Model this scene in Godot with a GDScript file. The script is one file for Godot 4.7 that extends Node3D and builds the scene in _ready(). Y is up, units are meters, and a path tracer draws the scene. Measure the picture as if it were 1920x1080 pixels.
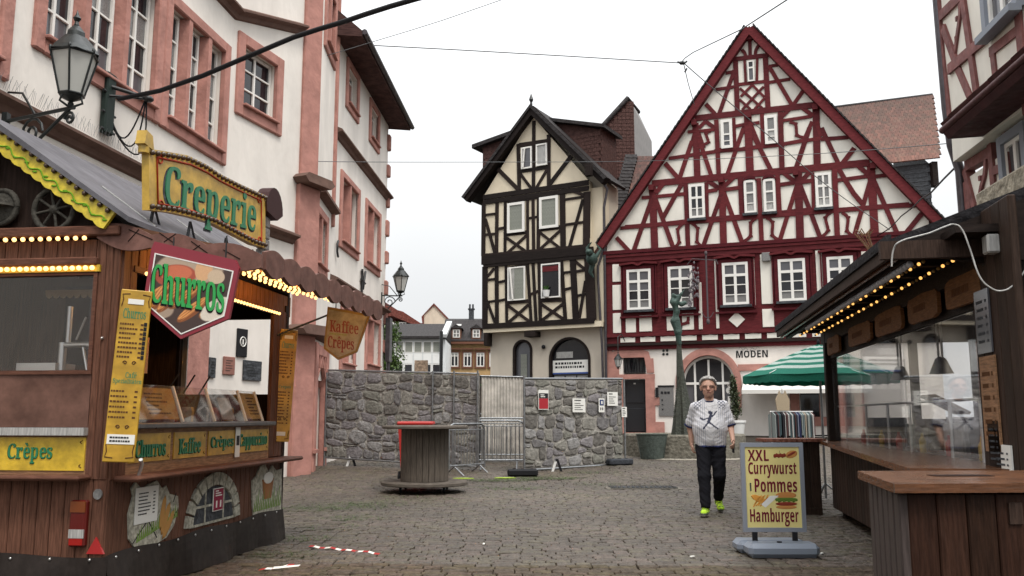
extends Node3D
# An old-town market square: half-timbered houses, town hall, two food kiosks, a stone fountain and building-site fences.

class MB:
	var st := SurfaceTool.new()
	var xf := Transform3D.IDENTITY
	var col := Color.WHITE
	func _init(x := Transform3D.IDENTITY) -> void:
		xf = x
		st.begin(Mesh.PRIMITIVE_TRIANGLES)
	func v(p: Vector3, n: Vector3, uv := Vector2.ZERO) -> void:
		st.set_color(col)
		st.set_normal((xf.basis * n).normalized())
		st.set_uv(uv)
		st.add_vertex(xf * p)
	func tri(a: Vector3, b: Vector3, c: Vector3) -> void:
		var n := (b - a).cross(c - a).normalized()
		v(a, n)
		v(c, n)
		v(b, n)
	func quad(a: Vector3, b: Vector3, c: Vector3, d: Vector3) -> void:
		var n := (c - a).cross(d - b).normalized()
		v(a, n, Vector2(0, 1))
		v(c, n, Vector2(1, 0))
		v(b, n, Vector2(1, 1))
		v(a, n, Vector2(0, 1))
		v(d, n, Vector2(0, 0))
		v(c, n, Vector2(1, 0))
	func box(c: Vector3, s: Vector3, b := Basis.IDENTITY) -> void:
		var h := s * 0.5
		var p := []
		for i in 8:
			p.append(c + b * Vector3(h.x * (1 if i & 1 else -1), h.y * (1 if i & 2 else -1), h.z * (1 if i & 4 else -1)))
		quad(p[4], p[5], p[7], p[6])
		quad(p[1], p[0], p[2], p[3])
		quad(p[5], p[1], p[3], p[7])
		quad(p[0], p[4], p[6], p[2])
		quad(p[6], p[7], p[3], p[2])
		quad(p[0], p[1], p[5], p[4])
	func bevel_box(c: Vector3, s: Vector3, r: float, b := Basis.IDENTITY) -> void:
		# a box whose twelve edges are chamfered
		var h := s * 0.5
		var pts := {}
		for i in 8:
			var q := Vector3(1 if i & 1 else -1, 1 if i & 2 else -1, 1 if i & 4 else -1)
			for ax in 3:
				var k := q * (h - Vector3(r, r, r))
				k[ax] = q[ax] * h[ax]
				pts[i * 3 + ax] = c + b * k
		for ax in 3:
			var u := (ax + 1) % 3
			var w := (ax + 2) % 3
			for sg in 2:
				var ids := []
				for k in [[0, 0], [1, 0], [1, 1], [0, 1]]:
					ids.append((sg << ax) | (k[0] << u) | (k[1] << w))
				var q := [pts[ids[0] * 3 + ax], pts[ids[1] * 3 + ax], pts[ids[2] * 3 + ax], pts[ids[3] * 3 + ax]]
				if sg == 1:
					quad(q[0], q[1], q[2], q[3])
				else:
					quad(q[3], q[2], q[1], q[0])
			for su in 2:
				for sw in 2:
					var i0 := (su << u) | (sw << w)
					var i1 := i0 | (1 << ax)
					var q := [pts[i0 * 3 + u], pts[i1 * 3 + u], pts[i1 * 3 + w], pts[i0 * 3 + w]]
					if su == sw:
						quad(q[3], q[2], q[1], q[0])
					else:
						quad(q[0], q[1], q[2], q[3])
		for i in 8:
			var sg := (1 if i & 1 else -1) * (1 if i & 2 else -1) * (1 if i & 4 else -1)
			if sg > 0:
				tri(pts[i * 3], pts[i * 3 + 1], pts[i * 3 + 2])
			else:
				tri(pts[i * 3], pts[i * 3 + 2], pts[i * 3 + 1])
	func prism(poly: Array, z0: float, z1: float) -> void:
		var pk := PackedVector2Array(poly)
		if Geometry2D.is_polygon_clockwise(pk):
			pk.reverse()
		var ix := Geometry2D.triangulate_polygon(pk)
		for i in range(0, ix.size(), 3):
			var a := pk[ix[i]]
			var b := pk[ix[i + 1]]
			var c := pk[ix[i + 2]]
			if (b - a).cross(c - a) < 0:
				var t := b
				b = c
				c = t
			tri(Vector3(a.x, a.y, z1), Vector3(b.x, b.y, z1), Vector3(c.x, c.y, z1))
			tri(Vector3(a.x, a.y, z0), Vector3(c.x, c.y, z0), Vector3(b.x, b.y, z0))
		for i in pk.size():
			var a := pk[i]
			var b := pk[(i + 1) % pk.size()]
			quad(Vector3(a.x, a.y, z0), Vector3(b.x, b.y, z0), Vector3(b.x, b.y, z1), Vector3(a.x, a.y, z1))
	func face(poly: Array, z: float, lo: Vector2, hi: Vector2) -> void:
		# a flat print: uv runs over the rectangle lo..hi
		var pk := PackedVector2Array(poly)
		var ix := Geometry2D.triangulate_polygon(pk)
		for i in range(0, ix.size(), 3):
			var t := [pk[ix[i]], pk[ix[i + 1]], pk[ix[i + 2]]]
			if (t[1] - t[0]).cross(t[2] - t[0]) > 0:
				t = [t[0], t[2], t[1]]
			for p in t:
				var uv: Vector2 = (p - lo) / (hi - lo)
				v(Vector3(p.x, p.y, z), Vector3(0, 0, 1), Vector2(uv.x, 1.0 - uv.y))
	func ring_wall(outer: Array, inner: Array, z0: float, z1: float) -> void:
		# a band between two outlines of the same length
		for i in outer.size() - 1:
			var a: Vector2 = outer[i]
			var b: Vector2 = outer[i + 1]
			var c: Vector2 = inner[i + 1]
			var d: Vector2 = inner[i]
			prism([a, b, c, d], z0, z1)
	func tube(path: Array, r, n := 6) -> void:
		var prev := []
		var nrm := Vector3.UP
		for i in path.size():
			var p: Vector3 = path[i]
			var t: Vector3 = (path[mini(i + 1, path.size() - 1)] - path[maxi(i - 1, 0)]).normalized()
			if i == 0:
				nrm = t.cross(Vector3.UP if absf(t.y) < 0.9 else Vector3.RIGHT).normalized()
			else:
				nrm = (nrm - t * nrm.dot(t)).normalized()
			var bn := t.cross(nrm)
			var rr: float = r[i] if r is Array else r
			var cur := []
			for k in n:
				var an := TAU * k / n
				var d := nrm * cos(an) + bn * sin(an)
				cur.append([p + d * rr, d])
			if i > 0:
				for k in n:
					var k2 := (k + 1) % n
					smooth_quad(prev[k], prev[k2], cur[k2], cur[k])
			else:
				for k in range(1, n - 1):
					tri(cur[0][0], cur[k + 1][0], cur[k][0])
			prev = cur
		for k in range(1, n - 1):
			tri(prev[0][0], prev[k][0], prev[k + 1][0])
	func smooth_quad(a: Array, b: Array, c: Array, d: Array) -> void:
		v(a[0], a[1], Vector2(0, 1))
		v(c[0], c[1], Vector2(1, 0))
		v(b[0], b[1], Vector2(1, 1))
		v(a[0], a[1], Vector2(0, 1))
		v(d[0], d[1], Vector2(0, 0))
		v(c[0], c[1], Vector2(1, 0))
	func lathe(prof: Array, n := 16, c := Vector3.ZERO, sx := 1.0, sz := 1.0) -> void:
		for i in prof.size() - 1:
			var a: Vector2 = prof[i]
			var b: Vector2 = prof[i + 1]
			var sl := Vector2(b.y - a.y, -(b.x - a.x)).normalized()
			for k in n:
				var q := []
				for e in [[a, k], [a, k + 1], [b, k + 1], [b, k]]:
					var an: float = TAU * e[1] / n
					q.append([c + Vector3(e[0].x * cos(an) * sx, e[0].y, -e[0].x * sin(an) * sz), Vector3(sl.x * cos(an), sl.y, -sl.x * sin(an))])
				smooth_quad(q[0], q[1], q[2], q[3])
	func ell(c: Vector3, r: Vector3, n := 10, b := Basis.IDENTITY) -> void:
		var m := maxi(4, n / 2)
		for i in m:
			for k in n:
				var q := []
				for e in [[i, k], [i, k + 1], [i + 1, k + 1], [i + 1, k]]:
					var la: float = -PI / 2 + PI * e[0] / m
					var lo: float = TAU * e[1] / n
					var d := Vector3(cos(la) * cos(lo), sin(la), -cos(la) * sin(lo))
					q.append([c + b * (d * r), b * (d / r).normalized()])
				smooth_quad(q[0], q[1], q[2], q[3])
	func done() -> ArrayMesh:
		return st.commit()

# turn a profile (x out of the wall, y up) so that it runs along the wall, or an outline on the floor so that it rises
const SWEEP := Basis(Vector3(0, 0, 1), Vector3(0, 1, 0), Vector3(-1, 0, 0))
const UPSWEEP := Basis(Vector3(1, 0, 0), Vector3(0, 0, 1), Vector3(0, -1, 0))

var M := {}
var TX := {}
var unit_box: BoxMesh
var rng := RandomNumberGenerator.new()
var zc := 0

# ---------------------------------------------------------------- helpers
func noise_tex(key: String, sd: int, freq: float, lo: float, hi: float, oct := 4, size := 512, bump := 0.0, gain := 0.5) -> NoiseTexture2D:
	if TX.has(key):
		return TX[key]
	var n := FastNoiseLite.new()
	n.seed = sd
	n.frequency = freq
	n.fractal_octaves = oct
	n.fractal_gain = gain
	n.noise_type = FastNoiseLite.TYPE_SIMPLEX_SMOOTH
	var t := NoiseTexture2D.new()
	t.noise = n
	t.width = size
	t.height = size
	t.seamless = true
	if bump > 0.0:
		t.as_normal_map = true
		t.bump_strength = bump
	else:
		var g := Gradient.new()
		g.set_color(0, Color(lo, lo, lo))
		g.set_color(1, Color(hi, hi, hi))
		t.color_ramp = g
	TX[key] = t
	return t

func lin(r: float, g: float, b: float, a := 1.0) -> Color:
	var c := Color(r, g, b).linear_to_srgb()
	c.a = a
	return c

func mat(key: String, r: float, g: float, b: float, rough := 0.8, kind := "", scale := 1.0, metal := 0.0) -> StandardMaterial3D:
	if M.has(key):
		return M[key]
	var m := StandardMaterial3D.new()
	m.resource_name = key
	m.albedo_color = lin(r, g, b)
	m.roughness = rough
	m.metallic = metal
	m.metallic_specular = 0.5 if rough < 0.5 or metal > 0.1 else 0.22
	if kind != "":
		m.uv1_triplanar = true
		m.uv1_world_triplanar = true
		m.uv1_scale = Vector3.ONE * scale
	match kind:
		"plaster":
			m.albedo_texture = noise_tex("plaster", 3, 0.007, 0.885, 1.0, 5, 512, 0.0, 0.62)
			m.uv1_scale = Vector3(1.3, 0.45, 1.3) * scale
			m.normal_enabled = true
			m.normal_texture = noise_tex("plaster_n", 4, 0.05, 0, 1, 4, 512, 3.0)
			m.normal_scale = 0.12
		"stone":
			m.albedo_texture = noise_tex("stone", 5, 0.018, 0.62, 1.12, 6, 512, 0.0, 0.62)
			m.normal_enabled = true
			m.normal_texture = noise_tex("stone_n", 6, 0.03, 0, 1, 5, 512, 8.0)
			m.normal_scale = 0.8
		"sandstone":
			m.albedo_texture = noise_tex("sandstone", 15, 0.012, 0.8, 1.06, 5, 512, 0.0, 0.6)
			m.normal_enabled = true
			m.normal_texture = noise_tex("plaster_n", 4, 0.05, 0, 1, 4, 512, 3.0)
			m.normal_scale = 0.35
		"wood_v":
			m.albedo_texture = noise_tex("wood", 7, 0.02, 0.66, 1.08, 5, 512, 0.0, 0.6)
			m.uv1_scale = Vector3(4.0, 0.28, 4.0) * scale
			m.normal_enabled = true
			m.normal_texture = noise_tex("wood_n", 8, 0.03, 0, 1, 4, 512, 4.0)
			m.normal_scale = 0.3
		"wood_h":
			m.albedo_texture = noise_tex("wood", 7, 0.02, 0.66, 1.08, 5, 512, 0.0, 0.6)
			m.uv1_scale = Vector3(0.5, 4.0, 0.5) * scale
			m.normal_enabled = true
			m.normal_texture = noise_tex("wood_n", 8, 0.03, 0, 1, 4, 512, 4.0)
			m.normal_scale = 0.3
		"grime":
			m.albedo_texture = noise_tex("grime", 9, 0.009, 0.7, 1.05, 5, 512, 0.0, 0.65)
			m.roughness_texture = noise_tex("grime_r", 10, 0.02, 0.6, 1.0, 4)
		"fine":
			m.albedo_texture = noise_tex("fine", 11, 0.06, 0.72, 1.08, 4, 512)
	M[key] = m
	return m

func glow(key: String, r: float, g: float, b: float, e: float) -> StandardMaterial3D:
	if not M.has(key):
		var m := StandardMaterial3D.new()
		m.albedo_color = lin(r, g, b)
		m.emission_enabled = true
		m.emission = lin(r, g, b)
		m.emission_energy_multiplier = e
		M[key] = m
	return M[key]

func glass(key: String, a: float, tint := 0.5) -> StandardMaterial3D:
	if not M.has(key):
		var m := StandardMaterial3D.new()
		m.transparency = BaseMaterial3D.TRANSPARENCY_ALPHA
		m.albedo_color = Color(tint, tint, tint, a)
		m.roughness = 0.03
		m.metallic_specular = 0.6
		M[key] = m
	return M[key]

func thing(called: String, label: String, category: String, at := Vector3.ZERO, yaw := 0.0, group := "") -> Node3D:
	var o := Node3D.new()
	o.name = called
	o.position = at
	o.rotation.y = yaw
	add_child(o, true)
	tag(o, label, category, group)
	return o

func tag(o: Node, label: String, category: String, group := "") -> void:
	o.set_meta("label", label)
	o.set_meta("category", category)
	if group != "":
		o.set_meta("group", group)

func part(called: String, what, m: Material, parent: Node, xf := Transform3D.IDENTITY) -> MeshInstance3D:
	var o := MeshInstance3D.new()
	o.name = called
	o.mesh = what.done() if what is MB else what
	o.material_override = m
	o.transform = xf
	parent.add_child(o, true)
	return o

func bx(called: String, parent: Node, xf: Transform3D, c: Vector3, s: Vector3, m: Material, b := Basis.IDENTITY) -> MeshInstance3D:
	return part(called, unit_box, m, parent, xf * Transform3D(b.scaled_local(s), c))

func beam(called: String, parent: Node, xf: Transform3D, a: Vector2, b: Vector2, w: float, z0: float, z1: float, m: Material) -> MeshInstance3D:
	var d := b - a
	zc += 1
	z1 += (zc % 19) * 0.0011
	var bs := Basis(Vector3(0, 0, 1), d.angle())
	return bx(called, parent, xf, Vector3((a.x + b.x) / 2, (a.y + b.y) / 2, (z0 + z1) / 2), Vector3(d.length(), w, z1 - z0), m, bs)

func rod(called: String, parent: Node, a: Vector3, b: Vector3, r: float, m: Material, n := 6) -> MeshInstance3D:
	var q := MB.new()
	q.tube([a, b], r, n)
	return part(called, q, m, parent)

func ribbon(pts: Array, w: float) -> Array:
	# outline of a flat strip of width w along pts
	var l := []
	var r := []
	for i in pts.size():
		var t: Vector2 = (pts[mini(i + 1, pts.size() - 1)] - pts[maxi(i - 1, 0)]).normalized()
		var n := Vector2(-t.y, t.x) * w * 0.5
		l.append(pts[i] + n)
		r.append(pts[i] - n)
	r.reverse()
	return l + r

func arc(c: Vector2, rx: float, ry: float, a0: float, a1: float, n: int) -> Array:
	var o := []
	for i in n + 1:
		var a := deg_to_rad(lerpf(a0, a1, float(i) / n))
		o.append(c + Vector2(rx * cos(a), ry * sin(a)))
	return o

func font(serif: bool, bold: bool) -> SystemFont:
	var k := "font%s%s" % [serif, bold]
	if not M.has(k):
		var f := SystemFont.new()
		f.font_names = PackedStringArray(["Droid Serif" if serif else "Droid Sans"])
		f.font_weight = 700 if bold else 400
		M[k] = f
	return M[k]

func text(called: String, parent: Node, xf: Transform3D, s: String, c: Vector3, w: float, h: float, m: Material, serif := true, bold := true, depth := 0.006, shear := 0.0) -> MeshInstance3D:
	# lettering that fills a box w wide and h high centred on c (h <= 0 keeps the proportions)
	var t := TextMesh.new()
	t.font = font(serif, bold)
	t.font_size = 32
	t.pixel_size = 0.01
	t.depth = 0.01
	t.curve_step = 2.0
	t.text = s
	var ab := t.get_aabb()
	var sx := w / maxf(ab.size.x, 0.001)
	var sy := (h / maxf(ab.size.y, 0.001)) if h > 0.0 else sx
	var b := Basis(Vector3(sx, shear * sx, 0), Vector3(0, sy, 0), Vector3(0, 0, depth / 0.01))
	var o := c - b * (ab.position + ab.size * 0.5)
	o.z = c.z
	return part(called, t, m, parent, xf * Transform3D(b, o))

func scribble(called: String, parent: Node, xf: Transform3D, c: Vector3, w: float, h: float, rows: int, m: Material, fill := 0.45, price := true) -> MeshInstance3D:
	# rows of small print too fine to read, as thin raised ink
	var q := MB.new()
	var rh := h / rows
	for i in rows:
		var y := c.y + h / 2 - rh * (i + 0.5)
		var x := c.x - w / 2
		var stop := x + w * rng.randf_range(0.45, 0.72 if price else 1.0)
		while x < stop:
			var l := rng.randf_range(0.03, 0.09) * w + 0.004
			q.box(Vector3(x + l / 2, y, c.z), Vector3(l, rh * fill, 0.002))
			x += l + w * 0.025
		if price:
			q.box(Vector3(c.x + w * 0.43, y, c.z), Vector3(w * 0.12, rh * fill, 0.002))
	var o := part(called, q, m, parent, xf)
	stuff(o)
	return o

func frame_mesh(u0: float, v0: float, u1: float, v1: float, fw: float, us: Array, vs: Array, bar: float, z: float, d: float) -> MB:
	var q := MB.new()
	var w := u1 - u0
	var h := v1 - v0
	q.box(Vector3(u0 + fw / 2, (v0 + v1) / 2, z), Vector3(fw, h, d))
	q.box(Vector3(u1 - fw / 2, (v0 + v1) / 2, z), Vector3(fw, h, d))
	q.box(Vector3((u0 + u1) / 2, v0 + fw / 2, z), Vector3(w - 2 * fw, fw, d * 0.98))
	q.box(Vector3((u0 + u1) / 2, v1 - fw / 2, z), Vector3(w - 2 * fw, fw, d * 0.98))
	for e in us:
		q.box(Vector3(u0 + w * e[0], (v0 + v1) / 2, z), Vector3(e[1], h - 2 * fw, d * 0.9))
	for e in vs:
		q.box(Vector3((u0 + u1) / 2, v0 + h * e[0], z), Vector3(w - 2 * fw, e[1], d * (0.86 if e[1] < 0.06 else 0.96)))
	return q

func window(parent: Node, xf: Transform3D, r: Array, fw: float, us: Array, vs: Array, z: float, mf: Material, panes: Array, called := "window") -> MeshInstance3D:
	# a window part: the frame with its bars, and each pane a sub-part; panes = one material per row from the bottom up
	var o := part(called, frame_mesh(r[0], r[1], r[2], r[3], fw, us, vs, 0.03, z, 0.06), mf, parent, xf)
	var ux := [0.0]
	for e in us:
		ux.append(e[0])
	ux.append(1.0)
	var vy := [0.0]
	for e in vs:
		vy.append(e[0])
	vy.append(1.0)
	var w: float = r[2] - r[0]
	var h: float = r[3] - r[1]
	for j in vy.size() - 1:
		for i in ux.size() - 1:
			var a: float = r[0] + w * ux[i]
			var b: float = r[0] + w * ux[i + 1]
			var c: float = r[1] + h * vy[j]
			var d: float = r[1] + h * vy[j + 1]
			bx("pane", o, Transform3D.IDENTITY, Vector3((a + b) / 2, (c + d) / 2, z - 0.012), Vector3(b - a - 0.008, d - c - 0.008, 0.012), panes[mini(j, panes.size() - 1)], Basis.from_euler(Vector3(rng.randf_range(-0.012, 0.012), rng.randf_range(-0.012, 0.012), 0)))
	return o

func bulb_mesh(r: float) -> SphereMesh:
	var k := "bulb%.3f" % r
	if not M.has(k):
		var s := SphereMesh.new()
		s.radius = r
		s.height = 2 * r
		s.radial_segments = 8
		s.rings = 4
		M[k] = s
	return M[k]

func ground_y(d: float) -> float:
	return maxf(0.0, 0.037 * (d - 16.0))

func stuff(o: Node) -> void:
	o.set_meta("kind", "stuff")

func copies(called: String, mesh: Mesh, m: Material, xs: Array, parent: Node, cols: Array = []) -> MultiMeshInstance3D:
	var mm := MultiMesh.new()
	mm.transform_format = MultiMesh.TRANSFORM_3D
	mm.use_colors = cols.size() > 0
	mm.mesh = mesh
	mm.instance_count = xs.size()
	for i in xs.size():
		mm.set_instance_transform(i, xs[i])
		if cols.size() > 0:
			mm.set_instance_color(i, cols[i])
	var o := MultiMeshInstance3D.new()
	o.name = called
	o.multimesh = mm
	o.material_override = m
	parent.add_child(o, true)
	return o

# ---------------------------------------------------------------- the scene
func _ready() -> void:
	var cam := Camera3D.new()
	cam.name = "camera"
	cam.position = Vector3(0, 1.3, 0)
	cam.rotation.x = 0.14444
	cam.fov = 36.244
	cam.near = 0.1
	cam.far = 600.0
	add_child(cam)
	var env := Environment.new()
	env.background_mode = Environment.BG_SKY
	env.sky = make_sky()
	env.background_energy_multiplier = 1.0
	env.tonemap_mode = Environment.TONE_MAPPER_LINEAR
	env.tonemap_exposure = 1.5
	env.sdfgi_enabled = true
	env.ssao_enabled = true
	env.ssil_enabled = true
	var we := WorldEnvironment.new()
	we.name = "world"
	we.environment = env
	add_child(we)
	var sun := DirectionalLight3D.new()
	sun.name = "veiled_sun"
	sun.light_energy = 0.45
	sun.light_angular_distance = 14.0
	sun.light_color = Color(1.0, 0.97, 0.93)
	sun.shadow_enabled = true
	sun.rotation_degrees = Vector3(-58, 28, 0)
	add_child(sun)
	rng.seed = 20210
	unit_box = BoxMesh.new()
	unit_box.size = Vector3.ONE
	make_materials()
	make_ground()
	make_town_hall()
	make_red_house()
	make_dark_house()
	make_right_house()
	make_back_houses()
	make_far_houses()
	make_trees()
	make_fences()
	make_fountain()
	make_crepe_kiosk()
	make_crepe_signs()
	make_grill_kiosk()
	make_square_furniture()
	make_lanterns_and_cables()
	make_person()
	make_small_things()

func make_sky() -> Sky:
	# an even overcast: paler towards the horizon, about three times brighter overhead, faint cloud texture
	var w := 512
	var h := 256
	var im := Image.create(w, h, false, Image.FORMAT_RGBF)
	var n := FastNoiseLite.new()
	n.seed = 77
	n.frequency = 1.1
	n.fractal_octaves = 4
	for y in h:
		var el := PI / 2 - PI * (y + 0.5) / h
		for x in w:
			var az := TAU * x / w
			var d := Vector3(cos(el) * sin(az), sin(el), cos(el) * cos(az))
			var s := maxf(0.0, d.y)
			var l := 0.54 + 1.98 * pow(s, 1.8)
			var c := n.get_noise_3d(d.x * 1.6, d.y * 3.2, d.z * 1.6)
			l *= 1.0 + 0.1 * c
			var warm := 0.012 * c
			if d.y < 0.0:
				l = 0.3
			im.set_pixel(x, y, Color(l * (0.975 + warm), l * 0.995, l * (1.01 - warm)))
	var m := PanoramaSkyMaterial.new()
	m.panorama = ImageTexture.create_from_image(im)
	var s := Sky.new()
	s.sky_material = m
	return s

func make_materials() -> void:
	mat("plaster_white", 0.82, 0.765, 0.705, 0.9, "plaster", 0.16)
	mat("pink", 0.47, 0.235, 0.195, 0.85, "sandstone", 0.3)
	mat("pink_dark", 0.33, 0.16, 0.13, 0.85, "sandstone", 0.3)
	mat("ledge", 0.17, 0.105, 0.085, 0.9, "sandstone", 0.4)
	mat("sash", 0.74, 0.72, 0.68, 0.5)
	mat("pane_dark", 0.012, 0.012, 0.016, 0.06)
	mat("pane_mid", 0.09, 0.09, 0.10, 0.12)
	mat("pane_grey", 0.22, 0.215, 0.21, 0.2, "fine", 0.8)
	mat("pane_pale", 0.46, 0.45, 0.43, 0.35, "wood_v", 1.0)
	mat("curtain", 0.30, 0.31, 0.27, 0.6, "wood_v", 2.2)
	mat("red_timber", 0.138, 0.024, 0.028, 0.62, "wood_h", 0.5)
	mat("red_timber_dark", 0.10, 0.015, 0.02, 0.65, "wood_h", 0.5)
	for i in 3:
		mat("red_timber%d" % i, 0.122 + 0.018 * i, 0.022 + 0.003 * i, 0.026 + 0.003 * i, 0.6 + 0.05 * i, "wood_h", 0.45 + 0.1 * i)
		mat("dark_timber%d" % i, 0.021 + 0.005 * i, 0.0155 + 0.003 * i, 0.014 + 0.0025 * i, 0.7, "wood_h", 0.45 + 0.1 * i)
	mat("infill", 0.80, 0.765, 0.69, 0.9, "plaster", 0.2)
	mat("cream_infill", 0.73, 0.64, 0.49, 0.9, "plaster", 0.2)
	mat("cream_wall", 0.62, 0.56, 0.46, 0.9, "plaster", 0.2)
	mat("dark_timber", 0.025, 0.018, 0.016, 0.7, "wood_h", 0.5)
	mat("brown_shingle", 0.085, 0.045, 0.04, 0.8, "stone", 0.5)
	mat("slate", 0.075, 0.08, 0.088, 0.6, "stone", 0.5)
	mat("dark_roof", 0.05, 0.045, 0.045, 0.75, "stone", 0.5)
	mat("gutter", 0.10, 0.09, 0.10, 0.45, "grime", 0.6, 0.6)
	mat("black_iron", 0.012, 0.013, 0.014, 0.45)
	mat("iron", 0.022, 0.026, 0.026, 0.5, "grime", 2.0, 0.3)
	mat("galvanised", 0.36, 0.37, 0.38, 0.42, "grime", 1.5, 0.75)
	mat("steel", 0.55, 0.55, 0.54, 0.3, "", 1.0, 0.9)
	mat("white_paint", 0.72, 0.72, 0.70, 0.5)
	mat("paper", 0.72, 0.71, 0.67, 0.7)
	mat("ink", 0.02, 0.02, 0.022, 0.7)
	mat("brown_ink", 0.10, 0.045, 0.02, 0.7)
	mat("black_plastic", 0.018, 0.018, 0.02, 0.5)
	mat("yellow", 0.72, 0.48, 0.035, 0.42, "grime", 0.9)
	mat("ochre", 0.60, 0.345, 0.03, 0.45, "grime", 0.9)
	mat("letter_green", 0.015, 0.17, 0.075, 0.4)
	mat("letter_bright_green", 0.02, 0.30, 0.06, 0.4)
	mat("sign_red", 0.22, 0.016, 0.03, 0.4)
	for i in 3:
		mat("trailer_wood%d" % i, 0.142 + 0.014 * i, 0.066 + 0.006 * i, 0.043 + 0.004 * i, 0.6, "wood_v", 1.0 + 0.2 * i)
		mat("kiosk_wood%d" % i, 0.042 + 0.009 * i, 0.027 + 0.005 * i, 0.020 + 0.004 * i, 0.6, "wood_v", 1.0 + 0.2 * i)
	mat("trailer_trim", 0.15, 0.068, 0.046, 0.55, "wood_h", 1.0)
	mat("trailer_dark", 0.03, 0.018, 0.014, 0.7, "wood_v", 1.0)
	mat("varnished", 0.145, 0.06, 0.027, 0.25, "wood_h", 1.2)
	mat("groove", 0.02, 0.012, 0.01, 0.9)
	mat("tarp", 0.034, 0.027, 0.024, 0.5, "grime", 1.0)
	mat("roof_tarp", 0.15, 0.145, 0.16, 0.7, "grime", 0.5)

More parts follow.
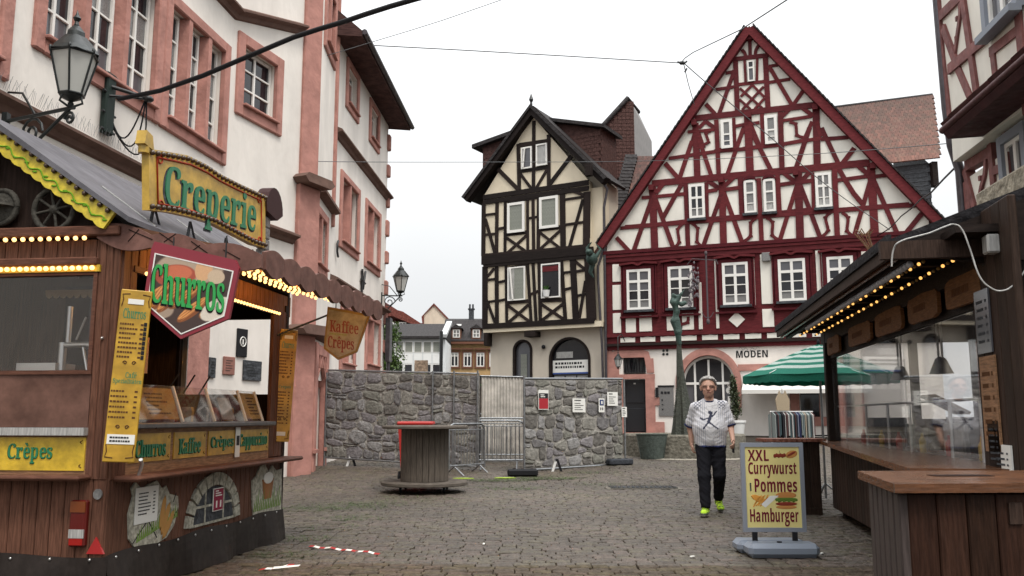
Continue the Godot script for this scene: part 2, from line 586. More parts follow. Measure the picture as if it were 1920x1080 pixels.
# ---------------------------------------------------------------- ground and paving
func make_ground() -> void:
	var q := MB.new()
	var ds := [-60.0, 0.0, 16.0, 20.0, 24.0, 28.0, 32.0, 36.0, 60.0, 120.0, 400.0]
	for i in ds.size() - 1:
		var a: float = ds[i]
		var b: float = ds[i + 1]
		var ya := minf(ground_y(a), 0.85) - 0.03
		var yb := minf(ground_y(b), 0.85) - 0.03
		q.quad(Vector3(-300, ya, -a), Vector3(300, ya, -a), Vector3(300, yb, -b), Vector3(-300, yb, -b))
	var g := part("ground", q, mat("ground", 0.05, 0.042, 0.034, 0.95, "stone", 0.7), self)
	g.set_meta("kind", "structure")
	g.set_meta("label", "sandy bedding and far ground under the cobbled square")
	# cobbles in rows across the square; the nearest three hundred are single pieces
	var pv := Node3D.new()
	pv.name = "pavement"
	add_child(pv)
	pv.set_meta("kind", "structure")
	pv.set_meta("label", "worn reddish grey cobbles laid in rows over the square")
	var meshes: Array[ArrayMesh] = []
	for k in 6:
		meshes.append(cobble_mesh(k))
	var mats := []
	for k in 5:
		var f := 0.8 + 0.11 * k
		mats.append(mat("cobble%d" % k, 0.108 * f, (0.081 + 0.003 * (k % 3)) * f, (0.057 + 0.005 * (k % 2)) * f, 0.5 + 0.05 * k, "stone", 1.3))
	var single := 0
	var xs := [[], [], [], [], [], []]
	var cols := [[], [], [], [], [], []]
	var hue := FastNoiseLite.new()
	hue.seed = 5
	hue.frequency = 0.16
	var d := 3.0
	var row := 0
	while d < 27.0:
		var depth := rng.randf_range(0.105, 0.138)
		var half := d * 0.62 + 0.6
		var x := -half + rng.randf_range(0.0, 0.2)
		while x < half:
			var w := rng.randf_range(0.13, 0.25)
			var at_d := d + depth / 2 + 0.035 * sin(x * 1.7 + 0.6) + 0.02 * sin(x * 4.1)
			var dz := rng.randf_range(-0.005, 0.005)
			var b := Basis(Vector3.UP, rng.randf_range(-0.05, 0.05)) * Basis(Vector3.RIGHT, rng.randf_range(-0.035, 0.035)) * Basis(Vector3.BACK, rng.randf_range(-0.03, 0.03))
			if at_d > 16.0:
				b = Basis(Vector3.RIGHT, atan(0.037)) * b
			var t := Transform3D(b.scaled_local(Vector3(w - 0.009, 1.0, depth - 0.009)), Vector3(x + w / 2, ground_y(at_d) + dz + 0.014 * hue.get_noise_2d(x * 2.2 + 40.0, at_d * 2.2), -at_d))
			var k := rng.randi() % 6
			var mi := clampi(int(rng.randf() * 3.2 + 1.6 * (0.5 + hue.get_noise_2d(x, at_d))), 0, 4)
			var on_screen := d > 7.2 and absf(x + w / 2) < at_d * 0.575
			if on_screen and single < 300:
				single += 1
				part("cobble", meshes[k], mats[mi], pv, t)
			else:
				var f := (0.66 + 0.11 * mi + rng.randf_range(-0.05, 0.05)) * (1.0 + 0.35 * hue.get_noise_2d(x * 0.8 - 30.0, at_d * 1.5))
				xs[k].append(t)
				cols[k].append(Color(0.108 * f, (0.081 + 0.004 * (mi % 3)) * f, (0.058 + 0.005 * (mi % 2)) * f))
			x += w
		d += depth
		row += 1
	var cm := StandardMaterial3D.new()
	cm.vertex_color_use_as_albedo = true
	cm.roughness = 0.58
	cm.uv1_triplanar = true
	cm.uv1_world_triplanar = true
	cm.uv1_scale = Vector3.ONE * 1.3
	cm.albedo_texture = noise_tex("stone", 5, 0.018, 0.62, 1.12, 6, 512, 0.0, 0.62)
	cm.normal_enabled = true
	cm.normal_texture = noise_tex("stone_n", 6, 0.03, 0, 1, 5, 512, 8.0)
	for k in 6:
		stuff(copies("cobbles", meshes[k], cm, xs[k], pv, cols[k]))
	# weeds in the joints
	var blades := MB.new()
	blades.tri(Vector3(-0.006, 0, 0), Vector3(0.006, 0, 0), Vector3(0.004, 1, 0.3))
	blades.tri(Vector3(0, 0, -0.006), Vector3(0, 0, 0.006), Vector3(-0.3, 0.8, 0.0))
	var wx := []
	var wc := []
	for p in [[Vector3(-2.473, 0.000, -13.074), 0.55, 240],[Vector3(-2.815, 0.000, -12.706), 0.35, 110],[Vector3(-2.018, 0.000, -11.597), 0.3, 90],[Vector3(-2.070, 0.000, -13.464), 0.4, 100],[Vector3(-2.285, 0.000, -9.712), 0.25, 70],[Vector3(-2.127, 0.000, -10.619), 0.3, 60],[Vector3(-2.147, 0.000, -8.614), 0.2, 60],[Vector3(-0.264, 0.066, -17.794), 0.55, 260],[Vector3(0.752, 0.077, -18.091), 0.5, 260],[Vector3(0.000, 0.010, -16.282), 0.4, 140],[Vector3(1.708, 0.117, -19.158), 0.4, 120],[Vector3(-1.526, 0.000, -14.321), 0.45, 60],[Vector3(0.788, 0.000, -14.792), 0.5, 50],[Vector3(1.830, 0.042, -17.138), 0.6, 50]]:
		for i in p[2] * 3:
			var r: float = p[1] * sqrt(rng.randf())
			var an := rng.randf() * TAU
			var pos: Vector3 = p[0] + Vector3(r * cos(an) * 1.5, -0.012, r * sin(an))
			var hgt := rng.randf_range(0.012, 0.04)
			wx.append(Transform3D(Basis(Vector3.UP, rng.randf() * TAU).scaled_local(Vector3(0.9, hgt, 0.6 * hgt + 0.3)), pos))
			var f := rng.randf_range(0.6, 1.3)
			wc.append(Color(0.055 * f, 0.085 * f, 0.022 * f))
	var wm := StandardMaterial3D.new()
	wm.vertex_color_use_as_albedo = true
	wm.roughness = 0.8
	var wd := copies("grass", blades.done(), wm, wx, self, wc)
	stuff(wd)
	wd.set_meta("label", "tufts of grass and moss growing between the cobbles")
	wd.set_meta("category", "grass")

func cobble_mesh(k: int) -> ArrayMesh:
	# a setting stone one unit wide and deep, worn round on top
	var r := RandomNumberGenerator.new()
	r.seed = 100 + k
	var q := MB.new()
	var base := []
	var top := []
	for c in [Vector2(-0.5, -0.5), Vector2(-0.02, -0.5), Vector2(0.5, -0.5), Vector2(0.5, 0.5), Vector2(0.0, 0.5), Vector2(-0.5, 0.5)]:
		var j: Vector2 = c + Vector2(r.randf_range(-0.02, 0.02), r.randf_range(-0.025, 0.025))
		base.append(Vector3(j.x, -0.05, j.y))
		top.append(Vector3(j.x * 0.95, r.randf_range(-0.005, 0.001), j.y * 0.9))
	var mid := Vector3(r.randf_range(-0.1, 0.1), 0.006, r.randf_range(-0.1, 0.1))
	var sh := []
	for i in 6:
		sh.append(Vector3(base[i].x, -0.01, base[i].z))
	for i in 6:
		var j := (i + 1) % 6
		q.quad(base[j], base[i], sh[i], sh[j])
		q.quad(sh[j], sh[i], top[i], top[j])
		q.tri(top[j], top[i], mid)
	return q.done()

# ---------------------------------------------------------------- town hall on the left
func pointed_frame(parent: Node, xf: Transform3D, r: Array, fw: float, lights: int, closed: bool, mp: Material, panes: Array, rows: Array) -> void:
	# a stone window: outer frame, reveal, mullions, sashes with panes
	var fr := MB.new()
	var z := 0.06
	var w: float = r[2] - r[0]
	var h: float = r[3] - r[1]
	fr.bevel_box(Vector3(r[0] + fw / 2, r[1] + h / 2, 0), Vector3(fw, h, 2 * z), 0.02)
	fr.bevel_box(Vector3(r[2] - fw / 2, r[1] + h / 2, 0), Vector3(fw, h, 2 * z), 0.02)
	fr.bevel_box(Vector3(r[0] + w / 2, r[3] - fw / 2, 0), Vector3(w - 2 * fw, fw, 2 * z - 0.006), 0.02)
	fr.bevel_box(Vector3(r[0] + w / 2, r[1] + fw / 2, 0), Vector3(w - 2 * fw, fw, 2 * z - 0.006), 0.02)
	var o := part("window", fr, mp, parent, xf)
	var sl := MB.new()
	sl.bevel_box(Vector3(r[0] + w / 2, r[1] + fw + 0.012, 0.06), Vector3(w - 2 * fw + 0.06, 0.05, 0.14), 0.012)
	part("sill", sl, M.pink, o)
	var mw := 0.22
	var lw := (w - 2 * fw - (lights - 1) * mw) / lights
	for i in lights:
		var a: float = r[0] + fw + i * (lw + mw)
		if i > 0:
			var mu := MB.new()
			mu.prism([Vector2(a - mw, -0.22), Vector2(a, -0.22), Vector2(a - 0.05, 0.04), Vector2(a - mw + 0.05, 0.04)], -(h - 2 * fw), 0.0)
			part("mullion", mu, mp, o, Transform3D(UPSWEEP, Vector3(0, r[1] + fw, 0)))
		if closed:
			bx("shutter", o, Transform3D.IDENTITY, Vector3(a + lw / 2, r[1] + h / 2, -0.16), Vector3(lw, h - 2 * fw, 0.04), M.pink_dark)
		else:
			window(o, Transform3D.IDENTITY, [a, r[1] + fw + 0.04, a + lw, r[3] - fw], 0.055, [[0.5, 0.05]] if lw > 0.4 else [], rows, -0.15, M.sash, panes, "sash")

func wall_with_holes(u0: float, u1: float, v0: float, v1: float, holes: Array, d: float) -> MB:
	# a flat wall whose window openings are real recesses (holes are [u0, v0, u1, v1])
	var q := MB.new()
	var us := [u0, u1]
	for h in holes:
		us.append(h[0])
		us.append(h[2])
	us.sort()
	for i in us.size() - 1:
		if us[i + 1] - us[i] < 0.001:
			continue
		var mid: float = (us[i] + us[i + 1]) / 2
		var vs := []
		for h in holes:
			if h[0] < mid and mid < h[2]:
				vs.append([h[1], h[3]])
		vs.sort()
		var y := v0
		for e in vs:
			q.box(Vector3(mid, (y + e[0]) / 2, -d / 2), Vector3(us[i + 1] - us[i], e[0] - y, d))
			y = e[1]
		q.box(Vector3(mid, (y + v1) / 2, -d / 2), Vector3(us[i + 1] - us[i], v1 - y, d))
	return q

func make_town_hall() -> void:
	var base := Vector3(-4.330, 0, -18.800)
	var o := thing("town_hall", "white plastered town hall with pink sandstone window frames and corner tower", "building", base)
	var off := Transform3D(Basis.IDENTITY, -base)
	var fa: Transform3D = off * Transform3D(Basis(Vector3.UP, 1.4456), Vector3(-5.319, 0, -15.950))
	var fb: Transform3D = off * Transform3D(Basis(Vector3.UP, 1.2565), Vector3(-5.319, 0, -15.950))
	var fq: Transform3D = off * Transform3D(Basis(Vector3.UP, 1.1478), Vector3(-4.555, 0, -18.300))
	var fc: Transform3D = off * Transform3D(Basis(Vector3.UP, 1.6156), Vector3(-4.330, 0, -18.800))
	var ff: Transform3D = off * Transform3D(Basis(Vector3.UP, 1.5207), Vector3(-4.437, 0, -21.200))
	# walls
	var ga := [-5.55, 5.87, -2.52, 8.2]
	var gb := [-2.5, 5.87, -0.16, 8.2]
	var wa := wall_with_holes(-14.5, 0.0, -0.1, 13.0, [[-5.37, 6.05, -2.7, 8.02], [-2.32, 6.05, -0.34, 8.02]], 0.3)
	part("wall", wa, M.plaster_white, o, fa)
	part("wall", wall_with_holes(0.0, 2.47, -0.1, 14.0, [[0.32, 7.2, 1.48, 8.47]], 0.3), M.plaster_white, o, fb)
	part("wall", wall_with_holes(0.0, 2.40, -0.1, 14.0, [[0.68, 9.95, 1.86, 11.4], [0.35, 4.65, 1.52, 5.78], [0.5, 0.15, 1.78, 2.1]], 0.3), M.plaster_white, o, fc)
	var wf := wall_with_holes(0.0, 6.89, -0.1, 10.87, [[1.17, 9.52, 2.28, 10.55], [4.07, 9.52, 5.16, 10.5], [0.88, 5.73, 2.69, 7.4], [3.86, 5.73, 5.65, 7.39], [1.28, 2.63, 2.62, 4.07], [4.23, 2.78, 5.97, 4.09]], 0.3)
	part("wall", wf, M.plaster_white, o, ff)
	var ew := MB.new(ff)
	ew.box(Vector3(6.74, 5.38, -3.3), Vector3(0.3, 10.95, 6.0))
	part("end_wall", ew, M.plaster_white, o)
	# the tall six-light windows
	var pr := [M.pane_pale, M.pane_dark, M.pane_mid, M.pane_dark]
	pointed_frame(o, fa, ga, 0.2, 3, false, M.pink, [M.pane_mid, M.pane_dark, M.pane_grey, M.pane_dark], [[0.25, 0.03], [0.5, 0.03], [0.75, 0.03]])
	pointed_frame(o, fa, gb, 0.2, 3, false, M.pink, [M.pane_mid, M.pane_dark, M.pane_grey, M.pane_dark], [[0.25, 0.03], [0.5, 0.03], [0.75, 0.03]])
	pointed_frame(o, fa, [-7.5, 5.25, -5.93, 7.4], 0.2, 1, true, M.pink, pr, [])
	pointed_frame(o, fb, [0.12, 7.0, 1.68, 8.66], 0.22, 1, false, M.pink, [M.pane_dark], [[0.34, 0.03], [0.67, 0.03]])
	pointed_frame(o, fc, [0.5, 9.77, 2.05, 11.6], 0.2, 2, true, M.pink, pr, [])
	pointed_frame(o, fc, [0.15, 4.45, 1.72, 5.97], 0.2, 2, true, M.pink, pr, [])
	for r in [[1.0, 9.35, 2.45, 10.74], [3.9, 9.35, 5.33, 10.7]]:
		pointed_frame(o, ff, r, 0.17, 1, false, M.pink, [M.pink_dark, M.pane_mid], [[0.8, 0.03]])
	for r in [[0.7, 5.55, 2.87, 7.58], [3.68, 5.55, 5.83, 7.57], [1.1, 2.45, 2.8, 4.25], [4.05, 2.6, 6.15, 4.27]]:
		pointed_frame(o, ff, r, 0.18, 2, true, M.pink, pr, [])
	# string courses
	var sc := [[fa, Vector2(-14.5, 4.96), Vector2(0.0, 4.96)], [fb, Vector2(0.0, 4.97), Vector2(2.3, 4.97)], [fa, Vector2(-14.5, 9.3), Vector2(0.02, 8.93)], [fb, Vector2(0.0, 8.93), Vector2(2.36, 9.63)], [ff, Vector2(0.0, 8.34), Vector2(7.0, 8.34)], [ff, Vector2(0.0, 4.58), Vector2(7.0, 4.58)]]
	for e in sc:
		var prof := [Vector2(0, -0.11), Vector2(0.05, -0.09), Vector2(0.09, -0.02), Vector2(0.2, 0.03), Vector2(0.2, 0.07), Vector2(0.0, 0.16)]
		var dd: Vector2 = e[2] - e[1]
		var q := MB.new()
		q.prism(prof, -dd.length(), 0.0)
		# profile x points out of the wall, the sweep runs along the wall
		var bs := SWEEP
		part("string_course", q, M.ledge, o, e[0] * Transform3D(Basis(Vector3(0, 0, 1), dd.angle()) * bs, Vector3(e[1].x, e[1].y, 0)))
	# pigeon spikes on the front string course and the tower ledge
	var sp := MB.new(fa)
	var u := -9.0
	while u < -1.7:
		sp.tube([Vector3(u, 5.1, 0.1), Vector3(u + rng.randf_range(-0.03, 0.03), 5.27, 0.1 + rng.randf_range(-0.05, 0.1))], 0.0022, 3)
		u += 0.035
	stuff(part("pigeon_spikes", sp, M.galvanised, o))
	# tower corner: pilaster, its ledges, the lower pier
	var pq := MB.new(fq)
	pq.bevel_box(Vector3(0.27, 10.2, -0.1), Vector3(0.6, 7.7, 0.34), 0.02)
	part("pilaster", pq, M.pink, o)
	var pl := MB.new(fq)
	pl.bevel_box(Vector3(0.26, 4.63, -0.1), Vector3(0.72, 3.14, 0.42), 0.02)
	part("pilaster", pl, M.pink, o)
	var pb := MB.new(fq)
	pb.bevel_box(Vector3(0.27, 1.45, -0.12), Vector3(0.66, 3.1, 0.5), 0.03)
	part("pier", pb, M.pink, o)
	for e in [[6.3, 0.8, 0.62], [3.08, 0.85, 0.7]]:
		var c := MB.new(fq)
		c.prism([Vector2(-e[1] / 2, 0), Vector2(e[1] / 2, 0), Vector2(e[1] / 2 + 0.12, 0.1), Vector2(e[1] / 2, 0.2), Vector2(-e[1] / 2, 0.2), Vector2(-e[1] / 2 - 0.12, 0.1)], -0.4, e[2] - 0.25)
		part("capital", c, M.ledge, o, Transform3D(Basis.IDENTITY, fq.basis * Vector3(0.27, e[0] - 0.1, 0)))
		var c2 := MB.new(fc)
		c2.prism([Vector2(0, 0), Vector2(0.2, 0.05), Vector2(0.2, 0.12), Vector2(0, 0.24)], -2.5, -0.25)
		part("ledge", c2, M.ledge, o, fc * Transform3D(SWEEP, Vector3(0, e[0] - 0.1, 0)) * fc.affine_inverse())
	var ch := MB.new(fc)
	ch.bevel_box(Vector3(2.38, 10.0, -0.02), Vector3(0.14, 8.2, 0.2), 0.02)
	part("corner_strip", ch, M.pink, o)
	# portal niche with a carved canopy on the tower side
	var pn := MB.new(fc * Transform3D(Basis.from_scale(Vector3(1.3, 1, 1)), Vector3(-0.41, 0, 0)))
	pn.bevel_box(Vector3(0.66, 1.4, 0.03), Vector3(0.24, 3.0, 0.16), 0.02)
	pn.bevel_box(Vector3(1.76, 1.4, 0.03), Vector3(0.24, 3.0, 0.16), 0.02)
	pn.bevel_box(Vector3(1.2, 2.75, 0.03), Vector3(0.86, 0.24, 0.155), 0.02)
	pn.prism([Vector2(0.75, 2.6), Vector2(0.75, 1.95), Vector2(0.98, 2.45), Vector2(1.2, 2.6)], -0.12, 0.02)
	pn.prism([Vector2(1.65, 2.6), Vector2(1.65, 1.95), Vector2(1.42, 2.45), Vector2(1.2, 2.6)], -0.12, 0.021)
	for k in 3:
		pn.box(Vector3(0.95 + 0.25 * k, 2.52, 0.09), Vector3(0.035, 0.3, 0.04))
	for s in [[Vector2(0.8, 2.15), Vector2(1.2, 2.62)], [Vector2(1.6, 2.15), Vector2(1.2, 2.62)]]:
		pn.prism(ribbon([s[0], s[1]], 0.05), 0.03, 0.1)
	pn.box(Vector3(0.66, 0.55, 0.13), Vector3(0.3, 0.08, 0.06))
	pn.box(Vector3(1.76, 0.55, 0.13), Vector3(0.3, 0.08, 0.06))
	part("niche", pn, M.pink, o)
	var nd := MB.new(fc)
	nd.box(Vector3(1.15, 1.2, -0.2), Vector3(1.4, 2.6, 0.06))
	part("niche_back", nd, M.pink_dark, o)
	# end quoins of the far corner, laid long and short
	var y := 0.4
	var k := 0
	while y < 10.6:
		var hh := 0.42 + 0.06 * (k % 3)
		var lw := 0.2 if k % 2 == 0 else 0.1
		var b := MB.new(ff)
		b.bevel_box(Vector3(6.94 - lw / 2, y + hh / 2, -0.1 - 0.1 * (k % 2)), Vector3(lw + 0.06, hh - 0.015, 0.24 + 0.16 * ((k + 1) % 2)), 0.03)
		part("quoin", b, M.pink, o)
		y += hh
		k += 1
	# eaves and roof of the far wing
	var rf := MB.new()
	rf.prism([Vector2(0.0, 10.8), Vector2(0.68, 10.74), Vector2(0.7, 10.88), Vector2(0.0, 11.5), Vector2(-3.4, 14.8), Vector2(-7.0, 11.5), Vector2(-7.0, 10.8)], -7.2, 0.2)
	part("roof", rf, mat("soffit", 0.10, 0.055, 0.05, 0.8, "wood_h", 0.6), o, ff * Transform3D(SWEEP, Vector3.ZERO))
	var gt := MB.new(ff)
	gt.tube([Vector3(-0.2, 10.86, 0.74), Vector3(7.25, 10.86, 0.74)], 0.075, 8)
	part("gutter", gt, M.gutter, o)
	var dp := MB.new(ff)
	dp.tube([Vector3(6.85, 4.4, 0.16), Vector3(6.85, 0.2, 0.16)], 0.06, 8)
	dp.box(Vector3(6.85, 3.7, 0.16), Vector3(0.42, 1.4, 0.14))
	part("downpipe", dp, M.gutter, o)
	# roof slab closing the front wing and the tower
	var top := MB.new(fa)
	top.box(Vector3(-7.0, 13.1, -4.0), Vector3(15.5, 0.25, 8.6))
	part("roof", top, M.dark_roof, o)
	# notice board, plaques, pier and door by the passage behind the trailer
	var pz := MB.new(fa)
	pz.bevel_box(Vector3(-0.96, 1.5, 0.03), Vector3(0.78, 3.3, 0.16), 0.02)
	part("pier", pz, M.pink, o)
	# wall anchors in the shape of letters on the far wing
	var an := MB.new(ff * Transform3D(Basis.IDENTITY, Vector3(0.7, 0.1, 0)))
	for e in [[Vector2(2.55, 5.25), Vector2(2.75, 4.75)], [Vector2(2.75, 4.75), Vector2(3.0, 5.3)], [Vector2(2.5, 5.0), Vector2(3.0, 4.95)]]:
		an.tube([Vector3(e[0].x, e[0].y, 0.05), Vector3(e[1].x, e[1].y, 0.05)], 0.035, 5)
	an.tube([Vector3(2.6, 5.3, 0.05), Vector3(2.6, 4.55, 0.05)], 0.034, 5)
	part("wall_anchor", an, M.black_iron, o)
	var a2 := MB.new(ff * Transform3D(Basis.IDENTITY, Vector3(0.55, 0.15, 0)))
	a2.tube([Vector3(-0.05, 5.5, 0.05), Vector3(-0.2, 5.4, 0.07), Vector3(-0.2, 5.2, 0.07), Vector3(-0.02, 5.1, 0.05)], 0.03, 5)
	part("wall_anchor", a2, M.black_iron, o)
	# plaques beside the passage
	var n := 0
	for e in [[0.51, 2.40, 0.82, 2.93, "ink", "black framed notice with a round emblem on the town hall wall"], [-0.38, 1.97, -0.15, 2.33, "slate", "narrow grey plaque on the town hall wall seen through the trailer"], [0.13, 2.05, 0.46, 2.38, "pink_dark", "brown plaque on the town hall wall between two grey plaques"], [0.74, 1.97, 1.32, 2.35, "slate", "wide grey slate plaque on the town hall wall behind the trailer"]]:
		var p := thing("plaque", e[5], "plaque", (Transform3D(Basis(Vector3.UP, 1.4456), Vector3(-5.319, 0, -15.950)) if e[0] < 0.0 else Transform3D(Basis(Vector3.UP, 1.2565), Vector3(-5.319, 0, -15.950))) * Vector3((e[0] + e[2]) / 2, (e[1] + e[3]) / 2, 0.0), 1.4456 if e[0] < 0.0 else 1.2565, "plaques on the town hall wall")
		var pb2 := MB.new()
		pb2.bevel_box(Vector3(0, 0, 0.02), Vector3(e[2] - e[0], e[3] - e[1], 0.04), 0.008)
		part("board", pb2, M[e[4]], p)
		if n == 0:
			var rg := MB.new()
			rg.tube(arc_ring(Vector3(0, 0.02, 0.045), 0.09, 14), 0.012, 5)
			part("emblem", rg, M.paper, p)
			bx("figure", p, Transform3D.IDENTITY, Vector3(0, 0.02, 0.043), Vector3(0.035, 0.1, 0.012), M.paper)
		else:
			scribble("lettering", p, Transform3D.IDENTITY, Vector3(0, 0, 0.042), (e[2] - e[0]) * 0.7, (e[3] - e[1]) * 0.7, 5, M.iron, 0.3, false)
		n += 1

func arc_ring(c: Vector3, r: float, n: int) -> Array:
	var o := []
	for i in n + 1:
		o.append(c + Vector3(r * cos(TAU * i / n), r * sin(TAU * i / n), 0))
	return o

# ---------------------------------------------------------------- red half-timbered house with the wide gable
func timbers(parent: Node, rows: Array, m: Material, called: String, z := 0.03) -> void:
	# hand hewn: each piece a touch out of true and weathered to its own tone
	for t in rows:
		var mm := m
		if m == M.red_timber:
			mm = M["red_timber%d" % (rng.randi() % 3)]
		elif m == M.dark_timber:
			mm = M["dark_timber%d" % (rng.randi() % 3)]
		var j := Vector2(rng.randf_range(-0.015, 0.015), rng.randf_range(-0.015, 0.015))
		beam(called, parent, Transform3D.IDENTITY, Vector2(t[0], t[1]) + j, Vector2(t[2], t[3]) - j, t[4] * rng.randf_range(0.93, 1.05), -0.04, z, mm)

func curved(parent: Node, pts: Array, w: float, m: Material, called := "curved_brace", z := 0.035) -> MeshInstance3D:
	zc += 1
	var c := Curve2D.new()
	for i in pts.size():
		var t: Vector2 = (pts[mini(i + 1, pts.size() - 1)] - pts[maxi(i - 1, 0)]) * 0.2
		c.add_point(pts[i], -t, t)
	var bp := c.tessellate(3, 6)
	var l := []
	for p in bp:
		l.append(p)
	var q := MB.new()
	var out := ribbon(l, w)
	q.prism(out, -0.04, z + (zc % 17) * 0.0012)
	return part(called, q, m, parent)

func s_brace(parent: Node, a: Vector2, b: Vector2, side: float, m: Material) -> void:
	# an S-shaped decorative brace with two carved knobs
	var d := b - a
	var n := Vector2(-d.y, d.x).normalized() * side
	var pts := []
	for i in 9:
		pts.append(a + d * (i / 8.0) + n * 0.1 * sin(TAU * i / 8.0))
	var o := curved(parent, pts, 0.11, m)
	for k in [[0.27, 1.0], [0.72, -1.0]]:
		var p: Vector2 = a + d * k[0] + n * k[1] * 0.16
		bx("knob", o, Transform3D.IDENTITY, Vector3(p.x, p.y, 0.0), Vector3(0.07, 0.07, 0.09), m, Basis(Vector3(0, 0, 1), d.angle() + 0.6))

func make_red_house() -> void:
	var o := thing("half_timbered_house", "tall red and white half-timbered house with a wide pointed gable and shop below", "house", Vector3(3.571, 0, -34.600), -0.3653)
	var I := Transform3D.IDENTITY
	var rt: Material = M.red_timber
	var rd: Material = M.red_timber_dark
	# gable wall with recessed window openings: built in horizontal strips, so that the rake stays a straight slope
	var gw := MB.new()
	gw.prism([Vector2(0.2, 7.6), Vector2(11.95, 7.6), Vector2(11.9, 8.1), Vector2(6.07, 16.1), Vector2(0.25, 8.1)], -0.3, -0.004)
	part("gable_wall", gw, M.infill, o)
	var fw := MB.new()
	fw.box(Vector3(6.07, 5.75, -0.17), Vector3(11.9, 3.8, 0.3))
	part("upper_wall", fw, rt, o)
	var body := MB.new()
	body.prism([Vector2(0.15, 0.3), Vector2(12.0, 0.3), Vector2(12.0, 7.9), Vector2(6.07, 16.0), Vector2(0.15, 7.9)], -9.0, -0.5)
	part("body", body, M.infill, o)
	# ground floor wall with door, arch and shop openings
	var gf := MB.new()
	var y1 := 4.0
	gf.box(Vector3(0.42, 2.1, -0.3), Vector3(0.7, y1 + 0.2, 0.4))
	gf.box(Vector3(1.22, 3.88, -0.3), Vector3(0.9, 0.56, 0.4))
	gf.box(Vector3(2.33, 2.1, -0.3), Vector3(1.32, y1 + 0.2, 0.4))
	var ar := arc(Vector2(4.04, 2.55), 1.05, 1.1, 0, 180, 14)
	var sp := [Vector2(2.99, 0.0), Vector2(2.99, 2.55)]
	ar.reverse()
	for k in ar.size() - 1:
		gf.prism([ar[k], ar[k + 1], Vector2(ar[k + 1].x, 4.2), Vector2(ar[k].x, 4.2)], -0.5, -0.1)
	gf.box(Vector3(4.04, 0.75, -0.3), Vector3(2.1, 1.5, 0.4))
	gf.box(Vector3(6.15, 2.1, -0.3), Vector3(2.12, y1 + 0.2, 0.4))
	gf.box(Vector3(8.3, 3.3, -0.3), Vector3(2.18, 1.8, 0.4))
	gf.box(Vector3(8.3, 0.6, -0.3), Vector3(2.18, 0.9, 0.4))
	gf.box(Vector3(10.7, 2.1, -0.3), Vector3(2.62, y1 + 0.2, 0.4))
	part("ground_floor_wall", gf, M.plaster_white, o)
	# gable timbers: the horizontals
	for r in [[0.15, 7.49, 12.0, 7.49, 0.3], [1.0, 8.73, 11.3, 8.73, 0.17], [1.75, 9.86, 10.5, 9.86, 0.15], [2.1, 10.40, 10.1, 10.40, 0.26], [3.0, 11.52, 9.2, 11.52, 0.15], [3.55, 12.2, 8.6, 12.2, 0.13], [3.85, 12.84, 8.3, 12.84, 0.24], [4.45, 13.98, 7.7, 13.98, 0.14], [4.9, 14.48, 7.3, 14.48, 0.12], [5.4, 15.04, 6.75, 15.04, 0.17]]:
		if r[1] < 8.0 or r[4] > 0.16 or r[1] > 15.0:
			timbers(o, [r], rt, "beam", 0.04)
	timbers(o, [[0.1, 7.72, 12.05, 7.72, 0.14]], rd, "moulding", 0.1)
	timbers(o, [[0.2, 7.58, 12.0, 7.58, 0.1]], rt, "moulding", 0.07)
	# short rails between posts
	timbers(o, [[1.68,9.86,3.43,9.85,0.14],[4.22,9.88,4.61,9.90,0.14],[0.80,8.68,2.11,8.73,0.14],[2.11,8.73,3.47,8.78,0.14],[4.18,8.80,4.86,8.80,0.14],[2.81,11.34,3.92,11.40,0.14],[3.97,11.41,4.76,11.42,0.14],[4.76,11.47,5.39,11.48,0.14]], rt, "rail")
	timbers(o, [[6.95,9.89,7.46,9.91,0.14],[7.73,9.91,8.07,9.93,0.14],[4.89,9.88,5.45,9.91,0.14],[4.49,8.79,5.64,8.80,0.14],[6.81,8.82,7.55,8.85,0.14],[7.55,8.85,8.09,8.85,0.14],[7.06,11.43,7.80,11.50,0.14],[7.80,11.50,8.48,11.49,0.14],[8.48,11.49,9.42,11.43,0.14],[4.58,11.43,5.79,11.42,0.14],[5.79,11.42,7.01,11.43,0.14]], rt, "rail")
	timbers(o, [[8.95,9.87,10.03,9.90,0.14],[10.22,9.89,10.71,9.87,0.14],[8.90,8.75,10.09,8.76,0.14],[10.09,8.76,11.53,8.70,0.14]], rt, "rail")
	timbers(o, [[4.04,12.31,4.59,12.31,0.12],[7.10,12.36,8.19,12.39,0.12],[3.57,12.34,3.92,12.33,0.12],[5.39,12.35,5.73,12.37,0.12],[5.92,12.38,6.30,12.38,0.12],[4.71,13.93,5.45,13.92,0.12],[5.10,14.53,5.42,14.55,0.12],[6.72,14.57,7.06,14.59,0.12],[6.70,13.93,7.50,13.96,0.12],[5.55,14.01,6.61,13.99,0.12],[5.36,11.40,5.79,11.45,0.12],[5.79,11.45,6.36,11.45,0.12]], rt, "rail")
	# posts
	timbers(o, [[2.13,10.26,2.15,7.61,0.27],[3.44,10.29,3.44,7.67,0.17],[4.21,10.24,4.22,8.80,0.15],[4.81,10.24,4.80,7.67,0.27],[3.88,12.66,3.89,10.46,0.24],[4.69,12.71,4.70,10.45,0.18]], rt, "post")
	timbers(o, [[5.52,10.28,5.51,8.78,0.20],[6.19,10.19,6.19,7.69,0.17],[6.88,10.28,6.87,8.82,0.17],[7.62,10.32,7.56,7.65,0.27],[8.11,10.25,8.10,8.81,0.13],[8.89,10.29,8.86,7.66,0.18],[5.88,12.84,5.87,10.50,0.28],[7.07,12.69,7.05,10.46,0.20],[8.35,12.73,8.30,10.45,0.25]], rt, "post")
	timbers(o, [[8.89,10.29,8.85,7.65,0.20],[10.14,10.29,10.11,7.60,0.27]], rt, "post")
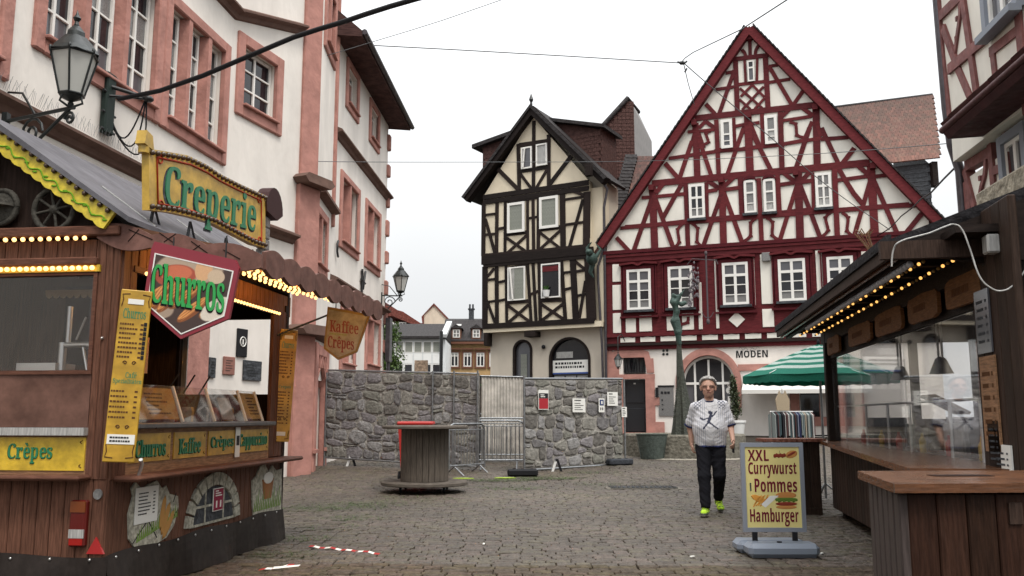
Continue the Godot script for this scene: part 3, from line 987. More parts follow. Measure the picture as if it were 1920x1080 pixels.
	timbers(o, [[5.50,15.03,5.49,12.92,0.20],[6.63,15.01,6.62,12.89,0.20],[5.85,14.95,5.84,14.00,0.10],[6.30,14.96,6.28,14.03,0.10],[6.07,15.73,6.05,15.07,0.13],[5.36,12.70,5.34,11.47,0.13],[6.39,12.72,6.41,11.51,0.15]], rt, "post")
	# braces
	timbers(o, [[2.13,9.92,1.30,7.66,0.17],[2.18,9.92,2.90,7.70,0.17],[0.64,8.33,1.20,7.66,0.17],[3.29,10.28,2.49,8.95,0.17],[4.80,9.78,4.01,7.68,0.17],[3.71,11.95,3.22,10.51,0.17],[3.99,11.97,4.44,10.48,0.17],[2.66,11.17,3.15,10.49,0.17],[2.59,10.38,2.25,9.99,0.17],[4.29,10.31,4.71,9.93,0.17]], rt, "brace")
	timbers(o, [[4.78,10.10,5.49,7.74,0.17],[7.59,9.93,6.83,7.72,0.17],[7.62,9.93,8.30,7.69,0.17],[5.70,12.20,5.02,10.48,0.17],[5.96,12.16,6.63,10.48,0.17],[8.10,11.96,7.54,10.47,0.17],[8.50,11.91,9.05,10.46,0.17],[9.59,11.02,9.17,10.45,0.17],[7.11,10.32,7.50,9.92,0.17],[8.04,10.28,7.68,9.92,0.17],[5.25,10.34,4.87,9.97,0.17]], rt, "brace")
	timbers(o, [[10.11,9.88,9.43,7.69,0.17],[10.15,9.88,10.89,7.63,0.17],[9.70,10.31,10.05,9.96,0.17],[11.68,8.38,11.07,7.62,0.17]], rt, "brace")
	timbers(o, [[5.45,14.61,4.80,12.92,0.15],[4.30,13.40,4.64,12.94,0.15],[6.74,14.61,7.49,12.92,0.15],[7.92,13.43,7.56,12.92,0.15],[5.78,12.39,5.47,11.66,0.15],[5.95,12.37,6.27,11.50,0.15],[3.87,12.37,3.71,11.81,0.15],[3.96,12.36,4.17,11.63,0.15],[8.20,12.20,7.82,11.40,0.15],[8.34,12.18,8.49,11.57,0.15],[4.01,12.44,4.27,12.69,0.15],[4.27,12.69,4.59,12.39,0.15],[7.84,12.79,8.24,12.42,0.15],[7.40,12.75,7.10,12.51,0.15]], rt, "brace")
	# the lozenge lattice
	timbers(o, [[5.62,13.86,6.42,12.93,0.09],[5.60,13.40,5.97,12.96,0.09],[6.08,13.93,6.51,13.38,0.09],[5.63,13.50,6.08,13.90,0.09],[5.68,12.97,6.50,13.79,0.09],[6.14,12.96,6.53,13.32,0.09]], rt, "lattice_bar")
	# curved pieces
	curved(o, [Vector2(9.02, 10.32), Vector2(9.24, 9.82), Vector2(9.49, 9.32), Vector2(9.76, 8.91)], 0.17, rt)
	curved(o, [Vector2(5.75, 15.40), Vector2(5.85, 15.26), Vector2(5.90, 15.10)], 0.12, rt)
	curved(o, [Vector2(6.39, 15.47), Vector2(6.28, 15.30), Vector2(6.25, 15.08)], 0.12, rt)
	for e in [[Vector2(3.28, 8.68), Vector2(2.91, 7.75)] + [-1.0], [Vector2(3.63, 8.66), Vector2(4.01, 7.72)] + [1.0], [Vector2(6.06, 8.69), Vector2(5.57, 7.83)] + [-1.0], [Vector2(6.41, 8.66), Vector2(6.80, 7.79)] + [1.0], [Vector2(8.68, 8.69), Vector2(8.36, 7.82)] + [-1.0], [Vector2(9.06, 8.64), Vector2(9.40, 7.74)] + [1.0], [Vector2(4.45, 12.27), Vector2(4.18, 11.75)] + [-1.0], [Vector2(7.39, 12.27), Vector2(7.85, 11.62)] + [1.0]]:
		s_brace(o, e[0], e[1], e[2], rt)
	# beam ends under the rakes
	for p in [Vector2(2.09, 10.21), Vector2(4.79, 10.26)] + [Vector2(7.52, 10.28)] + [Vector2(10.19, 10.26)] + [Vector2(3.84, 12.66), Vector2(8.32, 12.72), Vector2(6.06, 15.82), Vector2(5.91, 12.71)]:
		bx("beam_end", o, I, Vector3(p.x, p.y, 0.08), Vector3(0.2, 0.22, 0.22), rt)
	# barge boards and the tiled verge
	for s in [[Vector2(0.02, 7.98), Vector2(6.07, 16.12)], [Vector2(12.25, 7.92), Vector2(6.07, 16.12)]]:
		timbers(o, [[s[0].x, s[0].y, s[1].x, s[1].y, 0.3]], rt, "barge_board", 0.28)
		var nn: Vector2 = (s[1] - s[0]).orthogonal().normalized()
		if nn.y < 0:
			nn = -nn
		var cnt := 44
		for k in cnt:
			var p: Vector2 = s[0].lerp(s[1], (k + 0.5) / cnt) + nn * 0.2
			bx("verge_tile", o, I, Vector3(p.x, p.y, 0.14), Vector3(0.25, 0.05, 0.42), M.dark_roof, Basis(Vector3(0, 0, 1), (s[1] - s[0]).angle() + (0.09 if s[1].x > s[0].x else -0.09)))
	var rf := MB.new()
	rf.prism([Vector2(-0.3, 7.75), Vector2(6.07, 16.3), Vector2(12.5, 7.75), Vector2(12.3, 7.7), Vector2(6.07, 16.0), Vector2(-0.1, 7.7)], -9.2, 0.1)
	part("roof", rf, mat("red_tile_roof", 0.16, 0.075, 0.06, 0.8, "stone", 0.6), o)
	# gable windows
	var gm := [M.pane_pale, M.pane_grey, M.pane_mid]
	var side := [M.curtain, M.pane_grey, M.pane_mid]
	window(o, I, [3.55,8.84,4.15,10.19], 0.1, [[0.5, 0.07]], [[0.29, 0.035], [0.6, 0.09]], 0.07, M.sash, [M.pane_grey, M.pane_dark, M.pane_dark])
	window(o, I, [8.19,8.87,8.75,10.18], 0.1, [[0.5, 0.07]], [[0.29, 0.035], [0.62, 0.09]], 0.07, M.sash, [M.pane_pale, M.pane_grey, M.pane_grey])
	for r in [[4.85,11.50,5.28,12.64],[6.48,11.49,6.94,12.61]]:
		window(o, I, r, 0.11, [], [[0.25, 0.035], [0.48, 0.06]], 0.07, M.sash, [M.pane_mid, M.pane_mid, M.pane_grey] if r[0] < 6.0 else [M.pane_pale, M.pane_pale, M.pane_grey])
	window(o, I, [5.94,14.05,6.19,14.88], 0.05, [], [[0.66, 0.06]], 0.06, M.sash, [M.pane_mid, M.pane_dark])
	for r in [[5.63,8.87,6.06,10.15],[6.34,8.86,6.77,10.13]]:
		var w := window(o, I, r, 0.09, [], [[0.3, 0.035], [0.62, 0.07]], 0.07, M.sash, [M.pane_pale, M.pane_grey, M.pane_grey])
		# segmental head over the narrow sash
		var hd := MB.new()
		var c := Vector2((r[0] + r[2]) / 2, r[3] - 0.12)
		hd.ring_wall(arc(c, 0.28, 0.3, 20, 160, 8), arc(c, 0.25, 0.18, 20, 160, 8), 0.0, 0.12)
		part("head", hd, rd, w)
	for r in [[3.47,8.75,4.18,8.84], [8.11,8.78,8.78,8.87],[5.55,8.79,6.09,8.87],[6.26,8.78,6.80,8.86]]:
		bx("sill", o, I, Vector3((r[0] + r[2]) / 2, (r[1] + r[3]) / 2, 0.09), Vector3(r[2] - r[0], 0.09, 0.16), M.slate)
	# first floor: plaster fields between the broad red timbers
	for r in [[0.44,6.55,0.79,7.25],[0.43,5.43,0.79,6.42],[0.43,4.52,0.75,5.30],[0.94,4.52,1.34,5.15],[1.48,4.54,1.97,5.17],[2.55,4.54,2.85,5.17],[3.14,4.55,3.58,5.18],[3.77,4.55,3.91,6.35],[4.42,4.56,4.53,7.25], [5.83,5.38,5.89,7.29],[6.11,5.41,6.52,7.28],[6.11,4.55,6.52,5.22],[8.07,5.80,8.29,7.30],[9.63,5.63,9.81,7.15],[8.00,4.49,8.22,5.53]]:
		var q := MB.new()
		q.bevel_box(Vector3((r[0] + r[2]) / 2, (r[1] + r[3]) / 2, -0.02), Vector3(r[2] - r[0], r[3] - r[1], 0.07), 0.008)
		part("infill", q, M.infill, o)
	for k in 15:
		var u := 0.72 + 0.79 * k
		var q := MB.new()
		var a := u
		var b := u + 0.58
		q.prism([Vector2(a, 4.14), Vector2(b, 4.14), Vector2(b, 4.33), Vector2(a + 0.5, 4.31), Vector2(a + 0.29, 4.34), Vector2(a + 0.08, 4.31), Vector2(a, 4.33)], -0.05, 0.02)
		part("infill", q, M.infill, o)
	timbers(o, [[0.1, 4.05, 12.0, 4.05, 0.1]], M.dark_timber, "sill_beam", 0.06)
	timbers(o, [[0.12, 4.42, 12.0, 4.42, 0.14]], rt, "sill_beam", 0.05)
	var dia := MB.new()
	var dc: Vector2 = Vector2(5.18, 4.87)
	dia.prism([dc + Vector2(-0.3, 0), dc + Vector2(0, -0.29), dc + Vector2(0.3, 0), dc + Vector2(0, 0.29)], -0.04, 0.02)
	part("infill", dia, M.infill, o)
	s_brace(o, Vector2(3.38, 5.05), Vector2(2.95, 4.5), 1.0, rt)
	# first floor windows with red mouldings and curved hoods
	var rows := [[0.24, 0.035], [0.47, 0.035], [0.7, 0.1]]
	var k := 0
	for r in [[1.02,5.39,1.98,6.99],[2.65,5.40,3.59,7.01], [4.71,5.42,5.66,7.03],[6.74,5.47,7.70,7.04],[8.44,5.49,9.34,7.02], [10.35, 5.4, 11.35, 6.98]]:
		var pn := [M.pane_grey, M.pane_dark, M.pane_dark, M.pane_mid]
		if k == 0:
			pn = [M.pane_grey, M.pane_dark, M.pane_mid, M.pane_mid]
		window(o, I, r, 0.1, [[0.5, 0.1]], rows, 0.05, M.sash, pn)
		var m := (r[0] + r[2]) / 2 as float
		var hw := (r[2] - r[0]) / 2 as float
		var su := frame_mesh(m - hw - 0.14, r[1] - 0.1, m + hw + 0.14, r[3] + 0.12, 0.13, [], [], 0, 0.03, 0.1)
		su.box(Vector3(m - hw - 0.2, (r[1] + r[3]) / 2, 0.02), Vector3(0.05, r[3] - r[1] + 0.3, 0.12))
		su.box(Vector3(m + hw + 0.2, (r[1] + r[3]) / 2, 0.02), Vector3(0.05, r[3] - r[1] + 0.3, 0.12))
		part("surround", su, rd, o)
		var hood: Array = [Vector2(m - hw - 0.28, r[3] + 0.2), Vector2(m - hw * 0.5, r[3] + 0.25), Vector2(m, r[3] + 0.17), Vector2(m + hw * 0.5, r[3] + 0.25), Vector2(m + hw + 0.28, r[3] + 0.2)]
		curved(o, hood, 0.08, rt, "hood", 0.16)
		bx("sill", o, I, Vector3(m, r[1] - 0.05, 0.1), Vector3(2 * hw + 0.2, 0.09, 0.2), M.slate)
		bx("apron_moulding", o, I, Vector3(m, r[1] - 0.28, 0.06), Vector3(2 * hw + 0.55, 0.07, 0.14), rd)
		k += 1
	var vb := MB.new()
	var vr: Array = [6.20,7.01,6.47,7.31]
	vb.bevel_box(Vector3((vr[0] + vr[2]) / 2, (vr[1] + vr[3]) / 2, 0.08), Vector3(0.3, 0.33, 0.16), 0.02)
	part("vent_box", vb, M.pane_grey, o)
	# ground floor: stepped door surround in pink stone
	var ds := MB.new()
	ds.prism([Vector2(0.05, 3.95), Vector2(0.33, 3.95), Vector2(0.36, 3.78), Vector2(0.9, 3.98), Vector2(1.35, 3.95), Vector2(1.8, 3.76), Vector2(1.87, 3.5), Vector2(1.98, 3.5), Vector2(2.0, 2.95), Vector2(1.72, 2.95), Vector2(1.63, 3.55), Vector2(0.62, 3.55), Vector2(0.62, 2.9), Vector2(0.05, 2.9)], -0.2, -0.06)
	ds.prism([Vector2(0.05, 2.9), Vector2(2.02, 2.9), Vector2(2.02, 2.72), Vector2(0.05, 2.72)], -0.2, -0.055)
	ds.box(Vector3(0.4, 1.6, -0.13), Vector3(0.72, 2.25, 0.14))
	ds.box(Vector3(1.83, 1.6, -0.13), Vector3(0.36, 2.25, 0.145))
	ds.box(Vector3(1.98, 1.85, -0.13), Vector3(0.42, 0.3, 0.14))
	ds.box(Vector3(2.05, 0.85, -0.13), Vector3(0.6, 0.45, 0.14))
	part("door_surround", ds, M.pink, o)
	var dr := MB.new()
	dr.box(Vector3(1.2, 1.65, -0.35), Vector3(0.9, 2.1, 0.06))
	dr.bevel_box(Vector3(1.2, 2.2, -0.31), Vector3(0.7, 0.8, 0.04), 0.015)
	dr.bevel_box(Vector3(1.2, 1.15, -0.31), Vector3(0.7, 0.9, 0.04), 0.015)
	var door := part("door", dr, mat("black_door", 0.012, 0.013, 0.016, 0.35), o)
	bx("nameplate", door, I, Vector3(1.18, 2.55, -0.285), Vector3(0.08, 0.05, 0.01), M.paper)
	bx("transom_window", o, I, Vector3(1.13, 3.25, -0.3), Vector3(1.02, 0.6, 0.04), M.pane_dark)
	for i in 9:
		rod("grille_bar", o, Vector3(0.68 + 0.115 * i, 2.98, -0.16), Vector3(0.68 + 0.115 * i + 0.05 * sin(i * 2.0), 3.5, -0.16), 0.014, M.iron, 5)
	bx("step", o, I, Vector3(1.2, 0.5, 0.1), Vector3(1.5, 0.34, 0.6), M.pink_dark)
	# arched shop window
	var am := MB.new()
	var oa := [Vector2(2.86, 1.5)] + arc(Vector2(4.04, 2.55), 1.22, 1.3, 180, 0, 18) + [Vector2(5.22, 1.5)]
	var ia := [Vector2(3.1, 1.5)] + arc(Vector2(4.04, 2.55), 0.98, 1.02, 180, 0, 18) + [Vector2(5.0, 1.5)]
	am.ring_wall(oa, ia, -0.3, -0.04)
	part("arch", am, M.pink, o)
	var aw := MB.new()
	var ob := [Vector2(3.1, 1.45)] + arc(Vector2(4.04, 2.55), 0.98, 1.0, 180, 0, 18) + [Vector2(4.98, 1.45)]
	var ib := [Vector2(3.17, 1.5)] + arc(Vector2(4.04, 2.55), 0.9, 0.92, 180, 0, 18) + [Vector2(4.91, 1.5)]
	aw.ring_wall(ob, ib, -0.34, -0.26)
	for x in [3.52, 4.04, 4.56]:
		aw.box(Vector3(x, 2.95 if x == 4.04 else 2.4, -0.3), Vector3(0.07, 0.92 if x == 4.04 else 1.9, 0.07))
	aw.box(Vector3(4.04, 2.52, -0.3), Vector3(1.8, 0.09, 0.075))
	aw.box(Vector3(4.04, 1.5, -0.3), Vector3(1.85, 0.08, 0.08))
	var awp := part("window", aw, M.sash, o)
	var ap := MB.new()
	ap.prism([Vector2(3.12, 1.47)] + arc(Vector2(4.04, 2.55), 0.96, 0.98, 180, 0, 18) + [Vector2(4.96, 1.47)], -0.36, -0.345)
	part("pane", ap, M.pane_dark, awp)
	bx("curtain", awp, I, Vector3(3.32, 2.05, -0.338), Vector3(0.3, 1.0, 0.012), M.pane_mid)
	bx("curtain", awp, I, Vector3(4.75, 2.05, -0.338), Vector3(0.28, 1.0, 0.012), M.pane_mid)
	var st := MB.new()
	st.prism(arc(Vector2(4.78, 2.25), 0.13, 0.13, 0, 345, 18), -0.335, -0.325)
	st.prism(arc(Vector2(4.78, 2.44), 0.08, 0.07, 0, 345, 12), -0.335, -0.3245)
	st.box(Vector3(4.78, 1.85, -0.33), Vector3(0.14, 0.35, 0.01))
	part("window_sticker", st, M.paper, awp)
	# shop window on the right, with its pink frame
	var sf := frame_mesh(6.95, 0.95, 9.45, 2.9, 0.32, [[0.42, 0.1], [0.7, 0.08]], [], 0, -0.12, 0.16)
	part("shop_surround", sf, M.pink, o)
	window(o, I, [7.24, 0.9, 9.2, 2.6], 0.06, [[0.45, 0.16], [0.75, 0.06]], [], -0.3, M.sash, [M.pane_dark], "shop_window")
	bx("lintel", o, I, Vector3(7.3, 3.08, -0.075), Vector3(4.3, 0.24, 0.05), M.pink)
	# shop lettering and the wrought ornament
	var bl: Material = M.ink
	text("lettering", o, I, "MODEN", Vector3(5.67, 3.58, -0.1), 1.14, 0.26, bl, false, true, 0.02)
	var scr := MB.new()
	var pts := []
	for i in 40:
		var t := i / 39.0
		pts.append(Vector3(5.2 + 0.75 * t, 3.76 + 0.06 * sin(t * 22.0) + 0.03 * sin(t * 9.0), -0.09))
	scr.tube(pts, 0.007, 4)
	part("script_lettering", scr, mat("script_grey", 0.35, 0.34, 0.33, 0.7), o)
	var ros := MB.new()
	for i in 4:
		ros.prism(arc(Vector2(2.45 + 0.07 * (1 if i & 1 else -1), 3.72 + 0.07 * (1 if i & 2 else -1)), 0.05, 0.05, 0, 315, 8), -0.1, -0.08)
	part("wall_rosette", ros, M.iron, o)
	# directory board and small letter box by the door
	bx("letter_box", o, I, Vector3(2.1, 2.2, -0.05), Vector3(0.1, 0.36, 0.1), M.black_plastic)
	var db := bx("directory_board", o, I, Vector3(2.44, 1.85, -0.08), Vector3(0.58, 1.1, 0.04), M.pane_grey)
	db.set_meta("label", "grey directory board with small dark symbols")
	for e in [[-0.15, 0.33, 0.09], [-0.02, 0.33, 0.09], [0.1, 0.33, 0.09], [-0.15, 0.05, 0.06], [-0.14, -0.12, 0.05], [-0.14, -0.3, 0.05]]:
		bx("symbol", o, I, Vector3(2.44 + e[0], 1.85 + e[1], -0.055), Vector3(e[2], e[2], 0.01), M.ink)
	bx("board_cap", o, I, Vector3(2.44, 2.43, -0.07), Vector3(0.62, 0.06, 0.06), M.black_plastic)
	# left side strip and rain pipe
	bx("corner_wall", o, I, Vector3(0.02, 5.9, -0.4), Vector3(0.2, 3.9, 0.5), M.infill)
	var rp := MB.new()
	rp.tube([Vector3(0.1, 7.9, 0.05), Vector3(-0.12, 7.2, 0.1), Vector3(-0.12, 6.6, 0.1), Vector3(0.0, 3.9, 0.1), Vector3(0.02, 0.7, 0.05)], 0.05, 7)
	part("downpipe", rp, M.gutter, o)

# ---------------------------------------------------------------- narrow dark half-timbered house and its neighbours
func make_dark_house() -> void:
	var o := thing("half_timbered_house", "narrow house with dark brown timbers and cream plaster, shop windows at street level", "house", Vector3(3.120, 0, -34.600), -0.5278)
	var I := Transform3D.IDENTITY
	var dk: Material = M.dark_timber
	var gw := MB.new()
	gw.prism([Vector2(-5.05, 5.0), Vector2(0.0, 5.0), Vector2(0.0, 10.7), Vector2(-2.6, 13.9), Vector2(-5.05, 10.7)], -0.3, -0.004)
	part("upper_wall", gw, M.cream_infill, o)
	var body := MB.new()
	body.prism([Vector2(-4.95, 0.2), Vector2(0.5, 0.2), Vector2(0.48, 5.0), Vector2(0.5, 10.7), Vector2(-2.4, 13.6), Vector2(-5.0, 10.6)], -1.75, -0.66)
	part("body", body, M.cream_wall, o)
	var sd := MB.new()
	sd.box(Vector3(0.25, 7.7, -0.5), Vector3(0.5, 5.5, 0.6))
	part("corner_wall", sd, M.cream_infill, o)
	timbers(o, [[0.0, 10.65, -5.05, 10.65, 0.22], [-5.05, 10.42, 0.0, 10.42, 0.2]], dk, "beam", 0.05)
	timbers(o, [[-5.08,7.92,-0.02,7.89,0.42],[-5.05,8.11,-0.02,8.05,0.10]], dk, "beam", 0.08)
	timbers(o, [[-5.03,5.05,0.16,5.02,0.22],[-4.98,7.68,-0.05,7.62,0.20]], dk, "beam", 0.06)
	timbers(o, [[-3.29,12.77,-3.25,10.69,0.16],[-2.54,13.67,-2.55,10.73,0.16],[-1.82,12.96,-1.84,10.75,0.17]], dk, "post")
	timbers(o, [[-3.25,12.71,-1.82,12.67,0.20],[-3.25,11.57,-1.83,11.55,0.16],[-3.82,10.34,-1.12,10.41,0.22]], dk, "rail")
	timbers(o, [[-4.30,11.82,-3.26,10.74,0.17],[-0.79,11.88,-1.78,10.80,0.17],[-3.20,11.49,-2.68,10.74,0.12],[-1.90,11.45,-2.44,10.73,0.12],[-1.06,10.56,-0.25,10.14,0.13]], dk, "brace")
	timbers(o, [[-5.02,10.39,-5.02,8.08,0.20],[-0.11,10.26,-0.15,8.06,0.30],[-4.35,10.36,-4.36,8.07,0.17],[-3.95,10.37,-3.93,8.03,0.13],[-2.85,10.34,-2.84,8.07,0.13],[-2.58,10.42,-2.57,8.04,0.15],[-2.31,10.39,-2.35,8.08,0.16],[-1.20,10.41,-1.20,8.09,0.26]], dk, "post")
	timbers(o, [[-4.95,7.61,-4.92,5.09,0.26],[-4.36,7.63,-4.33,5.11,0.17],[-3.89,7.64,-3.86,5.14,0.13],[-2.85,7.55,-2.70,5.12,0.14],[-2.59,7.61,-2.47,5.12,0.14],[-2.30,7.61,-2.27,5.15,0.15],[-1.28,7.60,-1.13,5.13,0.16],[-0.77,7.61,-0.65,5.10,0.26],[-0.07,7.99,0.04,5.04,0.42]], dk, "post")
	timbers(o, [[-4.93,9.88,-4.41,9.86,0.10],[-4.96,9.00,-4.44,9.00,0.10],[-4.27,9.19,-3.98,9.21,0.10],[-3.90,8.91,-2.81,8.90,0.15],[-2.35,8.94,-1.22,8.94,0.16],[-2.84,9.47,-2.41,9.51,0.10],[-1.09,10.07,-0.25,10.08,0.10],[-1.10,9.02,-0.26,9.03,0.10],[-4.88,7.03,-4.45,7.04,0.10],[-4.89,6.09,-4.44,6.10,0.10],[-4.24,6.89,-3.96,6.92,0.10],[-4.24,6.11,-3.93,6.13,0.10],[-1.21,7.03,-0.89,7.06,0.10],[-1.15,6.36,-0.84,6.39,0.10],[-0.67,7.05,-0.26,7.07,0.10],[-0.58,6.06,-0.20,6.10,0.10],[-2.79,6.25,-2.36,6.37,0.10],[-3.88,6.00,-2.77,5.99,0.15],[-2.26,5.97,-1.16,5.96,0.16],[-3.93,7.43,-2.87,7.50,0.14],[-2.30,7.53,-1.26,7.57,0.14]], dk, "rail")
	timbers(o, [[-4.93,9.70,-4.44,8.16,0.13],[-0.28,9.97,-0.90,8.10,0.14],[-4.87,7.13,-4.49,7.49,0.12],[-4.88,6.24,-4.44,5.20,0.13],[-0.66,7.47,-0.26,7.12,0.12],[-0.20,6.65,-0.51,5.14,0.13]], dk, "brace")
	timbers(o, [[-3.88,8.77,-2.86,8.03,0.12],[-3.88,8.08,-2.86,8.78,0.12],[-2.32,8.85,-1.30,8.05,0.12],[-2.34,8.07,-1.30,8.81,0.12],[-3.83,5.90,-2.77,5.13,0.12],[-3.80,5.15,-2.81,5.83,0.12],[-2.24,5.86,-1.17,5.11,0.12],[-2.22,5.13,-1.16,5.82,0.12]], dk, "cross_brace")
	# windows with white frames; the curtains show behind the panes
	for r in [[-3.79,8.93,-2.96,10.22],[-2.25,8.95,-1.38,10.28]]:
		window(o, I, r, 0.11, [], [], 0.08, M.sash, [M.curtain])
	for r in [[-3.77,6.05,-2.94,7.46],[-2.18,6.05,-1.31,7.47]]:
		var w := window(o, I, r, 0.055, [], [], 0.08, M.sash, [M.pane_pale if r[0] < -3.0 else M.pane_dark])
		if r[0] < -3.0:
			bx("sash", w, I, Vector3(r[0] + 0.2, (r[1] + r[3]) / 2, 0.13), Vector3(0.05, r[3] - r[1] - 0.1, 0.05), M.sash, Basis(Vector3(0, 0, 1), 0.1))
			bx("curtain", w, I, Vector3(r[0] + 0.55, (r[1] + r[3]) / 2, 0.085), Vector3(0.45, r[3] - r[1] - 0.12, 0.012), M.curtain)
		else:
			bx("blind", w, I, Vector3((r[0] + r[2]) / 2, r[3] - 0.22, 0.085), Vector3(r[2] - r[0] - 0.1, 0.22, 0.012), M.red_timber)
	for r in [[-3.11,11.62,-2.61,12.56],[-2.40,11.65,-1.88,12.59]]:
		var w := window(o, I, r, 0.06, [], [], 0.07, M.sash, [M.pane_mid if r[0] < -2.6 else M.pane_pale])
		if r[0] < -2.6:
			bx("tilted_sash", w, I, Vector3(r[0] + 0.14, (r[1] + r[3]) / 2, 0.12), Vector3(0.05, r[3] - r[1] - 0.1, 0.05), M.sash, Basis(Vector3(0, 0, 1), -0.1))
	# verge boards, soffit and gable roof
	for s in [[Vector2(-5.85, 10.62), Vector2(-2.52, 14.1)], [Vector2(0.8, 10.55), Vector2(-2.52, 14.1)]]:
		timbers(o, [[s[0].x, s[0].y, s[1].x, s[1].y, 0.34]], dk, "barge_board", 0.3)
	var rf := MB.new()
	rf.prism([Vector2(-5.95, 10.72), Vector2(-2.52, 14.3), Vector2(0.9, 10.65), Vector2(0.8, 10.58), Vector2(-2.52, 14.15), Vector2(-5.85, 10.64)], -1.7, 0.38)
	part("roof", rf, M.dark_roof, o)
	var fin := MB.new()
	fin.lathe([Vector2(0.0, 0.0), Vector2(0.06, 0.02), Vector2(0.05, 0.15), Vector2(0.1, 0.25), Vector2(0.07, 0.35), Vector2(0.0, 0.55)], 8, Vector3(-2.5, 14.25, 0.3))
	part("finial", fin, M.black_iron, o)
	# shingled dormer block behind the gable
	var db := MB.new()
	db.prism([Vector2(-5.72, 10.7), Vector2(0.1, 10.7), Vector2(0.1, 13.15), Vector2(-2.3, 13.9), Vector2(-5.72, 13.3)], -2.6, -1.0)
	part("dormer_block", db, M.brown_shingle, o)
	var dr := MB.new()
	dr.prism([Vector2(-6.15, 13.42), Vector2(-2.3, 14.02), Vector2(0.35, 13.28), Vector2(0.35, 13.13), Vector2(-2.3, 13.87), Vector2(-6.15, 13.24)], -2.7, -0.75)
	part("dormer_roof", dr, M.dark_roof, o)
	var sh := MB.new()
	for j in 16:
		var y := 10.75 + 0.165 * j
		for i in 34:
			var u := -5.6 + 0.19 * i + (0.095 if j % 2 else 0.0)
			if u < 0.05 and y < 13.05:
				sh.box(Vector3(u, y + 0.08, -0.985), Vector3(0.18, 0.17, 0.03), Basis(Vector3.RIGHT, -0.07))
		for i in 8:
			sh.box(Vector3(0.11, y + 0.08, -1.05 - 0.19 * i - (0.095 if j % 2 else 0.0)), Vector3(0.03, 0.17, 0.18), Basis(Vector3(0, 0, 1), -0.07))
	stuff(part("shingles", sh, mat("brown_shingle2", 0.10, 0.052, 0.045, 0.75, "stone", 0.8), o))
	# jetty and ground floor
	var jb := MB.new()
	jb.prism([Vector2(-5.0, 4.78), Vector2(0.45, 4.78), Vector2(0.45, 5.0), Vector2(-5.05, 5.0)], -0.6, 0.02)
	part("jetty", jb, M.cream_infill, o)
	bx("bracket", o, I, Vector3(-2.7, 4.62, -0.1), Vector3(0.5, 0.22, 0.5), M.dark_timber)
	bx("bracket", o, I, Vector3(-4.85, 4.5, -0.1), Vector3(0.16, 0.55, 0.4), M.dark_timber)
	var gf := MB.new()
	var z0 := -0.65
	var z1 := -0.35
	gf.box(Vector3(-4.3, 2.5, -0.5), Vector3(1.15, 4.6, 0.3))
	gf.box(Vector3(-2.45, 2.5, -0.5), Vector3(0.85, 4.6, 0.3))
	gf.box(Vector3(0.12, 2.5, -0.5), Vector3(0.74, 4.6, 0.3))
	for e in [[-3.3, 0.43, 4.0, 0.42], [-1.13, 0.9, 3.55, 0.88]]:
		var ar := arc(Vector2(e[0], e[2]), e[1], e[3], 180, 0, 14)
		for k in ar.size() - 1:
			gf.prism([ar[k], ar[k + 1], Vector2(ar[k + 1].x, 4.8), Vector2(ar[k].x, 4.8)], z0, z1)
	part("ground_floor_wall", gf, mat("taupe_wall", 0.56, 0.50, 0.42, 0.9, "plaster", 0.2), o)
	for e in [[-3.3, 0.43, 4.0, 0.42], [-1.13, 0.9, 3.55, 0.88]]:
		var fr := MB.new()
		var oo := [Vector2(e[0] - e[1] - 0.03, 0.9)] + arc(Vector2(e[0], e[2]), e[1] + 0.03, e[3] + 0.03, 180, 0, 16) + [Vector2(e[0] + e[1] + 0.03, 0.9)]
		var ii := [Vector2(e[0] - e[1] + 0.07, 0.9)] + arc(Vector2(e[0], e[2]), e[1] - 0.07, e[3] - 0.07, 180, 0, 16) + [Vector2(e[0] + e[1] - 0.07, 0.9)]
		fr.ring_wall(oo, ii, -0.5, -0.31)
		var w := part("shop_window", fr, M.dark_timber, o)
		var pn := MB.new()
		pn.prism(ii, -0.48, -0.465)
		part("pane", pn, M.pane_mid if e[1] < 0.5 else M.pane_dark, w)
		if e[1] > 0.5:
			bx("banner", w, I, Vector3(-1.13, 3.28, -0.45), Vector3(1.62, 0.5, 0.02), M.paper)
			bx("banner_edge", w, I, Vector3(-1.13, 3.01, -0.448), Vector3(1.62, 0.06, 0.02), mat("blue_edge", 0.05, 0.09, 0.28, 0.6))
			scribble("banner_print", w, I, Vector3(-1.13, 3.33, -0.438), 1.4, 0.3, 2, M.ink, 0.6, false)
			for i in 3:
				bx("poster", w, I, Vector3(-1.65 + 0.52 * i, 2.6, -0.45), Vector3(0.45, 0.6, 0.012), M.pane_grey)
			bx("display", w, I, Vector3(-1.4, 3.75, -0.45), Vector3(0.75, 0.25, 0.012), M.pane_pale)
		else:
			bx("drape", w, I, Vector3(-3.3, 2.9, -0.45), Vector3(0.3, 1.9, 0.012), M.curtain)
	var lamp := MB.new()
	lamp.ell(Vector3(-2.28, 4.1, -0.27), Vector3(0.09, 0.09, 0.08), 10)
	part("wall_spot", lamp, M.black_plastic, o)
	# rain pipe on the right corner
	var rp := MB.new()
	rp.tube([Vector3(0.3, 11.2, 0.3), Vector3(0.75, 10.3, -0.1), Vector3(0.55, 9.6, -0.2), Vector3(0.52, 0.4, -0.2)], 0.055, 7)
	part("downpipe", rp, M.gutter, o)
	bx("downpipe_head", o, I, Vector3(0.25, 11.0, 0.55), Vector3(0.24, 0.5, 0.24), M.dark_timber)
	# the flower pot on the open window
	var pot := thing("flower_pot", "white flower pot with a small green plant on an upstairs window sill", "flower pot", Transform3D(Basis(Vector3.UP, -0.5278), Vector3(3.120, 0, -34.600)) * Vector3(-1.91, 6.09, 0.16))
	var pm := MB.new()
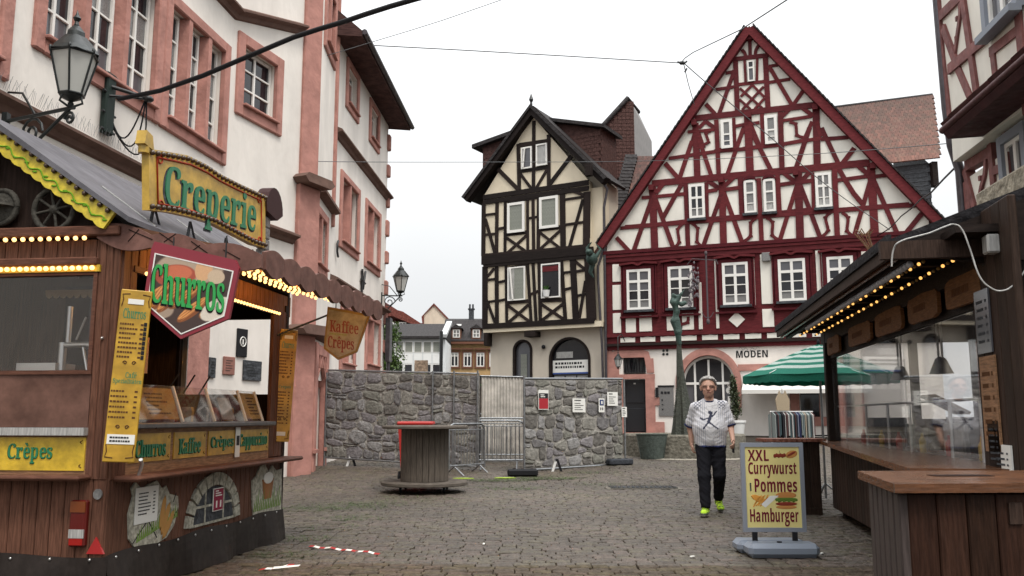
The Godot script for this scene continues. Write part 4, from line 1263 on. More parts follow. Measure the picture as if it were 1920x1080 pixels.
	pm.lathe([Vector2(0.0, 0.0), Vector2(0.11, 0.0), Vector2(0.15, 0.26), Vector2(0.16, 0.28), Vector2(0.0, 0.26)], 12)
	part("pot", pm, M.white_paint, pot)
	var lf := MB.new()
	for i in 14:
		var a := i * 2.4
		lf.quad(Vector3(0.02 * cos(a), 0.26, 0.02 * sin(a)), Vector3(0.1 * cos(a + 0.4), 0.36, 0.1 * sin(a + 0.4)), Vector3(0.16 * cos(a), 0.42 + 0.02 * (i % 4), 0.16 * sin(a)), Vector3(0.1 * cos(a - 0.4), 0.37, 0.1 * sin(a - 0.4)))
	part("leaves", lf, mat("leaf", 0.05, 0.11, 0.03, 0.6), pot)

func tile_field(called: String, parent: Node, a: Vector3, b: Vector3, c: Vector3, d: Vector3, nu: int, nv: int, m: Material, tint: Array, clip := 1.0) -> void:
	# rows of flat clay tiles between the eave a-b and the ridge d-c, each lapping the one below
	var q := MB.new()
	q.box(Vector3.ZERO, Vector3(0.95, 0.06, 1.2))
	var mesh := q.done()
	var xs := []
	var cols := []
	for j in nv:
		var l := a.lerp(d, (j + 0.5) / nv)
		var r := b.lerp(c, (j + 0.5) / nv)
		var up := ((d - a).lerp(c - b, 0.5) / nv)
		for i in nu:
			var t := (i + 0.5 + (0.5 if j % 2 else 0.0)) / nu
			if t > 1.0:
				continue
			var p := l.lerp(r, t)
			var x := (r - l) / nu
			var n := x.cross(up).normalized()
			if n.y < 0:
				n = -n
			var zz := -(up.rotated(x.normalized(), 0.0))
			var bs := Basis(x, n + up.normalized() * 0.0, zz)
			var tl := Basis(x.normalized(), 0.16 if (x.cross(n)).dot(zz) > 0 else -0.16)
			xs.append(Transform3D(tl * bs, p + n * 0.05))
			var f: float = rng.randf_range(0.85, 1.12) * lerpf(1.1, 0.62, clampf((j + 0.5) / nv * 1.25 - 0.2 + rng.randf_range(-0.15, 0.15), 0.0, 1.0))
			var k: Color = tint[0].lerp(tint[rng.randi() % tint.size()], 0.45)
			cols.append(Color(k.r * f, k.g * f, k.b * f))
	stuff(copies(called, mesh, m, xs, parent, cols))

func make_back_houses() -> void:
	var tm := StandardMaterial3D.new()
	tm.vertex_color_use_as_albedo = true
	tm.roughness = 0.8
	tm.uv1_triplanar = true
	tm.uv1_world_triplanar = true
	tm.uv1_scale = Vector3.ONE * 0.5
	tm.albedo_texture = noise_tex("stone", 5, 0.018, 0.62, 1.12, 6, 512, 0.0, 0.62)
	var I := Transform3D.IDENTITY
	# link roof between the two half-timbered houses
	var l := thing("link_house", "small red tiled roof squeezed between the dark and the red half-timbered houses", "house", Vector3(4.6, 0.8, -38.0))
	var off := Transform3D(Basis.IDENTITY, -l.position)
	var q := [Vector3(3.931, 8.679, -36.600), Vector3(7.682, 8.679, -36.600), Vector3(9.148, 13.141, -39.500), Vector3(5.340, 13.141, -39.500)]
	for i in 4:
		q[i] -= l.position
	var rb := MB.new()
	rb.quad(q[0], q[1], q[2], q[3])
	rb.quad(q[3], q[2], q[2] + Vector3(0, -5, -1), q[3] + Vector3(0, -5, -1))
	part("roof", rb, M.dark_roof, l)
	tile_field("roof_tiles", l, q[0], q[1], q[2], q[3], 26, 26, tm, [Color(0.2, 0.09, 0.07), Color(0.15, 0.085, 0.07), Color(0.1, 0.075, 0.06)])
	var vs := MB.new()
	for i in 24:
		var p: Vector3 = q[0].lerp(q[3], (i + 0.5) / 24)
		vs.box(p + Vector3(0.2, 0.1, 0.1), Vector3(0.55, 0.09, 0.27), Basis(Vector3.RIGHT, atan2(q[3].y - q[0].y, q[0].z - q[3].z) - 0.12))
	part("verge_tiles", vs, M.dark_roof, l)
	var lw := MB.new()
	lw.box((q[0] + q[1]) / 2 + Vector3(0, -3.6, -2.5), Vector3(3.4, 6.4, 0.3))
	part("wall", lw, M.cream_wall, l)
	# shingled gable with a metal clad end, behind
	var b := thing("shingled_house", "tall brown shingled gable with weathered grey metal side behind the dark timbered house", "house", Vector3(5.4, 0.8, -43.0))
	off = Transform3D(Basis.IDENTITY, -b.position)
	var w := [Vector3(4.103, 15.139, -43.000), Vector3(5.870, 17.194, -43.000), Vector3(6.133, 16.741, -43.000), Vector3(6.171, 13.248, -43.000), Vector3(4.078, 13.248, -43.000)]
	var gb := MB.new(off)
	var poly := []
	for p in w:
		poly.append(Vector2(p.x, p.y))
	gb.prism(poly, -47.0, -43.0)
	part("gable", gb, M.brown_shingle, b)
	var sh := MB.new(off)
	var y: float = w[4].y
	while y < w[1].y:
		var x: float = w[0].x + 0.1
		while x < w[2].x:
			var lim: float = lerpf(w[0].y, w[1].y, (x - w[0].x) / (w[1].x - w[0].x))
			if y < lim - 0.15:
				sh.box(Vector3(x, y, -42.98), Vector3(0.2, 0.2, 0.04), Basis(Vector3.RIGHT, -0.08))
			x += 0.21
		y += 0.19
	stuff(part("shingles", sh, M.brown_shingle2, b))
	var e := [Vector3(6.083, 16.995, -43.000), Vector3(6.726, 17.252, -45.000), Vector3(7.729, 16.334, -47.000), Vector3(7.742, 14.360, -47.000), Vector3(6.064, 13.248, -43.000)]
	var side := MB.new(off)
	side.quad(e[0] + Vector3(0.02, 0, 0.02), e[4] + Vector3(0.02, 0, 0.02), e[3], e[2])
	side.tri(e[0] + Vector3(0.02, 0, 0.02), e[2], e[1])
	part("metal_side", side, mat("zinc", 0.27, 0.25, 0.235, 0.55, "wood_v", 0.5, 0.3), b)
	var rb2 := MB.new(off)
	rb2.tube([w[0] + Vector3(-0.1, 0.05, 0.1), w[1] + Vector3(0, 0.1, 0.1), e[1] + Vector3(0, 0.05, 0)], 0.12, 6)
	part("verge", rb2, M.dark_roof, b)
	# slate clad house with the big tiled roof, right behind the red gable
	var s := thing("slate_house", "slate clad house with a mossy red tiled roof behind the red gable", "house", Vector3(17.5, 0.8, -40.0))
	for i in 4:
		q[i] = [Vector3(15.369, 12.775, -40.000), Vector3(18.874, 12.572, -37.600), Vector3(20.905, 17.046, -42.000), Vector3(15.861, 17.276, -44.900)][i] - s.position
	var sb := MB.new()
	sb.quad(q[0], q[1], q[2], q[3])
	part("roof", sb, M.dark_roof, s)
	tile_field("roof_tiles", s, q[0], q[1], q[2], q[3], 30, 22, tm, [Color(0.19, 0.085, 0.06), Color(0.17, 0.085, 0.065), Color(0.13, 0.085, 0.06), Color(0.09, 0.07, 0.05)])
	var rg := MB.new()
	rg.tube([q[3] + Vector3(0, 0.05, 0), q[2] + Vector3(0.05, 0.05, 0)], 0.12, 6)
	part("ridge", rg, M.dark_roof, s)
	var wl := MB.new()
	var a0: Vector3 = q[0] + Vector3(0, -0.1, -0.5)
	var a1: Vector3 = q[1] + Vector3(-0.25, -0.1, -0.5)
	wl.quad(a0 + Vector3(0, -9, 0), a1 + Vector3(0, -9, 0), a1, a0)
	wl.quad(a1 + Vector3(0, -9, 0), a1 + Vector3(0.8, -9, -8), a1 + Vector3(0.8, 3.0, -5), a1)
	part("slate_wall", wl, M.slate, s)
	var sl := MB.new()
	var dv := (a1 - a0)
	var nn := Vector3(-dv.z, 0, dv.x).normalized()
	if nn.z < 0:
		nn = -nn
	for j in 26:
		for i in 22:
			var p: Vector3 = a0 + dv * ((i + (0.5 if j % 2 else 0.0)) / 22.0) + Vector3(0, -0.1 - 0.2 * j, 0) + nn * 0.03
			sl.box(p, Vector3(0.24, 0.22, 0.02), Basis(Vector3.UP, atan2(-dv.z, dv.x)) * Basis(Vector3.RIGHT, -0.08 + rng.randf_range(-0.02, 0.02)))
	stuff(part("slates", sl, mat("slate2", 0.085, 0.092, 0.1, 0.5, "stone", 0.8), s))
	var ev := MB.new()
	ev.box(a1 + Vector3(0.12, -0.55, 0.1), Vector3(0.24, 1.1, 0.4))
	part("eave_end", ev, M.dark_timber, s)

func make_right_house() -> void:
	var yaw := -1.6881
	var o := thing("half_timbered_house", "white house with pink timbers and a dark red canopy on the right", "house", Vector3(7.0, 0, -14.0), yaw + 0.0)
	# local +x runs along the wall towards the camera, +z points out into the street
	var I := Transform3D.IDENTITY
	var pk := mat("pink_timber", 0.25, 0.105, 0.098, 0.7, "grime", 0.7)
	var wl := MB.new()
	wl.box(Vector3(6.5, 2.4, -2.5), Vector3(11.0, 4.9, 5.0))
	part("lower_wall", wl, M.infill, o)
	var wu := MB.new()
	wu.box(Vector3(6.65, 8.3, -2.4), Vector3(11.0, 6.4, 5.2))
	part("upper_wall", wu, M.infill, o)
	# timbers of the jettied upper storey, then of the lower one
	var ut := [[1.13,7.44,1.95,7.37,0.15],[1.20,7.22,1.58,6.51,0.14],[2.00,7.32,2.21,5.78,0.14],[1.30,6.50,2.67,6.41,0.16],[1.54,6.51,2.01,5.74,0.15],[2.77,6.94,2.76,6.35,0.13],[2.79,6.15,2.81,5.81,0.13],[2.71,6.17,3.56,6.11,0.13],[1.00,7.86,1.17,5.83,0.12]]
	for t in ut:
		beam("beam", o, I, Vector2(t[0], t[1]), Vector2(t[2], t[3]), t[4], 0.1, 0.225, pk)
	beam("beam", o, I, Vector2(3.6, 5.0), Vector2(3.6, 11.0), 0.16, 0.1, 0.23, pk)
	var cb := curved(o, [Vector2(1.87, 7.38), Vector2(1.86, 7.14), Vector2(1.72, 6.91), Vector2(1.56, 6.65)], 0.08, pk, "curved_brace", 0.22)
	for p in [Vector2(1.74, 7.11), Vector2(1.66, 6.84)]:
		bx("knob", cb, I, Vector3(p.x, p.y, 0.21), Vector3(0.05, 0.07, 0.06), pk)
	for t in [[1.12,5.03,1.95,4.99,0.15],[2.02,5.29,2.03,4.36,0.14],[2.10,4.69,2.57,4.64,0.12],[1.08,4.99,1.33,4.34,0.12],[2.50,5.14,2.54,4.49,0.12]]:
		beam("beam", o, I, Vector2(t[0], t[1]), Vector2(t[2], t[3]), t[4], -0.1, 0.03, pk)
	for t in [[1.12, 0.3, 1.12, 4.8, 0.2], [1.9, 0.3, 1.9, 4.4, 0.15], [1.0, 2.0, 8.0, 2.0, 0.18]]:
		beam("beam", o, I, Vector2(t[0], t[1]), Vector2(t[2], t[3]), t[4], -0.1, 0.03, pk)
	curved(o, [Vector2(1.46, 5.44), Vector2(1.33, 5.36), Vector2(1.25, 5.26)], 0.12, pk)
	var c2 := curved(o, [Vector2(1.85, 4.95), Vector2(1.79, 4.74), Vector2(1.63, 4.57), Vector2(1.49, 4.36)], 0.08, pk)
	var kp: Vector2 = Vector2(1.71, 4.70)
	bx("knob", c2, I, Vector3(kp.x - 0.05, kp.y, 0.03), Vector3(0.06, 0.07, 0.06), pk)
	# windows with grey frames and slate sills
	var gm := mat("grey_frame", 0.23, 0.25, 0.29, 0.5)
	for r in [[2.82, 6.45, 3.65, 8.2], [2.5, 2.2, 3.1, 4.95]]:
		var zz := 0.22 if r[1] > 5.0 else 0.02
		part("window_surround", frame_mesh(r[0] - 0.1, r[1] - 0.1, r[2] + 0.1, r[3] + 0.1, 0.12, [], [], 0, zz, 0.16), gm, o)
		window(o, I, r, 0.08, [[0.5, 0.08]], [[0.35, 0.03], [0.68, 0.03]], zz, M.sash, [M.pane_mid])
		bx("sill", o, I, Vector3((r[0] + r[2]) / 2, r[1] - 0.12, zz + 0.1), Vector3(r[2] - r[0] + 0.22, 0.09, 0.16), gm)
	# dark red canopy (pent roof) and the pale slab below
	var cp := MB.new()
	cp.prism([Vector2(-0.1, 5.15), Vector2(0.66, 5.12), Vector2(0.72, 5.2), Vector2(0.66, 5.3), Vector2(-0.1, 5.9)], -12.0, -2.25)
	part("canopy", cp, mat("dark_red_soffit", 0.075, 0.03, 0.032, 0.7, "grime", 0.5), o, Transform3D(SWEEP, Vector3.ZERO))
	var ct := MB.new()
	ct.tube([Vector3(2.2, 5.26, 0.71), Vector3(12.0, 5.26, 0.71)], 0.05, 8)
	for i in 30:
		ct.box(Vector3(2.4 + 0.32 * i, 5.42 + 0.02 * (i % 2), 0.62), Vector3(0.3, 0.06, 0.3), Basis(Vector3.RIGHT, 0.7))
	part("canopy_tiles", ct, mat("canopy_tile", 0.10, 0.04, 0.04, 0.6, "grime", 0.8), o)
	var sb := MB.new()
	sb.bevel_box(Vector3(7.8, 4.0, 0.18), Vector3(9.6, 0.3, 0.96), 0.03)
	part("concrete_slab", sb, mat("beige_slab", 0.36, 0.32, 0.25, 0.85, "stone", 0.5), o)
	var dp := MB.new()
	dp.tube([Vector3(0.9, 11.5, 0.2), Vector3(1.04, 6.0, 0.2), Vector3(1.0, 5.4, 0.15), Vector3(0.96, 5.0, 0.04), Vector3(1.0, 0.3, 0.04)], 0.075, 9)
	part("downpipe", dp, M.gutter, o)
	# the eave gutter of the upper roof
	var ev := MB.new()
	ev.tube([Vector3(0.9, 8.05, 1.1), Vector3(0.92, 8.03, 0.5), Vector3(0.96, 7.95, 0.22)], 0.06, 8)
	part("eave_gutter", ev, M.dark_timber, o)

# ---------------------------------------------------------------- houses in the distance
func make_far_houses() -> void:
	var I := Transform3D.IDENTITY
	# ochre house with a slate mansard
	var t := thing("ochre_house", "ochre house with slate mansard roof and two small dormers beyond the fence", "house", Vector3(-5.67, 0, -75.00))
	var w := MB.new()
	w.box(Vector3(4.0, 3.8, -4.0), Vector3(8.0, 7.6, 8.0))
	part("wall", w, mat("ochre_wall", 0.50, 0.33, 0.16, 0.9, "plaster", 0.2), t)
	var r := MB.new()
	r.prism([Vector2(0.3, 7.5), Vector2(0.35, 7.65), Vector2(-3.0, 9.75), Vector2(-5, 10.1), Vector2(-8, 7.6)], -8.4, 0.3)
	part("roof", r, M.dark_roof, t, Transform3D(SWEEP, Vector3.ZERO))
	bx("cornice", t, I, Vector3(4.0, 7.45, 0.2), Vector3(8.4, 0.18, 0.5), mat("brown_trim", 0.16, 0.075, 0.05, 0.8))
	for i in 4:
		var u := 0.45 + 1.1 * i
		window(t, I, [u, 5.45, u + 0.67, 6.65], 0.09, [[0.5, 0.09]], [[0.75, 0.05]], 0.03, M.sash, [M.pane_dark, M.pane_pale])
		part("surround", frame_mesh(u - 0.16, 5.3, u + 0.83, 6.8, 0.14, [], [], 0, 0.05, 0.14), M.brown_trim, t)
		bx("hood", t, I, Vector3(u + 0.33, 6.95, 0.12), Vector3(1.0, 0.12, 0.3), M.brown_trim)
	for e in [0.92, 2.62]:
		bx("dormer", t, I, Vector3(e, 8.25, -0.6), Vector3(0.8, 0.95, 1.4), M.brown_trim)
		var dr := MB.new()
		dr.prism([Vector2(e - 0.55, 8.7), Vector2(e + 0.55, 8.7), Vector2(e, 9.05)], -2.2, 0.25)
		part("dormer_roof", dr, M.dark_roof, t)
		window(t, I, [e - 0.3, 7.92, e + 0.3, 8.6], 0.07, [[0.5, 0.07]], [[0.5, 0.05]], 0.12, M.sash, [M.pane_grey])
	bx("skylight", t, I, Vector3(1.0, 9.2, -2.0), Vector3(0.45, 0.06, 0.35), M.pane_pale, Basis(Vector3.RIGHT, 0.55))
	var ch := MB.new()
	ch.box(Vector3(2.0, 10.3, -4.0), Vector3(0.45, 1.2, 0.5))
	ch.box(Vector3(2.0, 10.85, -4.0), Vector3(0.6, 0.1, 0.6))
	for s in [-0.14, 0.14]:
		ch.box(Vector3(2.0 + s, 11.1, -4.0), Vector3(0.16, 0.4, 0.16))
	part("chimney", ch, M.slate, t)
	var gl := MB.new()
	gl.tube([Vector3(-0.1, 7.4, 0.3), Vector3(-0.1, 0, 0.3)], 0.07, 6)
	part("downpipe", gl, M.gutter, t)
	# white office building with ribbon windows
	var o := thing("office_building", "white flat-fronted office building with two rows of wide windows in the distance", "building", Vector3(-9.87, 0, -68.00))
	var wd: float = 4.69
	var ow := MB.new()
	ow.box(Vector3(wd / 2, 3.65, -4.0), Vector3(wd, 7.3, 8.0))
	part("wall", ow, mat("office_white", 0.74, 0.76, 0.76, 0.7, "plaster", 0.1), o)
	var orf := MB.new()
	orf.prism([Vector2(0.35, 7.2), Vector2(0.35, 7.4), Vector2(-5.0, 8.9), Vector2(-9, 7.2)], -wd, 0.0)
	part("roof", orf, M.dark_roof, o, Transform3D(SWEEP, Vector3.ZERO))
	for i in 6:
		var u := wd - 0.95 - 0.72 * i
		window(o, I, [u, 6.15, u + 0.62, 7.0], 0.04, [], [], 0.03, M.sash, [M.curtain])
		window(o, I, [u, 4.3, u + 0.62, 5.25], 0.04, [], [], 0.03, M.sash, [M.pane_grey if i == 2 else M.pane_dark])
		bx("panel", o, I, Vector3(u + 0.31, 5.7, 0.03), Vector3(0.62, 0.8, 0.05), M.white_paint)
	bx("verge", o, I, Vector3(wd - 0.05, 8.2, -2.2), Vector3(0.45, 0.25, 6.2), mat("zinc_light", 0.45, 0.46, 0.46, 0.5), Basis(Vector3.RIGHT, 0.27))
	# cream gabled house behind the office
	var c := thing("gabled_house", "plain cream gable with a red roof rising behind the office building", "house", Vector3(-8.20, 0, -90.00))
	var cg := MB.new()
	cg.prism([Vector2(-0.85, 0), Vector2(1.6, 0), Vector2(1.6, 11.2), Vector2(0.16, 12.6), Vector2(-0.85, 11.6)], -9.0, 0.0)
	part("wall", cg, mat("cream_far", 0.68, 0.60, 0.48, 0.9, "plaster", 0.2), c)
	var cr := MB.new()
	cr.prism([Vector2(-0.9, 10.0), Vector2(-1.1, 11.4), Vector2(0.16, 12.8), Vector2(1.9, 11.0), Vector2(1.8, 10.9), Vector2(0.16, 12.6), Vector2(-0.85, 11.6)], -9.2, 0.15)
	part("roof", cr, mat("red_roof", 0.21, 0.07, 0.055, 0.8, "stone", 0.5), c)
	bx("side_wall", c, I, Vector3(-1.3, 5.4, -2.0), Vector3(1.1, 10.8, 3.0), M.red_roof)
	# long red roofs on the left
	for e in [[735, 84.0, "cream house with a long sloping red roof just right of the town hall corner", 0.0], [768, 87.0, "red roof stepping down between the cream gable and the town hall", 1.0]]:
		var x: float = (e[0] - 960.0) / 1667.0 * e[1]
		var dn: float = 0.55 * e[3]
		var h := thing("red_roofed_house", e[2], "house", Vector3(x, 0, -e[1]))
		bx("wall", h, I, Vector3(0.3, 5.0 - dn / 2, -2.5), Vector3(3.6, 10.0 - dn, 5.0), M.cream_far)
		var rr := MB.new()
		rr.prism([Vector2(-1.5, 10.6 - dn), Vector2(-1.5, 12.3 - dn), Vector2(-0.8, 12.1 - dn), Vector2(2.6, 9.9 - dn), Vector2(2.4, 9.75 - dn), Vector2(-0.2, 10.8 - dn)], -6.0, 0.3)
		part("roof", rr, M.red_roof, h)
		for i in 2:
			window(h, I, [-0.7 + 1.2 * i, 9.4 - dn, 0.0 + 1.2 * i, 10.2 - dn], 0.08, [[0.5, 0.07]], [], 0.03, M.sash, [M.pane_mid])
	# buildings behind the camera and to the right, seen only as reflections and light
	# low garden wall with a gate post in front of the office
	var gw := thing("garden_wall", "low brown garden wall running in front of the distant houses", "wall", Vector3(-6.37, 0, -45.00))
	var gm := MB.new()
	gm.box(Vector3(3.0, 1.6, 0), Vector3(8.2, 3.25, 0.4))
	part("wall", gm, mat("brown_wall", 0.24, 0.19, 0.15, 0.9, "stone", 0.5), gw)
	bx("coping", gw, I, Vector3(3.0, 3.27, 0), Vector3(8.3, 0.12, 0.55), M.slate)
	bx("post", gw, I, Vector3(1.75, 3.6, 0.1), Vector3(0.65, 1.0, 0.35), mat("tan_post", 0.40, 0.29, 0.21, 0.9, "stone", 0.5))
	rod("pole", gw, Vector3(2.75, 3.0, 0), Vector3(2.75, 5.6, 0), 0.09, M.black_iron, 8)

# ---------------------------------------------------------------- trees and shrubs
func leafy(called: String, label: String, category: String, at: Vector3, blobs: Array, n: int, leaf: float, c: Color, trunk_h: float, group := "") -> void:
	var o := thing(called, label, category, at, 0.0, group)
	var tr := MB.new()
	tr.tube([Vector3.ZERO, Vector3(0.05, trunk_h * 0.6, 0), Vector3(-0.03, trunk_h, 0.05)], [0.11, 0.09, 0.06] if trunk_h > 1.5 else [0.03, 0.025, 0.02], 7)
	for i in 7:
		var b: Array = blobs[i % blobs.size()]
		tr.tube([Vector3(0, trunk_h * (0.45 + 0.07 * i), 0), b[0] * 0.6 + Vector3(0, trunk_h * 0.3, 0), b[0]], [0.04, 0.025, 0.012], 5)
	part("trunk" if trunk_h > 1.5 else "stems", tr, mat("bark", 0.09, 0.07, 0.055, 0.9, "stone", 1.5), o)
	var lm := MB.new()
	lm.tri(Vector3(0, 0, 0), Vector3(0.35, 0.06, 0.5), Vector3(0, 0.0, 1.0))
	lm.tri(Vector3(0, 0, 0), Vector3(0, 0.0, 1.0), Vector3(-0.35, 0.06, 0.5))
	var xs := []
	var cols := []
	for i in n:
		var b: Array = blobs[rng.randi() % blobs.size()]
		var d := Vector3(rng.randfn(), rng.randfn(), rng.randfn()).normalized()
		var rr := pow(rng.randf(), 0.45) * (0.8 + 0.35 * sin(d.x * 7.0 + b[0].x * 5.0) * sin(d.y * 6.0) + 0.1 * sin(d.z * 9.0))
		var p: Vector3 = b[0] + d * b[1] * rr
		if p.y < 0.02:
			continue
		var s := leaf * rng.randf_range(0.6, 1.3)
		xs.append(Transform3D(Basis.from_euler(Vector3(rng.randf_range(-1.2, 1.2), rng.randf() * TAU, rng.randf_range(-0.8, 0.8))).scaled(Vector3.ONE * s), p))
		var f := rng.randf_range(0.6, 1.45)
		cols.append(Color(c.r * f, c.g * f, c.b * f * rng.randf_range(0.7, 1.2)))
	if not M.has("leaves"):
		var m := StandardMaterial3D.new()
		m.vertex_color_use_as_albedo = true
		m.roughness = 0.55
		m.backlight_enabled = true
		m.backlight = lin(0.06, 0.1, 0.02)
		M["leaves"] = m
	stuff(copies("crown" if trunk_h > 1.5 else "foliage", lm.done(), M.leaves, xs, o, cols))

func make_trees() -> void:
	var p: Vector3 = Vector3(-5.04, 0.7, -36.00)
	leafy("birch_tree", "leafy green tree at the corner of the town hall beyond the stone fence", "tree", p, [[Vector3(0, 3.9, 0), Vector3(0.55, 0.7, 0.6)], [Vector3(0.12, 2.8, 0), Vector3(0.65, 0.9, 0.7)], [Vector3(-0.3, 3.2, 0.1), Vector3(0.6, 0.9, 0.6)], [Vector3(-0.1, 1.9, 0), Vector3(0.55, 0.6, 0.6)]], 5200, 0.11, Color(0.075, 0.125, 0.03), 3.2)
	leafy("garden_shrub", "round light green shrub left of the tan gate post above the garden wall", "shrub", Vector3(-4.74, 2.2, -42.00), [[Vector3(0, 0.75, 0), Vector3(0.55, 0.45, 0.5)], [Vector3(0.3, 0.7, 0), Vector3(0.4, 0.35, 0.4)]], 1500, 0.11, Color(0.10, 0.17, 0.03), 0.6, "shrubs above the garden wall")
	leafy("garden_shrub", "round light green shrub right of the tan gate post above the garden wall", "shrub", Vector3(-3.96, 2.2, -42.00), [[Vector3(0, 0.7, 0), Vector3(0.4, 0.4, 0.5)]], 900, 0.11, Color(0.10, 0.17, 0.03), 0.6, "shrubs above the garden wall")
	leafy("garden_shrub", "long low green shrub in front of the ochre house", "shrub", Vector3(-2.49, 2.0, -42.00), [[Vector3(-0.4, 0.7, 0), Vector3(0.6, 0.42, 0.5)], [Vector3(0.3, 0.65, 0), Vector3(0.75, 0.38, 0.5)]], 2600, 0.11, Color(0.09, 0.16, 0.03), 0.6, "shrubs above the garden wall")

# ---------------------------------------------------------------- building-site fences
func stone_screen(called: String, label: String, a: Vector3, b: Vector3, at0: float, at1: float, bt0: float, bt1: float, cols: int, sd: int) -> Node3D:
	# a fence panel faced with rubble stones: a is the bottom left end, at0..at1 bottom heights, bt0..bt1 top heights
	var d := b - a
	var o := thing(called, label, "site fence", Vector3(a.x, 0, a.z), atan2(-d.z, d.x), "stone faced site fence panels")
	var L := Vector2(d.x, d.z).length()
	var yy := func(u: float, t: float) -> float: return lerpf(lerpf(at0, at1, u / L), lerpf(bt0, bt1, u / L), t)
	var bk := MB.new()
	bk.prism([Vector2(0, at0), Vector2(L, at1), Vector2(L, bt1), Vector2(0, bt0)], -0.02, 0.0)
	part("mortar", bk, mat("mortar", 0.40, 0.375, 0.34, 0.9, "stone", 1.2), o)
	var r := RandomNumberGenerator.new()
	r.seed = sd
	for i in 6:
		var f := 0.75 + 0.12 * i
		mat("rubble%d" % i, 0.245 * f, (0.228 + 0.005 * (i % 3)) * f, (0.208 + 0.025 * (i % 2)) * f, 0.9, "stone", 1.1)
	# irregular courses: wavy bed joints, random widths, some courses split
	var nv := 9
	var edges := [0.0]
	for j in nv - 1:
		edges.append((j + 1.0) / nv + r.randf_range(-0.03, 0.03))
	edges.append(1.0)
	var ph := []
	for j in nv + 1:
		ph.append(r.randf() * 10.0)
	var bed := func(j: int, u: float) -> float:
		if j == 0:
			return 0.004
		if j >= nv:
			return 0.996
		return edges[j] + 0.026 * sin(u * 2.1 + ph[j]) + 0.016 * sin(u * 6.3 + ph[j] * 2.0)
	for j in nv:
		var u := 0.0
		while u < L - 0.02:
			var w := r.randf_range(0.14, 0.5)
			if u + w > L - 0.13:
				w = L - u
			var parts := [[0.0, 1.0]]
			if r.randf() < 0.28 and w < 0.4:
				var s := r.randf_range(0.4, 0.6)
				parts = [[0.0, s], [s, 1.0]]
			for pz in parts:
				var g := 0.008
				var x0 := u + g
				var x1 := u + w - g
				var pts := []
				for e in [[0.0, 0.22], [0.0, 0.75], [0.14, 1.0], [0.5, 1.03], [0.86, 0.98], [1.0, 0.7], [1.0, 0.2], [0.82, 0.0], [0.45, -0.03], [0.15, 0.03]]:
					var x := lerpf(x0, x1, clampf(e[0] + r.randf_range(-0.08, 0.08), 0.0, 1.0))
					var t: float = clampf(e[1] + r.randf_range(-0.1, 0.1), -0.05, 1.05)
					var lo: float = bed.call(j, x)
					var hi: float = bed.call(j + 1, x)
					t = lerpf(pz[0], pz[1], t)
					var y: float = yy.call(x, lerpf(lo, hi, t))
					var cy: float = yy.call(x, lerpf(lo, hi, (pz[0] + pz[1]) / 2))
					y += clampf(cy - y, -0.009, 0.009)
					pts.append(Vector2(x, y))
				part("stone", rubble(pts, r), M["rubble%d" % (r.randi() % 6)], o)
			u += w
	return o

func rubble(pts: Array, r: RandomNumberGenerator) -> MB:
	# one rough stone: outline at the wall, a rounded shoulder and an uneven face
	var q := MB.new()
	var c := Vector2.ZERO
	for p in pts:
		c += p / pts.size()
	var hgt := r.randf_range(0.02, 0.04)
	var sh := []
	var tp := []
	for p in pts:
		var d: Vector2 = c - p
		sh.append(Vector3(p.x + d.x * 0.05, p.y + d.y * 0.05, hgt * r.randf_range(0.5, 0.9)))
		var s := r.randf_range(0.16, 0.34)
		tp.append(Vector3(p.x + d.x * s, p.y + d.y * s, hgt * r.randf_range(0.8, 1.15)))
	var m := Vector3(c.x + r.randf_range(-0.03, 0.03), c.y + r.randf_range(-0.02, 0.02), hgt * r.randf_range(0.9, 1.25))
	var n := pts.size()
	for i in n:
		var j := (i + 1) % n
		q.quad(Vector3(pts[j].x, pts[j].y, -0.005), Vector3(pts[i].x, pts[i].y, -0.005), sh[i], sh[j])
		q.quad(sh[j], sh[i], tp[i], tp[j])
		q.tri(tp[j], tp[i], m)
	return q

func fence_foot(label: String, at: Vector3, yaw: float, m: Material) -> void:
	var o := thing("ballast_block", label, "ballast block", at, yaw, "blocks that weigh down the site fence")
	var q := MB.new()
	q.bevel_box(Vector3(0, 0.075, 0), Vector3(0.62, 0.14, 0.24), 0.03)
	part("block", q, m, o)
	for s in [-0.18, 0.0, 0.18]:
		var h := MB.new()
		h.lathe([Vector2(0.035, 0.146), Vector2(0.035, 0.152), Vector2(0.02, 0.152), Vector2(0.02, 0.147)], 8, Vector3(s, 0, 0))
		part("socket", h, M.black_plastic, o)

